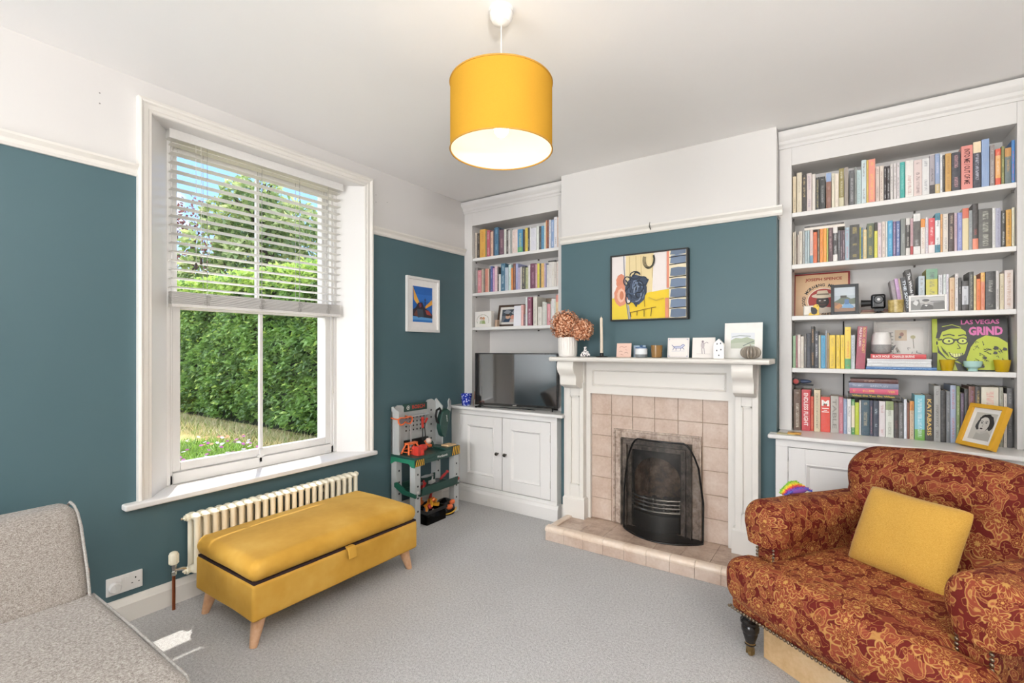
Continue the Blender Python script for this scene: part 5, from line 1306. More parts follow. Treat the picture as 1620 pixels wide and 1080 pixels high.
# ================================================================ MANTEL OBJECTS
MZ = 1.2945
def mat_marble(): 
    t = NT('white_ribbed_ceramic'); t.base(hx('e8e4de')); t.P(Roughness=0.35); return t.m
va = thing('ribbed_vase', 'white ribbed vase of dried copper hydrangeas at the left end of the mantel', 'vase', (-1.698, 3.20, MZ))
m = MB(); n = 96; vs = []; H_ = 0.145
prof = [(0.062, 0.0), (0.066, 0.003), (0.068, 0.02), (0.070, 0.08), (0.070, H_ - 0.004), (0.068, H_), (0.064, H_), (0.062, 0.10), (0.060, 0.01), (0.001, 0.008)]
for i, (r, z) in enumerate(prof):
    for k in range(n):
        a_ = 2 * PI * k / n; rr = r * (1 + (0.055 * (abs(math.sin(a_ * 12)) - 0.5) if 1 < i < 5 else 0)); vs.append((-1.698 + rr * math.cos(a_), 3.20 + rr * math.sin(a_), MZ + z))
m.add(vs, [(i * n + k, i * n + (k + 1) % n, (i + 1) * n + (k + 1) % n, (i + 1) * n + k) for i in range(len(prof) - 1) for k in range(n)] + [tuple(range(n))[::-1]])
m.build('vase_body', mat_marble(), va, smooth=60)
PETC = ['b87450', 'd08e68', 'dca582', 'e8c0a2', 'a06040']
def bloom(nm, c, R, npet, seed, label):
    rnd = random.Random(seed); m = MB()
    for k in range(npet):
        ph = math.acos(1 - 2 * (k + 0.5) / npet * 0.93); th = k * 2.39996
        d = Vector((math.sin(ph) * math.cos(th), math.sin(ph) * math.sin(th), math.cos(ph)))
        rr = R * (0.86 + 0.2 * rnd.random()); p = Vector(c) + d * rr
        x = d.cross(Vector((0.3, 0.2, 1))).normalized(); y = d.cross(x); ro = rnd.random() * 6.28
        for q in range(4):
            a_ = ro + q * PI / 2; e1 = x * math.cos(a_) + y * math.sin(a_); e2 = x * math.cos(a_ + PI / 2) + y * math.sin(a_ + PI / 2)
            L = 0.011 * (0.8 + 0.5 * rnd.random()); up = d * (0.004 * rnd.uniform(-0.6, 1.6))
            m.add([p, p + e1 * L * 0.6 + e2 * L * 0.5 + up, p + e1 * L * 1.15 + up * 2, p + e1 * L * 0.6 - e2 * L * 0.5 + up], [(0, 1, 2, 3)], rnd.choice((0, 1, 1, 2, 2, 3, 4)))
    m.ball(c, R * 0.84, 8, 4)
    o = m.build(nm, [plain(c_, 0.8, var=0.15) for c_ in PETC], va)
    return o
bloom('hydrangea_head', (-1.715, 3.195, MZ + 0.232), 0.108, 330, 4, '')
bloom('hydrangea_head', (-1.572, 3.185, MZ + 0.195), 0.078, 200, 9, '')
m = MB(); m.tube([(-1.70, 3.20, MZ + 0.02), (-1.715, 3.195, MZ + 0.16)], 0.003, 6); m.tube([(-1.69, 3.20, MZ + 0.02), (-1.655, 3.195, MZ + 0.14), (-1.60, 3.188, MZ + 0.17)], 0.003, 6)
m.build('stem', plain('6a5238', 0.7), va)
# figurine: little seated dalmatian-like creature group
m = MB(); cx_, cy_ = -1.545, 3.19
m.ball((cx_ - 0.008, cy_, MZ + 0.022), 0.022, 7, sc=(1.2, 0.9, 1)); m.tube([(cx_ - 0.004, cy_, MZ + 0.03), (cx_ - 0.002, cy_, MZ + 0.06)], [0.016, 0.010], 8); m.ball((cx_ - 0.002, cy_ - 0.002, MZ + 0.066), 0.0115, 6, sc=(1, 1.2, 1))
m.ball((cx_ + 0.022, cy_ - 0.006, MZ + 0.014), 0.014, 6, sc=(1.1, 1, 1)); m.ball((cx_ + 0.022, cy_ - 0.012, MZ + 0.034), 0.009, 6); m.ball((cx_ - 0.03, cy_ - 0.004, MZ + 0.012), 0.012, 6)
t = NT('white_glaze_with_dark_spots'); n1 = t.noise(t.obj(), 90, 0); t.base(t.mix(t.smooth(n1, 0.60, 0.63), hx('e6e2e0'), hx('3a3a40'))); t.P(Roughness=0.25)
tag(m.build('figurine', t.m, None, smooth=60, loc=(cx_, cy_, MZ)), 'tiny white spotted animal figurine between the vase and the candle', 'figurine')
cd2 = thing('candlestick', 'dark low candlestick holding a tall cream taper candle', 'candlestick', (-1.424, 3.20, MZ))
m = MB(); m.lathe([(0.040, 0), (0.042, 0.002), (0.040, 0.005), (0.014, 0.008), (0.012, 0.026), (0.015, 0.030), (0.010, 0.030), (0.010, 0.02), (0.001, 0.02)], (-1.424, 3.20, MZ), 20); m.build('holder', plain('2a2826', 0.4, 0.4), cd2, smooth=35)
m = MB(); m.tube([(-1.424, 3.20, MZ + 0.02), (-1.425, 3.20, MZ + 0.15), (-1.4275, 3.20, MZ + 0.276), (-1.4275, 3.20, MZ + 0.286)], [0.0115, 0.0105, 0.0095, 0.003], 14); m.tube([(-1.4275, 3.20, MZ + 0.284), (-1.427, 3.20, MZ + 0.296)], 0.001, 4)
m.build('candle', plain('ddd0bd', 0.45), cd2, smooth=50)
def card(name, label, x0, x1, y, h, mat, art=None, thick=0.006, tilt=6, cat='card', zb=MZ, edge=None):
    c = thing(name, label, cat, ((x0 + x1) / 2, y, zb + thick * math.sin(math.radians(tilt)) * 1.02), 0.0, local=True)
    wd = x1 - x0; R = Matrix.Rotation(math.radians(-tilt), 4, 'X')
    m = MB(); m.box(-wd / 2, wd / 2, 0, thick, 0.0002, h); m.xf(R); m.build('panel', mat, c, bevel=0.0008)
    if art:
        A = Art((R @ Vector((-wd / 2, -0.0004, 0.0))), R @ Vector((wd, 0, 0)) , R @ Vector((0, 0, h)))
        art(A); A.build('drawing', c, 0.5)
    return c
def a_pink(A): 
    A.rect(0.02, 0.02, 0.98, 0.98, 'e2bfae').line([(0.2, 0.7), (0.35, 0.78), (0.5, 0.7), (0.7, 0.76)], 0.012, 'a0564a').line([(0.2, 0.4), (0.3, 0.45), (0.42, 0.38)], 0.010, '7a4a3a').line([(0.55, 0.3), (0.7, 0.36), (0.8, 0.28)], 0.010, '7a4a3a').line([(0.3, 0.2), (0.5, 0.16)], 0.01, 'a0564a').line([(0.6, 0.55), (0.75, 0.5)], 0.01, 'a0564a')
card('ceramic_tile', 'small pink tile with red line drawings right of the candlestick', -1.314, -1.208, 3.20, 0.098, plain('d8b5a4', 0.4), a_pink, tilt=8, cat='tile')
card('greeting_card', 'pale blue card standing behind the blue and grey candle jar', -1.213, -1.127, 3.262, 0.083, plain('a9bdd2', 0.6), None, 0.002, 4)
cj = thing('candle_jar', 'short white candle jar with a blue lid and grey lower band', 'candle', (-1.132, 3.195, MZ))
m = MB(); m.lathe([(0.036, 0), (0.040, 0.004), (0.041, 0.022)], (-1.132, 3.195, MZ), 24); m.build('lower_band', plain('7f8486', 0.3), cj, smooth=35)
m = MB(); m.lathe([(0.0412, 0.022), (0.041, 0.058), (0.037, 0.062), (0.001, 0.062)], (-1.132, 3.195, MZ), 24); m.build('jar', plain('dfe2e4', 0.3), cj, smooth=35)
m = MB(); m.lathe([(0.039, 0.062), (0.039, 0.070), (0.012, 0.072), (0.008, 0.074), (0.012, 0.082), (0.001, 0.084)], (-1.132, 3.195, MZ), 24); m.build('lid', plain('4a6a94', 0.3), cj, smooth=35)
M_AMB = plain('a8875a', 0.15, 0.2, var=0.05)
t = NT('amber_glass'); t.base(hx('b48a50')); t.P(Roughness=0.08); t.p.inputs['Transmission Weight'].default_value = 0.45; M_AMB = t.m
cup('amber_tumbler', 'amber brown glass tumbler in the middle of the mantel', (-1.028, 3.20, MZ), 0.034, 0.038, 0.083, M_AMB, 'glass')
def a_dog(A):
    A.rect(0.02, 0.02, 0.98, 0.98, 'e4ded8').line([(0.05, 0.05), (0.95, 0.05), (0.95, 0.95), (0.05, 0.95), (0.05, 0.05)], 0.006, 'a9a8b4')
    A.poly([(0.28, 0.55), (0.40, 0.60), (0.62, 0.58), (0.72, 0.68), (0.80, 0.62), (0.70, 0.55), (0.66, 0.48), (0.36, 0.48)], 'c8cadc')
    for p in ([(0.32, 0.5), (0.24, 0.38)], [(0.40, 0.5), (0.40, 0.36)], [(0.62, 0.5), (0.60, 0.36)], [(0.68, 0.52), (0.78, 0.42)], [(0.30, 0.55), (0.20, 0.64)], [(0.28, 0.55), (0.62, 0.58), (0.72, 0.68), (0.80, 0.62), (0.66, 0.48), (0.36, 0.48), (0.28, 0.55)]): A.line(p, 0.011, '2d4a8a')
    A.line([(0.2, 0.33), (0.8, 0.34)], 0.005, 'a8b0c8')
    for x, y in ((0.08, 0.08), (0.92, 0.08), (0.08, 0.92), (0.92, 0.92)): A.ell(x, y, 0.04, 0.04, 'b8b8c4', 8)
card('delft_tile', 'cream tile with a blue running dog, right of the amber tumbler', -0.958, -0.820, 3.20, 0.132, plain('dbd4cc', 0.35), a_dog, tilt=7, cat='tile')
def a_per(A):
    A.rect(0.02, 0.02, 0.98, 0.98, 'e5dfda').line([(0.45, 0.2), (0.42, 0.5), (0.40, 0.72)], 0.012, '6a6470').line([(0.55, 0.2), (0.52, 0.5)], 0.012, '6a6470').ell(0.46, 0.62, 0.08, 0.16, 'b8aeb0').ell(0.46, 0.80, 0.05, 0.06, '8a7f84', 10).line([(0.50, 0.68), (0.64, 0.78), (0.70, 0.72)], 0.012, '8a8088').line([(0.2, 0.2), (0.8, 0.2)], 0.006, 'a8a0a0')
card('delft_tile', 'cream tile with a faint standing figure, left of the white card house', -0.800, -0.662, 3.20, 0.132, plain('dbd4cc', 0.35), a_per, tilt=7, cat='tile')
ho = thing('ceramic_house', 'small white ceramic house with dark windows beside the figure tile', 'ornament', (-0.628, 3.16, MZ), 0.0, local=True)
m = MB(); m.prism([(-0.031, 0), (0.031, 0), (0.031, 0.085), (0.0, 0.122), (-0.031, 0.092)], 'y', -0.02, 0.02); m.build('house_body', plain('e9e6e2', 0.3), ho, bevel=0.002)
m = MB()
for (x, z) in ((-0.012, 0.085), (0.010, 0.05), (-0.014, 0.045), (0.008, 0.088), (-0.002, 0.015)): m.box(x, x + 0.007, -0.0212, -0.0200, z, z + 0.010)
m.build('window_mark', plain('55555c', 0.5), ho)
def a_land(A):
    A.rect(0.17, 0.28, 0.80, 0.72, 'cfd3cd').rect(0.17, 0.52, 0.80, 0.72, 'd9dce0').poly([(0.17, 0.50), (0.30, 0.58), (0.45, 0.56), (0.60, 0.60), (0.80, 0.52), (0.80, 0.40), (0.17, 0.40)], 'a9b39c').poly([(0.17, 0.28), (0.17, 0.42), (0.5, 0.45), (0.80, 0.36), (0.80, 0.28)], 'b9bfae').line([(0.2, 0.60), (0.4, 0.64), (0.7, 0.62)], 0.010, '8f9a94').line([(0.5, 0.35), (0.7, 0.45), (0.78, 0.47)], 0.012, '777f7c')
card('art_card', 'large white card with a small pale landscape drawing, right end of the mantel', -0.616, -0.402, 3.245, 0.222, plain('e9e7e2', 0.6), a_land, 0.003, 6, 'card')
m = MB(); n = 84; vs = []
for i in range(15):
    ph = PI * i / 14
    for k in range(n):
        a_ = 2 * PI * k / n; rr = 0.055 * math.sin(ph) ** 0.8 * (1 - 0.30 * abs(math.cos(a_ * 8)) ** 6) + 0.002
        vs.append((-0.452 + rr * math.cos(a_), 3.15 + rr * math.sin(a_), MZ + 0.038 - 0.038 * math.cos(ph)))
m.add(vs, [(i * n + k, i * n + (k + 1) % n, (i + 1) * n + (k + 1) % n, (i + 1) * n + k) for i in range(14) for k in range(n)])
m.tube([(-0.452, 3.15, MZ + 0.073), (-0.455, 3.152, MZ + 0.088)], [0.004, 0.0025], 6)
tag(m.build('ribbed_ornament', plain('a39a8e', 0.3, 0.4, var=0.15), None, smooth=60, loc=(-0.452, 3.15, MZ)), 'round ribbed silver-grey gourd ornament in front of the white card', 'ornament')
# book rows: left x, right x, height in mm, spine colour, lettering colour, optional band
BOOKS = {
 'R1': '''
-262.7 -243.6 231 d9c7a6 6a5a48 
-239.8 -212.9 249 d8ccb4 b0a080 
-211.9 -188.0 232 2a2220 e0c890 
-186.2 -160.2 235 d6c8c4 8a6f9a 
-158.4 -140.9 226 e0d6cc a09080 
-140.0 -120.4 200 25282a c0b070 
-119.1 -91.1 200 1f2426 b0b0b0 
-85.7 -59.8 216 8a5a48 c0a098 t8fa8d0
-57.6 -42.1 211 ddd6c0 908878 
-40.8 -22.4 205 e8dccc c8b8a8 
-21.1 3.7 230 8d8040 e0d8c0 bd0c8a8
5.9 25.3 232 9a8f86 d8d0c8 
29.6 55.1 208 55565a c8c8c8 
56.4 65.7 224 8c918c 404040 
66.6 86.7 203 b9cfcf 6a8a90 
88.4 111.7 257 c9d8da 502838 
112.6 122.1 253 d8b24a a08030 
122.5 153.7 254 e8917c e8c060 
155.3 173.1 205 d3c0b6 8a7068 
174.4 192.5 206 dccfc0 803030 
193.3 206.1 199 2b2226 e0e0e0 
206.9 221.2 197 2b2226 e0e0e0 
222.8 235.0 206 dcd6d2 504850 
237.0 250.8 207 d8d2cf 504850 
251.9 265.2 206 d8cfd0 504850 
265.6 287.0 205 1fa59c a0e0d8 
289.5 325.2 209 e6e2dc a04838 
326.2 362.1 203 dcc9c4 6a4a4a 
362.8 393.3 205 dedddb 505870 
394.0 415.6 217 a8a0a6 303030 b3a3436
416.6 436.3 219 8fa3c6 d8d8e8 bd0b880
437.6 447.1 211 e5e5e5 707070 
447.7 457.1 206 35302e d0c0b0 
458.5 483.1 211 c99a4a 9a6a28 
485.1 520.6 210 1c2030 e0a0a8 
522.9 568.3 235 e08a80 5a2a2a 
569.9 600.6 247 1d2236 d0d0e0 te8d4b0
602.8 632.5 253 8aa2c8 d8e4f0 
634.9 652.8 216 8d8280 d0c8c8 
655.0 675.5 190 e0502c f8e0c0 me8a860
677.3 688.5 199 7a7a3c e0d890 
690.6 714.0 187 5f6f70 d0a050 tc08840
715.5 727.4 223 2f7fc4 d04038 
''',
 'R2': '''
-262.7 -254.0 205 cbbfa8 806850 
-252.8 -244.2 209 c9bfb0 806850 
-243.4 -236.0 179 5a4030 d0c0a0 
-235.2 -228.6 187 d8ccc0 a08878 
-227.8 -210.4 208 d4cabc 908070 
-208.8 -197.3 207 a8a8a4 303030 
-196.1 -183.5 205 b4c4ca 506878 
-182.7 -172.0 207 a8bcc0 e0e8e8 
-170.5 -153.0 206 ddc4bc 6a90a8 b6a98b0
-152.3 -131.9 191 e0682c a03818 
-129.7 -120.0 204 5a4a3c e0c8a0 
-118.1 -101.4 214 ea8f30 c06018 
-100.6 -83.6 212 f0a030 c87018 
-82.9 -75.5 210 b8c860 607020 
-74.4 -52.2 211 4a2430 c8a0a0 
-51.1 -27.5 210 e4dfda e8e8e8 m201c20
-26.1 -14.6 185 3a3840 c8c8d0 
-13.9 -3.9 184 40283c d8c8d0 
-3.2 8.2 182 4a2438 e8d0d8 
9.3 30.5 196 9ab0be c06070 
31.6 79.3 208 26261f d8c060 
80.4 86.6 191 c8c040 606010 
87.2 95.5 186 3a6a84 d0e0e8 
96.5 113.6 172 e0c890 60a0a0 
114.6 147.4 206 4a5a40 d8c030 
149.1 164.2 207 e0da50 a0a020 t201c1c
165.2 183.1 202 dcccd0 a05060 
184.5 200.6 206 dccfc4 806060 
201.6 209.5 207 d8dcd8 708090 
210.5 233.3 207 2f98c4 a0dcf0 
234.2 247.8 200 6f5a84 e0d0e8 
248.5 265.5 199 5068a0 f0f0f8 
268.6 290.4 211 7f8480 d8d8d8 
291.4 310.3 210 d8d4ce d8d4ce m282420
311.3 323.5 205 c09ea4 a03040 bb02028
324.5 354.6 228 e4e2de c8c8c8 m504c48
356.2 374.7 196 ece4dc b08040 te8902c
375.7 388.5 201 dcd4d8 9090b0 
389.5 416.2 194 d8404a f8e8e8 beae0de
416.8 437.6 217 2e7f94 282828 me8e8e8
438.6 447.7 209 d8a060 905020 
448.9 471.3 209 d8d0c4 808080 
472.5 495.0 210 3a2420 e0c8b0 
495.9 507.2 206 c8aeb8 905070 
507.8 526.9 206 8088c0 c0c8f0 
527.5 552.4 226 e0cfa0 3090a0 td86848
553.3 567.2 211 9aa0a0 606468 
567.6 590.0 244 2a2220 c04030 be88868
590.8 642.2 211 45443f c8c8b8 
643.3 655.3 210 dcdcd8 a0a0a0 
655.9 676.3 207 a8a8bc 606080 
677.4 692.6 190 2e2c28 d8d8d0 
694.0 714.4 192 d0982c 604010 
715.7 726.0 200 d8d4b8 a09870 
''',
 'R3': '''
347.2 373.3 201 b8c4cc 706040 b605848
379.3 427.7 236 c8c040 303050 t70a080
430.2 448.5 200 d8d8dc 505058 
450.2 461.5 201 d4dcd8 687078 
462.5 472.4 202 dcd8e0 786888 
475.2 496.9 181 d8b890 b06030 
498.2 511.3 201 e0dcda 404040 
513.0 524.3 178 2a2826 d0d0d0 
525.7 552.1 159 2a2826 404048 mc8ccd0
553.5 571.8 206 3a3a36 a8a898 
572.4 582.2 184 e0cc90 907030 
582.9 599.0 165 e87830 983810 
600.0 616.0 198 e0906c d04838 te0b058
617.6 655.7 201 25282a b8b8b0 
656.9 669.8 201 d0ccc8 606060 
671.3 686.9 185 d4c8a8 807050 
689.0 721.3 202 dccfc8 b07848 
''',
 'R4': '''
-262.7 -245.4 201 86a880 405040 
-244.6 -236.0 202 a06068 e0c0c0 
-235.2 -219.7 208 e0d4cc b0a090 
-218.9 -202.7 197 ddd4c8 a09080 
-201.5 -188.1 214 6a6664 c8c8c8 
-186.9 -165.2 216 1c2230 3c4258 
-164.4 -147.0 258 1c1a1a e0a050 
-146.2 -124.4 229 1f2633 e8e8f0 
-123.7 -114.0 202 d4cfb8 808060 
-112.5 -90.3 201 4aa4cc 2060a0 
-89.2 -82.2 230 9aa0a8 404860 
-81.1 -70.0 215 a08858 604020 
-68.9 -39.1 202 f0cc28 b08808 
-35.5 -15.7 202 f0cc28 b08808 
-13.2 6.8 202 f0d030 b08808 
8.2 37.2 250 f0d040 e06828 b50a060
38.6 56.8 201 c8d0d4 506070 
''',
 'R5': '''
-258.2 -218.8 256 5a3a22 e8dcc8 
-214.9 -168.5 257 cc2c38 f0d8d0 
-167.7 -151.3 215 dc5030 f0a080 
-149.0 -116.5 257 dccba8 282420 
-115.0 -65.8 216 e03c24 f8f0e0 
-63.6 -23.1 224 b8b4ac 908c84 
-22.0 0.4 219 c07080 e8c0c0 
1.5 18.3 210 8ca0c0 d0d8e8 
19.4 38.9 210 e4e4e4 404040 
40.3 56.6 211 3f8f48 e8e0c0 me8dcc0
57.3 77.6 192 b8c814 d0e040 
79.0 87.3 206 dcd8d0 a0a098 
88.7 128.3 209 1f4a5c d8c8a0 
129.3 143.6 209 2a2c4c c89090 
145.3 171.3 208 1c2c44 c8d8e0 
172.6 201.3 207 e0d8d8 b86868 
202.7 239.5 209 d8dcd0 687058 t90a068
240.8 261.3 201 2a1c1c 803030 
262.3 284.8 202 606060 b0b0b0 
285.2 298.3 225 e8ecf4 c0c8d8 
299.6 309.3 206 7a4028 c08860 
311.0 330.4 215 d8c0a0 905030 te09030
331.8 375.2 253 7ac4d4 e8f4f8 b70b040
376.9 411.7 253 2b2926 e0c070 
413.3 441.1 309 a0a09c 404040 
442.7 463.7 284 151515 404040 
465.3 480.7 281 707478 b0b4b8 
481.9 505.1 314 9aa8c0 c05030 
506.7 520.8 311 7a9050 d0d8b0 
522.4 536.5 273 50405a a090a8 
538.0 553.5 297 282828 606060 
554.8 579.7 311 6a3a28 a878a8 b6a4080
581.2 603.1 312 1c1a18 d0b060 
604.3 671.0 310 dcd6c4 d06060 
672.5 687.1 312 a0a090 606050 
688.5 700.7 280 d8d0c4 a09080 
701.9 723.2 309 505052 909090 
''',
 'L1': '''
-2832.6 -2809.7 239 cdc0b0 604838 
-2808.3 -2777.5 230 2e2a26 b0a090 
-2774.1 -2709.9 260 e0a838 c07820 
-2707.9 -2694.8 244 8a9060 404020 
-2693.5 -2660.3 243 c05068 f0e0e0 
-2657.7 -2648.6 230 4a2420 a08070 
-2647.4 -2619.0 224 dcb49c a04838 
-2617.7 -2606.2 247 3a3048 807898 
-2604.9 -2561.7 256 2f6a8c 90b8d0 
-2560.5 -2547.2 244 1c2438 606880 
-2545.3 -2503.4 225 6a4458 d0a8a8 
-2501.5 -2476.7 227 dcdcd4 a0a098 
-2475.5 -2452.1 221 4a4644 e8d8d0 
-2450.8 -2432.5 211 dcd8d4 605850 
-2431.3 -2413.0 218 a8aaa4 404440 
-2411.8 -2380.9 209 e4d4cc c08070 
-2379.7 -2353.9 208 ecd8d0 d0a0a0 
-2352.7 -2297.5 203 3a8cb8 d8e060 b48a070
-2295.7 -2274.0 194 1c2024 a06030 
-2272.3 -2246.6 205 e0c440 a08010 
-2245.5 -2230.4 204 2c2c28 e8e8d0 
-2229.2 -2214.2 205 e4e4e4 b0b0b0 
-2213.1 -2161.6 195 dcdce4 c8c8d8 
-2160.5 -2136.2 207 e4e8e0 b8b8b0 
-2134.5 -2110.9 200 3a3a3c 808890 
-2109.8 -2083.0 199 4a94bc 204060 
-2081.9 -2067.5 224 dce4d8 90a888 
-2066.4 -2055.4 241 d89060 904020 
-2054.3 -2036.1 241 7a3424 c0a040 
-2034.5 -2014.3 241 d0d4dc 7080b0 
-2013.2 -1988.8 237 8ca8d0 f0f0f8 
-1987.2 -1957.5 256 e8e4e8 404048 
-1956.5 -1942.6 250 e8c8b0 b08060 
''',
 'L2': '''
-2829.9 -2800.9 238 8a8480 d0c8c0 
-2798.9 -2756.1 210 d88890 f0d0d0 
-2754.1 -2732.3 217 c8b8a4 807058 
-2731.0 -2716.5 220 706860 c0b8a8 
-2714.5 -2678.5 218 d8907c b03028 
-2677.2 -2665.5 214 e0c8b4 a07858 
-2664.2 -2651.2 212 2c2828 806860 
-2649.9 -2626.7 234 5060a0 a0b0e0 
-2625.4 -2606.2 216 c088b8 f0d0e8 
-2604.9 -2574.4 229 e8c8cc c08890 
-2573.1 -2556.7 216 3c3434 e0c0c0 
-2555.4 -2535.3 154 e0e0dc b0b0a8 
-2534.0 -2487.9 247 2c6a88 d0e8f0 
-2486.6 -2452.1 207 b8c4d0 8090a0 
-2450.8 -2423.3 229 c8e0dc 80a8a0 
-2422.1 -2403.3 197 e0862c f0c080 
-2402.1 -2374.9 235 6a3a3c e0a050 
-2373.7 -2350.9 232 9aa0cc d0d8f0 
-2349.1 -2325.3 192 b8acc8 786890 
-2324.1 -2309.3 198 d8d4c8 a09878 
-2307.5 -2272.3 198 3c3c38 d8d0a0 
-2271.1 -2242.0 187 b4b88c 606838 
-2240.8 -2223.5 204 e0dcdc a09898 
-2221.7 -2171.9 216 6a2c4c c090a8 
-2170.7 -2153.1 207 c898a0 f0d8d8 
-2152.0 -2128.9 210 e0d444 a09010 
-2127.7 -2115.4 208 60583c c0b880 
-2114.3 -2085.8 208 e0b868 c07820 
-2084.7 -2070.8 206 c4a8bc 806078 
-2069.2 -2059.8 202 7880a8 c0c8e0 
-2058.7 -2037.8 191 dcd8d4 b0a8a0 
-2036.7 -2008.8 210 e0dcd8 b8b0a8 
-2007.8 -1984.4 210 e0dcd4 b8a890 
-1983.4 -1962.9 207 d4ccc4 a09080 
-1961.8 -1942.6 210 e4dcd4 c08070 
''',
 'L3': '''
-2315.0 -2290.6 183 e8b0a8 c07878 
-2289.0 -2269.6 100 6a4a58 b8a0a8 
-2268.0 -2250.3 247 dfe4e2 b0b8b8 
-2247.9 -2208.1 246 8a3c5c f0e0e8 
-2191.4 -2153.0 246 dcd8cc a8a498 
-2142.8 -2104.1 156 dcd8d0 a8a8a0 
-2101.8 -2075.7 198 d4d4cc a0a090 
-2073.4 -2056.7 190 c8ccc4 909488 
-2054.4 -2023.4 178 d89098 f0d0d0 
-2021.1 -2011.4 200 c8c8c0 909088 
-2009.9 -1987.4 219 e4e0e0 b0a8a8 
-1985.9 -1970.3 218 d8dcd4 a8b0a0 
-1968.8 -1941.5 249 e8c89c c07060 te09080
''',
}
# ================================================================ BOOKS
PAL = {'black': '1c1c1c', 'charcoal': '3c3c3e', 'grey': '88888a', 'pale grey': 'b8bab8', 'white': 'e4e4e4', 'cream': 'dcd0be', 'tan': 'c0a888',
       'brown': '5c3c28', 'olive': '8a8448', 'dark green': '38523f', 'green': '3f8f48', 'lime': 'b8c814', 'pale green': 'a8b890', 'yellow': 'f0d030',
       'mustard': 'd8a038', 'orange': 'ea7c30', 'red': 'd0302c', 'salmon': 'e09080', 'pink': 'dcb0b4', 'maroon': '6a2030', 'plum': '6a3a58', 'purple': '6f5a94',
       'lilac': '9aa0cc', 'navy': '1e2844', 'blue': '3080c0', 'sky blue': '60b0dc', 'slate blue': '50708a', 'teal': '2f8a94', 'pale blue': 'b4c8d4', 'mint': 'c8e0dc'}
def cname(h):
    c = [int(h[i:i + 2], 16) for i in (0, 2, 4)]
    return min(PAL, key=lambda k: sum((a - int(PAL[k][i * 2:i * 2 + 2], 16)) ** 2 for i, a in enumerate(c)))
WHERE = {'R1': "top shelf of right bookcase", 'R2': "second shelf of right bookcase", 'R3': "third shelf of right bookcase", 'R4': "fourth shelf of right bookcase",
         'R5': "cupboard top right of chimney", 'L1': "top shelf of left bookcase", 'L2': "middle shelf of left bookcase", 'L3': "lowest shelf of left bookcase"}
ZS = {'R1': 2.2075, 'R2': 1.8825, 'R3': 1.5605, 'R4': 1.2355, 'R5': 0.8425, 'L1': 2.1935, 'L2': 1.8695, 'L3': 1.5525}
TITLE = {('R5', 'cc2c38'): ('ENDLESS FLIGHT', 'f0dcd8'), ('R5', '2b2926'): ('KATABASIS', 'e0c070'), ('R5', 'b8b4ac'): ('TABLE', '8f8b84'),
         ('R1', 'e08a80'): ('INTO ME / OUT OF ME', '5a2a2a')}
RB = random.Random(12)
def vec(h): return list(hx(h)[:3])
def book_mesh(w_, h, d):
    m = MB(); t_ = min(0.0022, w_ * 0.22); r = 0.0018 if w_ > 0.012 else 0.0006
    ns_ = 4; pts = []
    for i in range(ns_ + 1):
        u = i / ns_; x = -w_ / 2 + w_ * u; y = -r * math.sin(PI * u); pts.append((x, y, u))
    for (a, b) in zip(pts, pts[1:]):
        m.add([(a[0], a[1], 0), (b[0], b[1], 0), (b[0], b[1], h), (a[0], a[1], h)], [(0, 1, 2, 3)], 0, [((a[2] + 1e-4, 1e-4), (b[2] + 1e-4, 1e-4), (b[2] + 1e-4, 1), (a[2] + 1e-4, 1))])
    m.add([(p[0], p[1], h) for p in pts] + [(w_ / 2, 0.004, h), (-w_ / 2, 0.004, h)], [tuple(range(ns_ + 3))], 0)
    m.add([(p[0], p[1], 0) for p in pts] + [(w_ / 2, 0.004, 0), (-w_ / 2, 0.004, 0)], [tuple(range(ns_ + 3))[::-1]], 0)
    m.box(-w_ / 2, -w_ / 2 + t_, 0.0, d, 0, h, 0); m.box(w_ / 2 - t_, w_ / 2, 0.0, d, 0, h, 0)
    e = 0.003 if w_ > 0.02 else 0.0006
    m.box(-w_ / 2 + t_, w_ / 2 - t_, 0.002, d - 0.002, e, h - e, 1)
    return m
def make_book(x0, x1, h, zb, y, c1, c2, pat, d, label, group, tiltdeg=0.0, name='book'):
    w_ = x1 - x0
    m = book_mesh(w_, h, d)
    o = m.build(name, [M_BOOK, M_PAGES], None, loc=(0, 0, 0))
    o.location = ((x0 + x1) / 2, y, zb); o.rotation_euler = (0, math.radians(tiltdeg), 0)
    c3, b0, b1 = c1, 2.0, 3.0
    if pat:
        k, c3 = pat[0], pat[1:]
        b0, b1 = {'t': (0.76, 2), 'b': (-1, 0.24), 'm': (0.20, 0.82), 'c': (0.45, 0.72)}[k]
    o['c1'] = vec(c1); o['c2'] = vec(c2); o['c3'] = vec(c3); o['rng'] = [b0, b1, round(RB.uniform(1, 90), 2)]
    return tag(o, label, 'book', group)
def spine_title(o, txt, h, w_, c, z0=0.12, z1=0.92, frac=0.5):
    m = MB(); text_on(m, txt, (-w_ * frac / 2, -0.0024, h * z1), (0, 0, -1), (1, 0, 0), h * (z1 - z0), w_ * frac, 0, 0.02)
    t_ = m.build('title_lettering', plain(c, 0.5), None, loc=(0, 0, 0)); t_.parent = o
ORD = ['first', 'second', 'third', 'fourth', 'fifth', 'sixth', 'seventh', 'eighth', 'ninth', 'tenth', 'eleventh', 'twelfth', 'thirteenth', 'fourteenth', 'fifteenth', 'sixteenth', 'seventeenth', 'eighteenth', 'nineteenth', 'twentieth'] 
def ordn(i, n):
    if i < 20: return ORD[i] + ' from the left'
    j = n - 1 - i
    if j < 20: return (ORD[j] + ' from the right') if j else 'rightmost'
    return 'twenty-' + ORD[i - 20] + ' from the left'
used_labels = set()
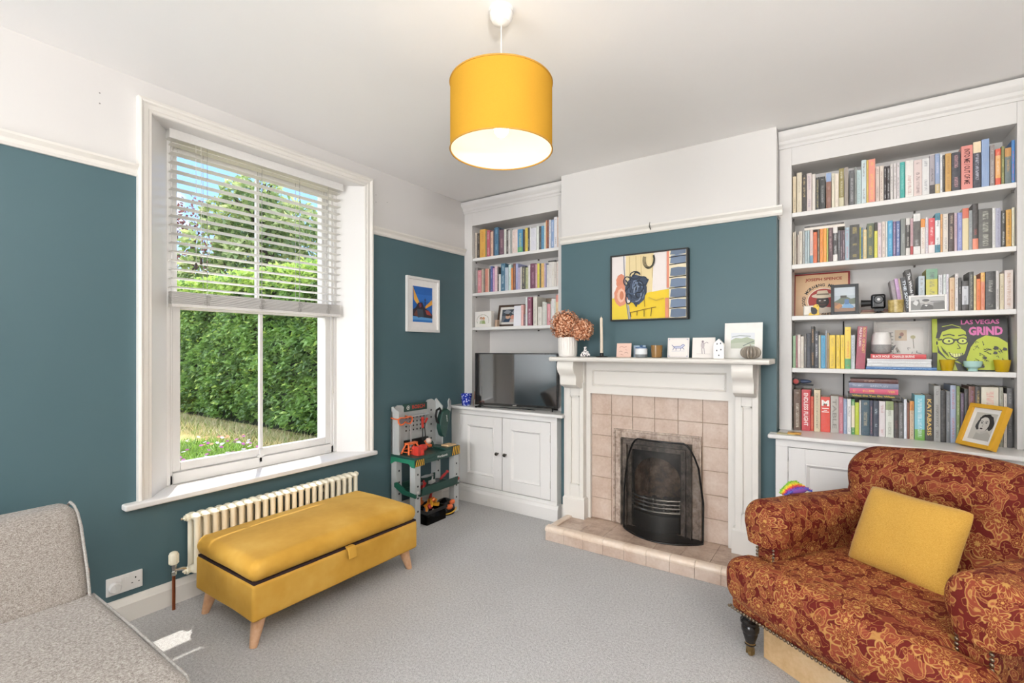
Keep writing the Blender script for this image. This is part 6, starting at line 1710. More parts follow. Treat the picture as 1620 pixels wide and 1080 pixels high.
for key, txt in BOOKS.items():
    rows = [l.split() for l in txt.strip().splitlines()]
    rows = [(float(r[0]) / 1000, float(r[1]) / 1000, float(r[2]) / 1000, r[3], r[4], r[5] if len(r) > 5 else '') for r in rows]
    nr = len(rows)
    for i, (x0, x1, h, c1, c2, pat) in enumerate(rows):
        w_ = x1 - x0; nm = cname(c1)
        size = 'slim' if w_ < 0.013 else ('thick' if w_ > 0.030 else '')
        tall = 'tall' if h > 0.25 else ('short' if h < 0.16 else '')
        lab = ' '.join(q for q in (tall, size, nm, 'book,', WHERE[key] + ',', ordn(i, nr) if key != 'R3' else (ORD[nr - 1 - i] + ' from the right' if i < nr - 1 else 'rightmost')) if q)
        tt = TITLE.get((key, c1))
        if tt: lab = ' '.join(q for q in (size, nm, 'book titled', tt[0].replace(' /', '').title() + ',', WHERE[key]) if q)
        if (key, c1) == ('R5', 'e03c24'): lab = 'thick bright red book with a large white M, cupboard top right of chimney'
        if len(lab.split()) > 16: lab = ' '.join(lab.split()[:16])
        hmax = {'R1': 0.292, 'R2': 0.290, 'R3': 0.286, 'R4': 0.284, 'R5': 0.345, 'L1': 0.295, 'L2': 0.292, 'L3': 0.284}[key]
        h = min(h, hmax); d = min(0.215, 0.105 + h * 0.22 + RB.uniform(-0.01, 0.01)); y = (3.530 if key == 'R5' else 3.502) + RB.uniform(-0.002, 0.004)
        if key == 'R5' and h > 0.24: y -= 0.012
        if h > 0.26: d = min(d + 0.03, 0.215)
        o = make_book(x0 + 0.0003, x1 - 0.0003, h, ZS[key], y, c1, c2, pat, d, lab, 'books on the ' + WHERE[key])
        if tt:
            r_ = list(o['rng']); r_[2] = 0; o['c2'] = vec(c1)
            spine_title(o, tt[0], h, w_, tt[1])
        if (key, c1) == ('R5', 'e03c24'):
            o['c2'] = vec(c1); m = MB(); text_on(m, 'M', (-w_ * 0.40, -0.0024, h * 0.74), (1, 0, 0), (0, 0, 1), w_ * 0.8, h * 0.17, 0, 0.05)
            m.box(-w_ * 0.36, w_ * 0.36, -0.0026, -0.0022, h * 0.66, h * 0.685); m.box(-w_ * 0.18, w_ * 0.18, -0.0026, -0.0022, h * 0.61, h * 0.63); m.box(-w_ * 0.38, w_ * 0.38, -0.0026, -0.0022, h * 0.56, h * 0.585)
            t_ = m.build('title_lettering', plain('f2efe8', 0.5), None, loc=(0, 0, 0)); t_.parent = o
def leaning(x_b, w_, h, zb, y, ang, c1, c2, label, group, title=None, tc='e8e4d8', d=0.14, pat=''):
    """book leaning sideways; x_b = bottom corner it pivots on, ang > 0 leans right"""
    o = make_book(-w_ / 2, w_ / 2, h, 0, y, c1, c2, pat, d, label, group)
    R = Matrix.Rotation(math.radians(ang), 3, 'Y'); piv = Vector((w_ / 2 if ang > 0 else -w_ / 2, 0, 0)); q = R @ piv
    o.location = (x_b - q.x, y, zb - q.z + 0.0003); o.rotation_euler = (0, math.radians(ang), 0)
    if title: o['c2'] = vec(c1); spine_title(o, title, h, w_, tc)
    return o
G3 = 'books on the third shelf of right bookcase'
leaning(0.2470, 0.020, 0.190, ZS['R3'], 3.535, -7.5, '8a7f86', 'a89aa4', 'leaning grey-mauve book, leftmost of the tilted ones behind the gold pot', G3)
leaning(0.2678, 0.016, 0.198, ZS['R3'], 3.530, -7.5, 'c9a0cc', '704a80', 'leaning lilac book next to the grey-mauve one, third shelf of right bookcase', G3)
leaning(0.2846, 0.009, 0.195, ZS['R3'], 3.528, -7.5, 'b8a890', '604838', 'leaning slim tan book between the lilac and black ones on the third shelf', G3)
leaning(0.2944, 0.026, 0.200, ZS['R3'], 3.520, -7.5, '22252b', 'e0e0e0', 'leaning thick black book titled The Song, behind the white photo frame', G3, 'THE SONG', 'd8e0e8')
leaning(0.3212, 0.0245, 0.243, ZS['R3'], 3.515, -7.5, '1d1b1c', 'e0e0e0', 'tall leaning black book titled The Whole Picture on the third shelf', G3, 'The Whole Picture', 'e8e8e8')
G4 = 'books on the fourth shelf of right bookcase'
bd = leaning(0.1045, 0.044, 0.250, ZS['R4'], 3.502, 2.6, 'a83c54', 'e8c890', 'thick crimson leaning book titled The Book of Dust on the fourth shelf', G4, None, d=0.15)
bd['c2'] = vec('a83c54')
m = MB(); text_on(m, 'PHILIP PULLMAN', (-0.014, -0.0024, 0.243), (0, 0, -1), (1, 0, 0), 0.11, 0.012, 0, 0.02)
text_on(m, 'BOOK OF DUST', (0.003, -0.0024, 0.243), (0, 0, -1), (1, 0, 0), 0.15, 0.013, 1, 0.02)
t_ = m.build('title_lettering', [plain('f0dcd8', 0.5), plain('e0b878', 0.5)], None, loc=(0, 0, 0)); t_.parent = bd
# books lying flat
def flat(x0, x1, z0, z1, y, d, c1, c2, label, group, title=None, tc='f0e8e0', th=0.5, rz=0.0, x0t=0.08, x1t=0.9):
    w_ = z1 - z0; h = x1 - x0
    m = book_mesh(w_, h, d); o = m.build('book', [M_BOOK, M_PAGES], None, loc=(0, 0, 0))
    # spine runs along x : rotate about Y by -90 so that height -> -x
    o.rotation_euler = (0, math.radians(-90), 0); o.location = (x1, y, (z0 + z1) / 2)
    if rz: o.rotation_euler = (0, math.radians(-90), 0); o.rotation_mode = 'XYZ'
    o['c1'] = vec(c1); o['c2'] = vec(c2 if not title else c1); o['c3'] = vec(c1); o['rng'] = [2.0, 3.0, round(RB.uniform(1, 90), 2)]
    if title:
        m = MB(); text_on(m, title, (w_ * 0.5 * (-th) , -0.0024, h * (1 - x0t)), (0, 0, -1), (1, 0, 0), h * (x1t - x0t), w_ * th, 0, 0.02)
        t_ = m.build('title_lettering', plain(tc, 0.5), None, loc=(0, 0, 0)); t_.parent = o
    return tag(o, label, 'book', group)
G = 'books stacked flat on the fourth shelf'
z = ZS['R4']
flat(0.110, 0.424, z + 0.0003, z + 0.0155, 3.500, 0.145, '2a6aa8', '90b8e0', 'large thin blue book lying flat, bottom of the stack on the fourth shelf', G)
flat(0.114, 0.402, z + 0.016, z + 0.033, 3.504, 0.14, 'dfe2e4', 'c0c0c0', 'white book lying flat directly on the thin blue book, fourth shelf', G)
flat(0.116, 0.400, z + 0.0335, z + 0.049, 3.502, 0.14, 'e4e6e8', 'c8c8c8', 'white book lying flat in the middle of the stack, fourth shelf', G)
flat(0.115, 0.403, z + 0.0495, z + 0.062, 3.504, 0.14, 'dcdfe2', 'c8c8c8', 'white book lying flat directly under the red Black Hole book', G)
flat(0.132, 0.380, z + 0.0625, z + 0.088, 3.502, 0.135, 'd23038', 'f0e0e0', 'red book titled Black Hole lying on top of the white books', G, 'BLACK HOLE   CHARLES BURNS', 'f4ece8', 0.55, x0t=0.04, x1t=0.80)
zt5 = 0.842 + 0.2225
G = 'books stacked flat on the upright books'
flat(0.024, 0.268, zt5 - 0.0, zt5 + 0.025, 3.528, 0.15, '232018', 'd8c040', 'black book with yellow lettering, bottom of the stack above the upright books', G, 'What Do You Do When', 'd8c23e', 0.4)
flat(0.032, 0.260, zt5 + 0.0255, zt5 + 0.056, 3.526, 0.15, 'd24a6e', 'f0c840', 'pink and yellow book lying between the black and the blue-grey ones', G)
flat(0.028, 0.262, zt5 + 0.0565, zt5 + 0.088, 3.528, 0.15, '76809a', 'c8d0e0', 'thick blue-grey book lying under the maroon one, above the upright books', G)
flat(0.036, 0.260, zt5 + 0.0885, zt5 + 0.112, 3.532, 0.15, '571c18', 'd0a890', 'maroon book lying on top of the stack, above the upright books', G)
G = 'books lying flat above the second-shelf books'
zz = 1.8825 + 0.2065
flat(-0.199, 0.008, zz + 0.0, zz + 0.016, 3.500, 0.14, 'e6ddd2', 'd8ccc0', 'cream book lying flat on the left books of the second shelf, right bookcase', G)
flat(-0.199, 0.004, zz + 0.0165, zz + 0.026, 3.504, 0.14, '2a2422', 'b0a8a0', 'thin black book lying on the cream one, second shelf of right bookcase', G)
flat(-2.060, -1.985, 1.8695 + 0.219, 1.8695 + 0.227, 3.53, 0.16, '1e1c1e', '606060', 'thin black book lying flat over the white ones, middle shelf of left bookcase', 'books on the middle shelf of left bookcase')

# ================================================================ OTHER THINGS ON THE SHELVES
def panel(name, label, cat, c, wd, h, thick, tilt, rz, mat, art=None, group=None, rough=0.4):
    """upright panel standing at c, leaning back by tilt degrees, turned by rz; art drawn on its front (-y) face"""
    c = (c[0], c[1], c[2] + thick * math.sin(math.radians(tilt)) * 1.02)
    o = thing(name, label, cat, c, rz, group, local=True)
    R = Matrix.Rotation(math.radians(-tilt), 4, 'X')
    m = MB(); m.box(-wd / 2, wd / 2, 0, thick, 0.0003, h); m.xf(R); m.build('board', mat, o, bevel=0.0006)
    if art:
        A = Art(R @ Vector((-wd / 2, -0.0004, 0.0)), R @ Vector((wd, 0, 0)), R @ Vector((0, 0, h))); art(A); A.build('cover_art', o, rough)
    return o
def pframe(name, label, c, wd, h, bar, dep, tilt, rz, mat, mount, mw, art, cat='photo frame'):
    c = (c[0], c[1], c[2] + dep * math.sin(math.radians(tilt)) * 1.02)
    o = thing(name, label, cat, c, rz, None, local=True); R = Matrix.Rotation(math.radians(-tilt), 4, 'X')
    m = MB(); frame(m, -wd / 2, wd / 2, 0.0003, h, bar, 0, dep); m.xf(R); m.build('frame', mat, o, bevel=0.0012)
    m = MB(); m.box(-wd / 2 + bar, wd / 2 - bar, dep * 0.45, dep - 0.001, bar, h - bar); m.xf(R); m.build('mount', mount, o)
    m = MB(); m.box(-0.012, 0.012, dep, dep + 0.002, h * 0.05, h * 0.7); m.xf(R @ Matrix.Rotation(math.radians(-1), 4, 'X')); m.build('backstay', M_BLACK, o)
    b = bar + mw
    A = Art(R @ Vector((-wd / 2 + b, dep * 0.45 - 0.0004, b)), R @ Vector((wd - 2 * b, 0, 0)), R @ Vector((0, 0, h - 2 * b))); art(A); A.build('photograph', o, 0.25)
    return o
def arc_text(A, txt, cx, cy, r, a0, a1, hgt, c, asp=1.0):
    n_ = len(txt)
    for i, ch in enumerate(txt):
        if ch == ' ': continue
        a_ = a0 + (a1 - a0) * i / (n_ - 1)
        up = Vector((math.cos(a_), math.sin(a_))); rt = Vector((math.sin(a_), -math.cos(a_)))
        X = A.X.normalized(); Y = A.Y.normalized(); rd = X * rt.x + Y * rt.y; ud = X * up.x + Y * up.y
        wch = hgt * (0.45 if ch in 'I.1' else 0.85)
        pos = A.P(cx + (r * up.x) - rt.x * wch / 2, cy + (r * up.y) - rt.y * wch / 2)
        text_on(A.mb, ch, pos, rd, ud, wch * A.X.length, hgt * A.X.length * (0.25 if ch == '.' else 1), A.col(c), 0.03, 0.0)
    A.k += 1
def a_js(A):
    A.rect(0, 0, 1, 1, '8a1f1c').rect(0.02, 0.0, 0.965, 0.965, 'd8b48c').rect(0.02, 0.0, 0.965, 0.5, 'd6b38e')
    A.text('JOSEPH SPENCE', 0.20, 0.80, 0.66, 0.085, '9a2a1e', 0.03)
    A.ell(0.53, 0.36, 0.290, 0.290, 'e6d6c4', 40).ell(0.53, 0.36, 0.272, 0.272, 'a52f27', 40)
    arc_text(A, 'GOOD MORNING MR. WALKER', 0.53, 0.36, 0.325, math.radians(196), math.radians(-16), 0.066, '2a2220')
    # plain hatted figure, white shirt, guitar word
    A.poly([(0.30, 0.10), (0.36, 0.19), (0.52, 0.23), (0.70, 0.19), (0.78, 0.10), (0.53, 0.075)], 'e2d6c6')
    A.ell(0.52, 0.34, 0.115, 0.145, '2c2320').ell(0.50, 0.34, 0.05, 0.03, '4a3a34', 12)
    A.ell(0.52, 0.47, 0.20, 0.055, 'd8c8b0').poly([(0.40, 0.48), (0.43, 0.59), (0.60, 0.59), (0.64, 0.48)], 'd2c0a6').poly([(0.41, 0.49), (0.415, 0.52), (0.63, 0.52), (0.635, 0.49)], '7a6a58')
    A.ell(0.47, 0.36, 0.022, 0.012, 'd8d0c8', 10).ell(0.56, 0.36, 0.022, 0.012, 'd8d0c8', 10).line([(0.46, 0.27), (0.52, 0.26), (0.58, 0.275)], 0.008, '6a4038')
    A.text('GUITAR', 0.50, 0.02, 0.30, 0.06, '2a2220', 0.03)
panel('record_sleeve', 'beige and red Joseph Spence record sleeve leaning at the back of the third shelf', 'record', (-0.115, 3.665, 1.5605), 0.302, 0.288, 0.003, 8, 0, plain('c8a884', 0.6), a_js)
def a_lake(A):
    A.rect(0, 0, 1, 1, 'aab4bc').rect(0, 0.66, 1, 1, 'b9c3ca').poly([(0, 0.42), (0.2, 0.50), (0.42, 0.64), (0.62, 0.60), (0.8, 0.52), (1, 0.55), (1, 0.3), (0, 0.3)], '5f6b5c').poly([(0, 0.0), (0, 0.40), (0.3, 0.35), (0.4, 0.2), (1, 0.16), (1, 0)], '8a6a54').poly([(0.35, 0.16), (0.5, 0.36), (0.72, 0.34), (0.95, 0.20), (0.9, 0.14)], '6f9ac0').poly([(0, 0.20), (0.25, 0.34), (0.4, 0.26), (0.2, 0.1)], 'b07a4c').rect(0.5, 0.3, 0.7, 0.5, '4f6f9a').rect(0.3, 0.56, 0.6, 0.66, '4a4a44')
pframe('photo_frame', 'black framed landscape photo standing in front of the beige record sleeve', (0.007, 3.515, 1.5605), 0.138, 0.184, 0.017, 0.014, 7, 0.0, plain('1d2226', 0.35), plain('e0ddd8', 0.7), 0.0, a_lake)
# bird ornament on a white block
bd_ = thing('bird_ornament', 'small white block with a yellow and black bird, left end of the third shelf', 'ornament', (-0.150, 3.50, 1.5605))
m = MB(); m.box(-0.205, -0.135, 3.495, 3.520, 1.5607, 1.622); m.build('block', plain('e2dcd0', 0.4), bd_, bevel=0.008, seg=3)
m = MB(); m.prism([(-0.178, 1.561), (-0.172, 1.575), (-0.155, 1.582), (-0.152, 1.618), (-0.140, 1.628), (-0.126, 1.626), (-0.120, 1.610), (-0.124, 1.585), (-0.120, 1.561)], 'y', 3.487, 3.494); m.build('bird_body', plain('e6bf34', 0.4), bd_, bevel=0.001)
m = MB(); m.prism([(-0.163, 1.612), (-0.140, 1.606), (-0.130, 1.590), (-0.133, 1.572), (-0.146, 1.564), (-0.160, 1.570), (-0.164, 1.590)], 'y', 3.4855, 3.487); m.lathe([(0.003, 0), (0.003, 0.002)], (-0.130, 3.487, 1.617), 10, ax=Vector((0, -1, 0))); m.build('wing', M_BLACK, bd_)
ca = thing('desk_camera', 'black swivelling camera with a round lens on the third shelf', 'camera', (0.168, 3.54, 1.5605))
m = MB(); m.lathe([(0.001, 0), (0.024, 0), (0.026, 0.004), (0.010, 0.010), (0.008, 0.03)], (0.172, 3.545, 1.5605), 18); m.box(0.150, 0.194, 3.535, 3.545, 1.575, 1.60); m.build('base', M_BLACK, ca, smooth=35)
m = MB(); m.box(0.135, 0.203, 3.525, 3.570, 1.590, 1.675); m.build('camera_head', M_BLACKG, ca, bevel=0.012, seg=4)
m = MB(); m.lathe([(0.022, 0), (0.024, 0.006), (0.020, 0.010), (0.009, 0.010)], (0.170, 3.526, 1.643), 20, ax=Vector((0, -1, 0))); m.build('lens_ring', plain('2c2e30', 0.2), ca, smooth=40)
m = MB(); m.lathe([(0.008, 0), (0.001, 0.002)], (0.170, 3.5158, 1.643), 14, ax=Vector((0, -1, 0))); m.build('lens', plain('d8d8d8', 0.1), ca)
m = MB(); m.tube([(0.090, 3.56, 1.625), (0.138, 3.55, 1.625)], [0.020, 0.017], 16); m.tube([(0.088, 3.56, 1.625), (0.092, 3.56, 1.625)], 0.0215, 16); m.build('side_barrel', M_BLACK, ca, smooth=40)
flat(0.085, 0.225, 1.5608, 1.573, 3.56, 0.14, 'a89078', '806850', 'thin tan book lying flat behind the black camera, lower of two', 'books lying flat behind the camera')
flat(0.090, 0.220, 1.5735, 1.588, 3.565, 0.135, '7a4a3c', 'a07060', 'thin brown book lying flat behind the black camera, upper of two', 'books lying flat behind the camera')
M_GOLDC = mat_tile('antique_gold_glaze', '9a8448', 'b8a060', 'cdb87c', 0.25, 30)
cup('gold_pot', 'squat antique gold pot in front of the leaning books on the third shelf', (0.247, 3.500, 1.5605), 0.034, 0.037, 0.072, M_GOLDC, 'pot')
def a_bw1(A):
    A.rect(0, 0, 1, 1, '8f8f8d').rect(0.0, 0.55, 1, 1, 'b0b0ae').poly([(0, 0), (0, 0.7), (0.25, 0.82), (0.3, 0.3), (0.35, 0)], '6a6a68').poly([(0.28, 0), (0.33, 0.35), (0.40, 0.45), (0.55, 0.42), (0.66, 0.3), (0.7, 0)], '2c2c2c').ell(0.455, 0.58, 0.06, 0.17, 'a8a6a2', 16).ell(0.45, 0.73, 0.11, 0.10, '3a3a3a', 16).rect(0.58, 0.60, 0.98, 0.66, '484848').poly([(0.66, 0), (0.68, 0.55), (1, 0.6), (1, 0)], '555553').ell(0.15, 0.55, 0.08, 0.2, 'c0c0be', 10, 0.2).poly([(0.40, 0.36), (0.46, 0.26), (0.52, 0.36)], 'd8d8d6')
pframe('photo_frame', 'white framed black and white snapshot lying on its long side, third shelf', (0.384, 3.484, 1.5605), 0.162, 0.092, 0.010, 0.010, 6, 0.02, M_GLOSSW, plain('e0ddd8', 0.7), 0.0, a_bw1)
sp = thing('smart_speaker', 'round white and grey smart speaker on the flat stack of books', 'speaker', (0.185, 3.575, 1.3235))
m = MB(); m.lathe([(0.030, 0), (0.040, 0.004), (0.0465, 0.020), (0.048, 0.050), (0.0475, 0.056)], (0.185, 3.575, 1.3238), 36); m.build('fabric_base', mat_weave('grey_speaker_fabric', '8a8a88', '9c9c9a', 'aeaeac', 600, 0.3), sp, smooth=50)
m = MB(); m.lathe([(0.0475, 0.056), (0.047, 0.080), (0.043, 0.110), (0.040, 0.122), (0.034, 0.128), (0.001, 0.124)], (0.185, 3.575, 1.3238), 36); m.build('white_top', plain('e6e3df', 0.35), sp, smooth=50)
def a_sk(A):
    A.rect(0, 0, 1, 1, 'dcd8d0')
    for x in (0.10, 0.17, 0.24): A.line([(x, 0.55), (x, 0.85)], 0.008, '5a5a58')
    for y in (0.55, 0.65, 0.75, 0.85): A.line([(0.10, y), (0.30, y)], 0.008, '5a5a58')
    A.rect(0.34, 0.62, 0.62, 0.92, 'cdb89c').ell(0.5, 0.8, 0.05, 0.06, '8a5a4a', 10).ell(0.46, 0.72, 0.04, 0.04, '6a6a68', 8).ell(0.76, 0.72, 0.06, 0.05, 'a8a070', 10).line([(0.76, 0.68), (0.78, 0.4)], 0.006, '6a6a50')
    rr = random.Random(4)
    for k in range(16): x = rr.uniform(0.1, 0.85); y = rr.uniform(0.12, 0.5); A.line([(x, y), (x + rr.uniform(-.12, .12), y + rr.uniform(-.1, .1)), (x + rr.uniform(-.12, .12), y + rr.uniform(-.1, .1))], 0.006, rr.choice(('4a4a48', '7a7a78', 'a89a8a')))
    A.poly([(0.18, 0.3), (0.26, 0.45), (0.36, 0.50), (0.30, 0.36)], '3a3a3a').poly([(0.2, 0.12), (0.3, 0.26), (0.36, 0.22)], '3a3a3a')
pframe('framed_drawing', 'white framed ink drawing of a room behind the smart speaker', (0.290, 3.690, 1.2355 + 0.0), 0.272, 0.285, 0.014, 0.012, 6, 0.0, plain('dedad2', 0.5), plain('e2dfd8', 0.7), 0.022, a_sk, 'picture')
def a_lv(A):
    Yg = 'b4c130'; K = '20201f'; P_ = 'd46aa6'
    A.rect(0, 0, 1, 1, K).rect(0.0, 0.34, 0.075, 1, 'a8b62e')
    A.text('LAS VEGAS', 0.40, 0.875, 0.50, 0.085, P_, 0.03).text('GRIND', 0.50, 0.665, 0.44, 0.165, P_, 0.05)
    # generic bespectacled face
    A.poly([(0.05, 0.62), (0.10, 0.80), (0.22, 0.89), (0.36, 0.86), (0.46, 0.74), (0.485, 0.52), (0.44, 0.32), (0.32, 0.20), (0.20, 0.22), (0.10, 0.38)], Yg)
    A.poly([(0.05, 0.62), (0.08, 0.78), (0.20, 0.90), (0.38, 0.87), (0.46, 0.74), (0.40, 0.80), (0.26, 0.80), (0.14, 0.74), (0.10, 0.60)], K).line([(0.14, 0.84), (0.28, 0.875), (0.40, 0.82)], 0.006, Yg)
    A.ell(0.225, 0.56, 0.088, 0.070, K, 20).ell(0.225, 0.56, 0.066, 0.050, 'c4cf58', 20).ell(0.415, 0.56, 0.075, 0.066, K, 20).ell(0.415, 0.56, 0.055, 0.047, 'c4cf58', 20)
    A.ell(0.235, 0.56, 0.016, 0.02, K, 10).ell(0.42, 0.56, 0.014, 0.018, K, 10).line([(0.30, 0.58), (0.35, 0.58)], 0.016, K).line([(0.06, 0.58), (0.14, 0.59)], 0.012, K)
    A.line([(0.15, 0.665), (0.24, 0.69), (0.31, 0.66)], 0.010, K).line([(0.36, 0.66), (0.44, 0.68), (0.48, 0.65)], 0.010, K)
    A.line([(0.35, 0.50), (0.385, 0.42), (0.34, 0.41)], 0.006, K)
    A.poly([(0.22, 0.35), (0.30, 0.31), (0.42, 0.335), (0.40, 0.26), (0.32, 0.22), (0.26, 0.26)], K).poly([(0.24, 0.335), (0.30, 0.315), (0.405, 0.325), (0.39, 0.275), (0.31, 0.25), (0.27, 0.275)], 'd9dd8a')
    for x in (0.28, 0.315, 0.35, 0.38): A.line([(x, 0.325), (x + 0.003, 0.26)], 0.0035, K)
    for k in range(5): A.line([(0.12 + k * 0.02, 0.46 - k * 0.03), (0.16 + k * 0.015, 0.34 - k * 0.02)], 0.0035, K)
    A.ell(0.065, 0.52, 0.03, 0.065, Yg, 12).ell(0.065, 0.52, 0.014, 0.04, K, 10)
    A.poly([(0.07, 0.34), (0.20, 0.2), (0.34, 0.18), (0.42, 0.1), (0.40, 0.0), (0.06, 0.0)], 'a9b52c').poly([(0.30, 0.16), (0.40, 0.12), (0.44, 0.0), (0.34, 0.0)], K)
    # generic second shape: loose figures in yellow-green
    A.poly([(0.46, 0.22), (0.52, 0.44), (0.60, 0.58), (0.72, 0.66), (0.88, 0.62), (0.99, 0.52), (0.99, 0.02), (0.46, 0.02)], Yg)
    rr = random.Random(8)
    for k in range(24): x = rr.uniform(0.54, 0.92); y = rr.uniform(0.12, 0.54); A.line([(x, y), (x + rr.uniform(-.05, .06), y + rr.uniform(-.04, .05)), (x + rr.uniform(-.05, .07), y + rr.uniform(-.04, .05))], 0.004, K)
    for (x, y, r) in ((0.84, 0.42, 0.035), (0.83, 0.33, 0.028), (0.70, 0.24, 0.022), (0.95, 0.40, 0.03), (0.66, 0.08, 0.03)): A.ell(x, y, r, r, K, 9, 0.25)
panel('record_sleeve', 'black and lime Las Vegas Grind record sleeve at the right of the fourth shelf', 'record', (0.563, 3.545, 1.2355), 0.302, 0.292, 0.004, 9, -0.03, plain('20201f', 0.5), a_lv)
t = NT('yellow_glass_cup'); t.base(hx('d8b41e')); t.P(Roughness=0.1); t.p.inputs['Transmission Weight'].default_value = 0.25; M_YG = t.m
cup('espresso_cup', 'small yellow cup on the left in front of the lime record sleeve', (0.466, 3.502, 1.2355), 0.024, 0.033, 0.060, M_YG, 'cup', 0.0025, 'small cups on the fourth shelf')
cup('espresso_cup', 'small yellow cup on the right in front of the lime record sleeve', (0.680, 3.502, 1.2355), 0.026, 0.034, 0.062, M_YG, 'cup', 0.0025, 'small cups on the fourth shelf')
m = MB(); c = (0.569, 3.505, 1.2355); m.lathe([(0.020, 0), (0.021, 0.002), (0.018, 0.014), (0.034, 0.024), (0.038, 0.040), (0.038, 0.054), (0.035, 0.054), (0.033, 0.034), (0.001, 0.026)], c, 30)
tag(m.build('footed_bowl', plain('a9cdc6', 0.25), None, smooth=35, loc=c), 'pale aqua footed bowl between the two small yellow cups', 'bowl')
# aerial cable hanging at the back, through the shelves
m = MB(); m.tube([(0.001, 3.735, 1.53), (0.001, 3.735, 1.30), (0.002, 3.735, 1.22), (0.001, 3.735, 1.05), (0.008, 3.735, 1.0)], 0.0032, 6); m.tube([(0.008, 3.735, 1.0), (0.06, 3.73, 1.10), (0.085, 3.70, 1.14)], 0.0025, 6)
tag(m.build('hanging_cable', M_BLACK, None, smooth=60, loc=(0.001, 3.735, 1.0)), 'black cable hanging down the back wall behind the lower shelves', 'cable')
# toys on the left end of the lowest right shelf
m = MB(); m.ball((-0.205, 3.56, 1.148), 0.03, 8, 0, sc=(1.4, 0.6, 0.42)); m.box(-0.255, -0.155, 3.545, 3.60, 1.122, 1.130, 1)
tag(m.build('toy_mask', [plain('3c4a66', 0.4), M_BLACK], None, smooth=50, loc=(-0.205, 3.56, 1.122)), 'dark blue toy lying on the leftmost upright books above the cupboard', 'toy')
m = MB(); m.lathe([(0.018, 0), (0.026, 0.003), (0.026, 0.010), (0.017, 0.012), (0.016, 0.004), (0.001, 0.004)], (-0.247, 3.54, 1.148), 20, ax=Vector((0, -1, 0)), mi=0); m.lathe([(0.015, 0.0045), (0.001, 0.006)], (-0.247, 3.54, 1.148), 16, ax=Vector((0, -1, 0)), mi=1)
tag(m.build('toy_ring', [M_BLACK, plain('b83a30', 0.4)], None, smooth=35, loc=(-0.247, 3.54, 1.122)), 'round red and black toy lying beside the dark blue toy', 'toy')
# yellow portrait frame
def a_port(A):
    A.rect(0, 0, 1, 1, 'c4c0b6').poly([(0.25, 0), (0.30, 0.26), (0.50, 0.22), (0.80, 0.34), (1, 0.22), (1, 0)], 'aeaaa2').poly([(0.48, 0.20), (0.50, 0.34), (0.72, 0.44), (0.78, 0.30)], 'b9b5ad')
    A.ell(0.58, 0.66, 0.36, 0.30, '3a3836', 24, 0.05).ell(0.30, 0.52, 0.13, 0.16, '403e3c', 14, 0.1).ell(0.86, 0.58, 0.13, 0.20, '363432', 14, 0.08)
    A.ell(0.54, 0.58, 0.235, 0.265, 'c9c4bb', 26).ell(0.48, 0.76, 0.16, 0.08, 'd2cdc4', 16).poly([(0.26, 0.72), (0.34, 0.90), (0.62, 0.94), (0.84, 0.84), (0.66, 0.86), (0.46, 0.84), (0.34, 0.76)], '33312f')
    A.ell(0.43, 0.62, 0.045, 0.022, '4a4644', 12).ell(0.63, 0.64, 0.045, 0.022, '4a4644', 12).line([(0.37, 0.67), (0.43, 0.69), (0.49, 0.675)], 0.010, '4a4644').line([(0.57, 0.695), (0.64, 0.71), (0.70, 0.685)], 0.010, '4a4644')
    A.line([(0.53, 0.60), (0.50, 0.50), (0.545, 0.485)], 0.007, '9a958c').ell(0.50, 0.415, 0.072, 0.026, '4a4240', 14).line([(0.43, 0.415), (0.57, 0.42)], 0.004, '2f2a28')
pframe('photo_frame', 'yellow framed black and white portrait of a dark-haired woman on the right worktop', (0.546, 3.381, 0.8425), 0.196, 0.230, 0.020, 0.030, 21, math.atan2(-0.163, 0.108), plain('dba52a', 0.4), plain('e6e4e0', 0.7), 0.022, a_port)
m = MB(); m.box(-0.330, -0.235, 3.292, 3.350, 0.8425, 0.8465); m.box(-0.275, -0.205, 3.300, 3.352, 0.8470, 0.855, 1)
tag(m.build('card_packet', [plain('c9bf90', 0.4), plain('c99436', 0.4)], None, bevel=0.001, loc=(-0.27, 3.32, 0.8425)), 'small yellow and ochre packet lying flat at the left end of the right worktop', 'packet')
# left bookcase: lowest shelf
def a_fam(A):
    A.rect(0.02, 0.02, 0.98, 0.98, 'e6e2dc')
    for k in range(22):
        a_ = math.radians(-25 + 230 * k / 21); A.ell(0.5 + 0.36 * math.cos(a_), 0.42 + 0.36 * math.sin(a_), 0.028, 0.022, ('8a9a78', 'c09090', '7a8a68')[k % 3], 7, 0.2)
    A.ell(0.40, 0.56, 0.075, 0.085, 'b98a6a', 14).ell(0.56, 0.54, 0.075, 0.09, 'c8885c', 14).ell(0.41, 0.50, 0.05, 0.055, 'e0c0a8', 12).ell(0.56, 0.48, 0.05, 0.06, 'e0b898', 12).poly([(0.30, 0.20), (0.34, 0.40), (0.48, 0.42), (0.48, 0.20)], 'b8c0a0').poly([(0.46, 0.20), (0.48, 0.40), (0.62, 0.42), (0.68, 0.20)], '9aa870')
panel('wooden_keepsake_block', 'square white block with a drawn family portrait, left end of the lowest left shelf', 'ornament', (-2.735, 3.500, 1.5525), 0.190, 0.145, 0.045, 0, 0, plain('dfdad2', 0.4), a_fam)
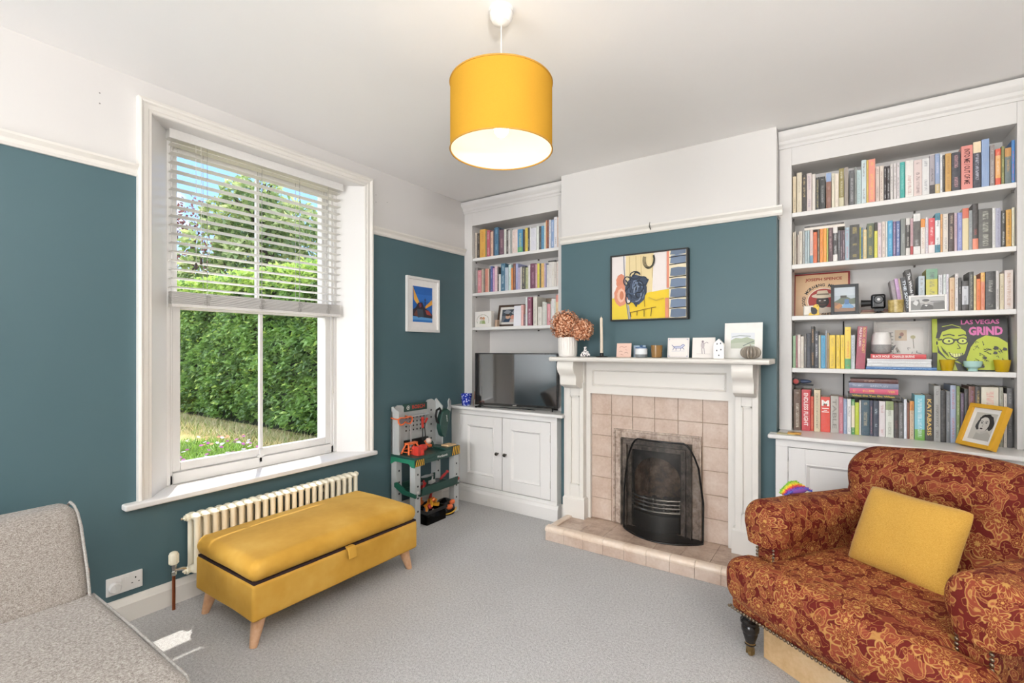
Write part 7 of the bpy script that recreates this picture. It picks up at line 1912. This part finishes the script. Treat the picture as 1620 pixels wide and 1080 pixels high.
def a_cpl(A):
    A.rect(0, 0, 1, 1, '6a7078').rect(0, 0.5, 1, 1, '484e56').ell(0.3, 0.8, 0.2, 0.15, '8a9098', 10, 0.2).ell(0.7, 0.75, 0.15, 0.18, 'a0a4aa', 10, 0.2).ell(0.35, 0.42, 0.13, 0.17, 'd0a890', 14).ell(0.62, 0.38, 0.13, 0.17, 'd89a84', 14).ell(0.34, 0.56, 0.13, 0.09, '4a3a30', 12).poly([(0.1, 0), (0.2, 0.25), (0.48, 0.25), (0.5, 0)], '3a4a60').poly([(0.46, 0), (0.5, 0.22), (0.8, 0.25), (0.95, 0)], 'd8c0b8')
pframe('photo_frame', 'dark brown framed colour photo of two people on the lowest left shelf', (-2.505, 3.590, 1.5525), 0.275, 0.205, 0.020, 0.016, 12, 0.05, plain('463428', 0.45), plain('dcd8d2', 0.7), 0.022, a_cpl)
panel('notebook', 'white spiral notebook standing in front of the brown photo frame', 'notebook', (-2.360, 3.510, 1.5525), 0.085, 0.180, 0.010, 4, 0.0, plain('e4e4ea', 0.6), lambda A: [A.line([(0.12, y / 16), (0.9, y / 16)], 0.002, 'cfd2da') for y in range(2, 15)])
m = MB(); m.box(-2.615, -2.590, 3.52, 3.56, 1.5525, 1.615); tag(m.build('small_box', plain('c4a890', 0.5), None, bevel=0.002, loc=(-2.60, 3.54, 1.5525)), 'tiny beige box between the white block and the brown photo frame', 'box')
m = MB(); m.box(-2.245, -2.095, 3.690, 3.742, 1.5527, 1.800); tag(m.build('cardboard_box', plain('a08a76', 0.7), None, bevel=0.002, loc=(-2.17, 3.71, 1.5525)), 'brown cardboard box standing behind the books on the lowest left shelf', 'box')
# ================================================================ GARDEN
def mat_leaf(name, h1, h2):
    t = NT(name); t.t.nodes.remove(t.p); n = t.noise(t.obj(), 1.6, 4); c = t.mix(n, hx(h1), hx(h2))
    a = t.n('ShaderNodeBsdfDiffuse', {'Color': c}); b = t.n('ShaderNodeBsdfTranslucent', {'Color': c}); g = t.n('ShaderNodeBsdfGlossy', {'Roughness': 0.5, 'Color': (0.5, 0.5, 0.5, 1)})
    m1 = t.n('ShaderNodeMixShader', {0: 0.4}); t.t.links.new(a.outputs[0], m1.inputs[1]); t.t.links.new(b.outputs[0], m1.inputs[2])
    m2 = t.n('ShaderNodeMixShader', {0: 0.07}); t.t.links.new(m1.outputs[0], m2.inputs[1]); t.t.links.new(g.outputs[0], m2.inputs[2])
    t.t.links.new(m2.outputs[0], t.out.inputs['Surface']); return t.m
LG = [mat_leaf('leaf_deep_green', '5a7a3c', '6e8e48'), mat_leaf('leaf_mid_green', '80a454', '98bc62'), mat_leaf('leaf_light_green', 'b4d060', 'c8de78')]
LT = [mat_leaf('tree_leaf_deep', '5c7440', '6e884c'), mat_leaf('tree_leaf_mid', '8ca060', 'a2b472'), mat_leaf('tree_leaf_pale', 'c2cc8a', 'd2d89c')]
LC = [mat_leaf('copper_leaf', '4a2a2a', '6a3c38'), mat_leaf('copper_leaf_light', '7a4a44', '946258')]
GZ = -0.12
t = NT('dry_lawn'); o_ = t.obj(); n1 = t.noise(o_, 1.2, 5); n2 = t.noise(o_, 40, 4)
t.base(t.mix(n2, t.ramp(n1, [(0.35, hx('a39a5c')), (0.5, hx('bdae74')), (0.65, hx('cdbd8c'))]), hx('b0a468'))); t.P(Roughness=0.95); t.bump(n2, 0.8, 0.03)
g = MB(); g.box(-40, -3.34, -25, 30, GZ - 0.2, GZ); struct(g.build('garden_ground', t.m))
rnd = random.Random(77)
def leafcard(V, F, MI, p, d, L, W, mi):
    """a bent, pointed leaf spray"""
    d = d.normalized(); s_ = d.cross(Vector((rnd.uniform(-1, 1), rnd.uniform(-1, 1), rnd.uniform(-1, 1))))
    if s_.length < 1e-3: return
    s_.normalize(); nrm = s_.cross(d) * (L * 0.18); b = len(V)
    V += [p, p + d * L * 0.5 + s_ * W + nrm, p + d * L - nrm, p + d * L * 0.5 - s_ * W + nrm]; F.append((b, b + 1, b + 2, b + 3)); MI.append(mi)
def leafobj(name, V, F, MI, mats, parent):
    m = MB(); m.v = [tuple(v) for v in V]; m.f = F; m.m = MI
    return m.build(name, mats, parent)
# clipped hedge
hg = thing('conifer_hedge', 'tall dense clipped green hedge behind the garden flowers, seen through the window', 'hedge', (-9.5, 5.0, GZ))
HX0, HX1, HY, HZ = -15.5, -5.2, 4.5, 2.78
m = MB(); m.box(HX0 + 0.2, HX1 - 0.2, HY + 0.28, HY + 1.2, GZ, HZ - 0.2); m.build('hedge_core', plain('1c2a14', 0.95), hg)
V, F, MI = [], [], []
for k in range(30000):
    x = HX0 + (HX1 - HX0) * rnd.random(); z = GZ + 0.12 + (HZ - GZ - 0.1) * rnd.random() ** 0.9
    bump_ = 0.20 * mnoise.noise(Vector((x * 1.1, z * 1.3, 0))) + 0.20 * mnoise.noise(Vector((x * 3.1, z * 3.9, 5)))
    y = HY + 0.16 - bump_ + rnd.uniform(-0.03, 0.12)
    top = HZ + 0.12 * mnoise.noise(Vector((x * 1.5, 3, 0)))
    if z > top: continue
    d = Vector((rnd.uniform(-0.8, 0.8), -1.0, rnd.uniform(-1.1, 0.35)))
    fz = mnoise.noise(Vector((x * 2.2, z * 2.2, 9)))
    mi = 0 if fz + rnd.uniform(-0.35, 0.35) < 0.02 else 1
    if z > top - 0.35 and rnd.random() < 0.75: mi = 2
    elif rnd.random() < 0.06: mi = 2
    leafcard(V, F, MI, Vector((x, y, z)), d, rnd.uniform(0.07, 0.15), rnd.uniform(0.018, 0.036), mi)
for k in range(6000):
    x = HX0 + (HX1 - HX0) * rnd.random(); y = HY + rnd.random() * 1.2; top = HZ + 0.12 * mnoise.noise(Vector((x * 1.5, 3, 0)))
    leafcard(V, F, MI, Vector((x, y, top - 0.08 + rnd.uniform(-0.05, 0.08))), Vector((rnd.uniform(-1, 1), rnd.uniform(-1, 1), 0.7)), rnd.uniform(0.06, 0.13), 0.03, 2 if rnd.random() < 0.7 else 1)
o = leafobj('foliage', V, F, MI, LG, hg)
# trees beyond
def tree(name, label, c, trunk_h, crown, n, mats, L, seed, lumps, group='trees behind the hedge'):
    global rnd; rnd = random.Random(seed)
    t_ = thing(name, label, 'tree', c, 0, group)
    m = MB(); c = Vector(c); m.tube([c, c + Vector((0.05, 0, trunk_h * 0.5)), c + Vector((0, 0.05, crown[2]))], [0.20, 0.15, 0.05], 10)
    for k in range(14):
        a_ = k * 2.4; z = trunk_h * (0.6 + 0.05 * k); r = crown[0] * 0.7
        m.tube([c + Vector((0, 0, z)), c + Vector((math.cos(a_) * r * 0.5, math.sin(a_) * r * 0.5, z + 0.5)), c + Vector((math.cos(a_) * r, math.sin(a_) * r, z + 0.7))], [0.07, 0.045, 0.015], 6)
    m.build('trunk', plain('4a3c30', 0.9), t_, smooth=50)
    V, F, MI = [], [], []
    cs = []
    for k in range(lumps):
        ph = math.acos(1 - 2 * (k + 0.5) / lumps); th = k * 2.39996
        q = 0.45 + 0.55 * rnd.random()
        cs.append((Vector((math.sin(ph) * math.cos(th) * crown[0] * q, math.sin(ph) * math.sin(th) * crown[0] * q, crown[1] + math.cos(ph) * crown[3] * q)), crown[0] * rnd.uniform(0.22, 0.38)))
    for k in range(n):
        ce, R = cs[k % lumps]; d = Vector((rnd.gauss(0, 1), rnd.gauss(0, 1), rnd.gauss(0, 1))).normalized()
        p = c + ce + d * R * rnd.uniform(0.7, 1.05)
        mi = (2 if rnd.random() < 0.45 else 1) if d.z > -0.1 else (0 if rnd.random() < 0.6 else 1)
        leafcard(V, F, MI, p, d + Vector((rnd.uniform(-.8, .8), rnd.uniform(-.8, .8), rnd.uniform(-.9, .2))), L * rnd.uniform(0.7, 1.3), L * 0.30, min(mi, len(mats) - 1))
    leafobj('crown_foliage', V, F, MI, mats, t_)
tree('broadleaf_tree', 'tall pale green tree rising behind the middle of the hedge', (-14.9, 7.94, GZ), 4.6, (1.75, 4.3, 6.6, 2.55), 9000, LT, 0.20, 3, 34)
tree('broadleaf_tree', 'green tree behind the right part of the hedge, smaller than the middle one', (-12.3, 11.2, GZ), 3.8, (1.9, 3.9, 5.8, 2.3), 6500, LT, 0.19, 8, 26)
tree('copper_tree', 'purple-leaved tree at the left edge of the garden view', (-18.6, 7.4, GZ), 3.6, (1.7, 4.2, 5.4, 2.4), 1500, LC, 0.15, 5, 26)
rnd = random.Random(31)
# flower clump beneath the window view
fl = thing('flower_clump', 'low clump of purple, white and orange daisies on the dry lawn', 'flowers', (-6.7, 3.25, GZ))
V, F, MI = [], [], []
for k in range(5200):
    a_ = rnd.random() * 6.28; r = rnd.random() ** 0.5; x = -6.75 + 1.05 * r * math.cos(a_); y = 2.70 + 0.62 * r * math.sin(a_)
    leafcard(V, F, MI, Vector((x, y, GZ + 0.02)), Vector((rnd.uniform(-.6, .6), rnd.uniform(-.6, .6), 1)), rnd.uniform(0.10, 0.26), 0.010, 2 if rnd.random() < 0.7 else 1)
leafobj('leaves', V, F, MI, [LG[0], mat_leaf('flower_leaf', '6a8a38', '7d9a40'), mat_leaf('flower_leaf_bright', '93b848', 'aecb62')], fl)
FC = ['9a4a84', 'e0d4e2', 'cf8a62', '74305c', 'e4d4b8']
m = MB()
for k in range(95):
    a_ = rnd.random() * 6.28; r = rnd.random() ** 0.5; x = -6.78 + 1.08 * r * math.cos(a_); y = 2.72 + 0.65 * r * math.sin(a_); z = GZ + rnd.uniform(0.19, 0.30)
    ci = (0 if x > -6.75 else 2) if rnd.random() < 0.5 else (1 if x > -6.9 else 4)
    if rnd.random() < 0.15: ci = 3
    c = Vector((x, y, z)); R = 0.028; tl_ = Vector((rnd.uniform(-.3, .6), rnd.uniform(-.4, .1), 1)).normalized(); ux = tl_.cross(Vector((0, 1, 0.1))).normalized(); uy = tl_.cross(ux)
    pts = [c] + [c + (ux * math.cos(q * PI / 8) + uy * math.sin(q * PI / 8)) * (R if q % 2 == 0 else R * 0.55) for q in range(16)]
    m.add(pts, [(0, 1 + q, 1 + (q + 1) % 16) for q in range(16)], ci)
o = m.build('blossoms', [plain(c_, 0.8) for c_ in FC], fl); o['kind'] = 'stuff'
# rough dry grass at the foot of the hedge
V, F, MI = [], [], []
for k in range(7000):
    x = -13 + 8.2 * rnd.random(); y = 3.42 + 0.78 * rnd.random() ** 0.6
    leafcard(V, F, MI, Vector((x, y, GZ)), Vector((rnd.uniform(-.5, .5), rnd.uniform(-.5, .5), 1)), rnd.uniform(0.06, 0.26), 0.006, rnd.choice((0, 0, 1)))
o = leafobj('tall_grass', V, F, MI, [mat_leaf('dry_straw', 'c4b680', 'd8caa0'), mat_leaf('weed_green', '90a058', 'a6b468')], None)
o['kind'] = 'stuff'; tag(o, 'dry straw-coloured grass along the foot of the hedge', 'grass'); o['kind'] = 'stuff'
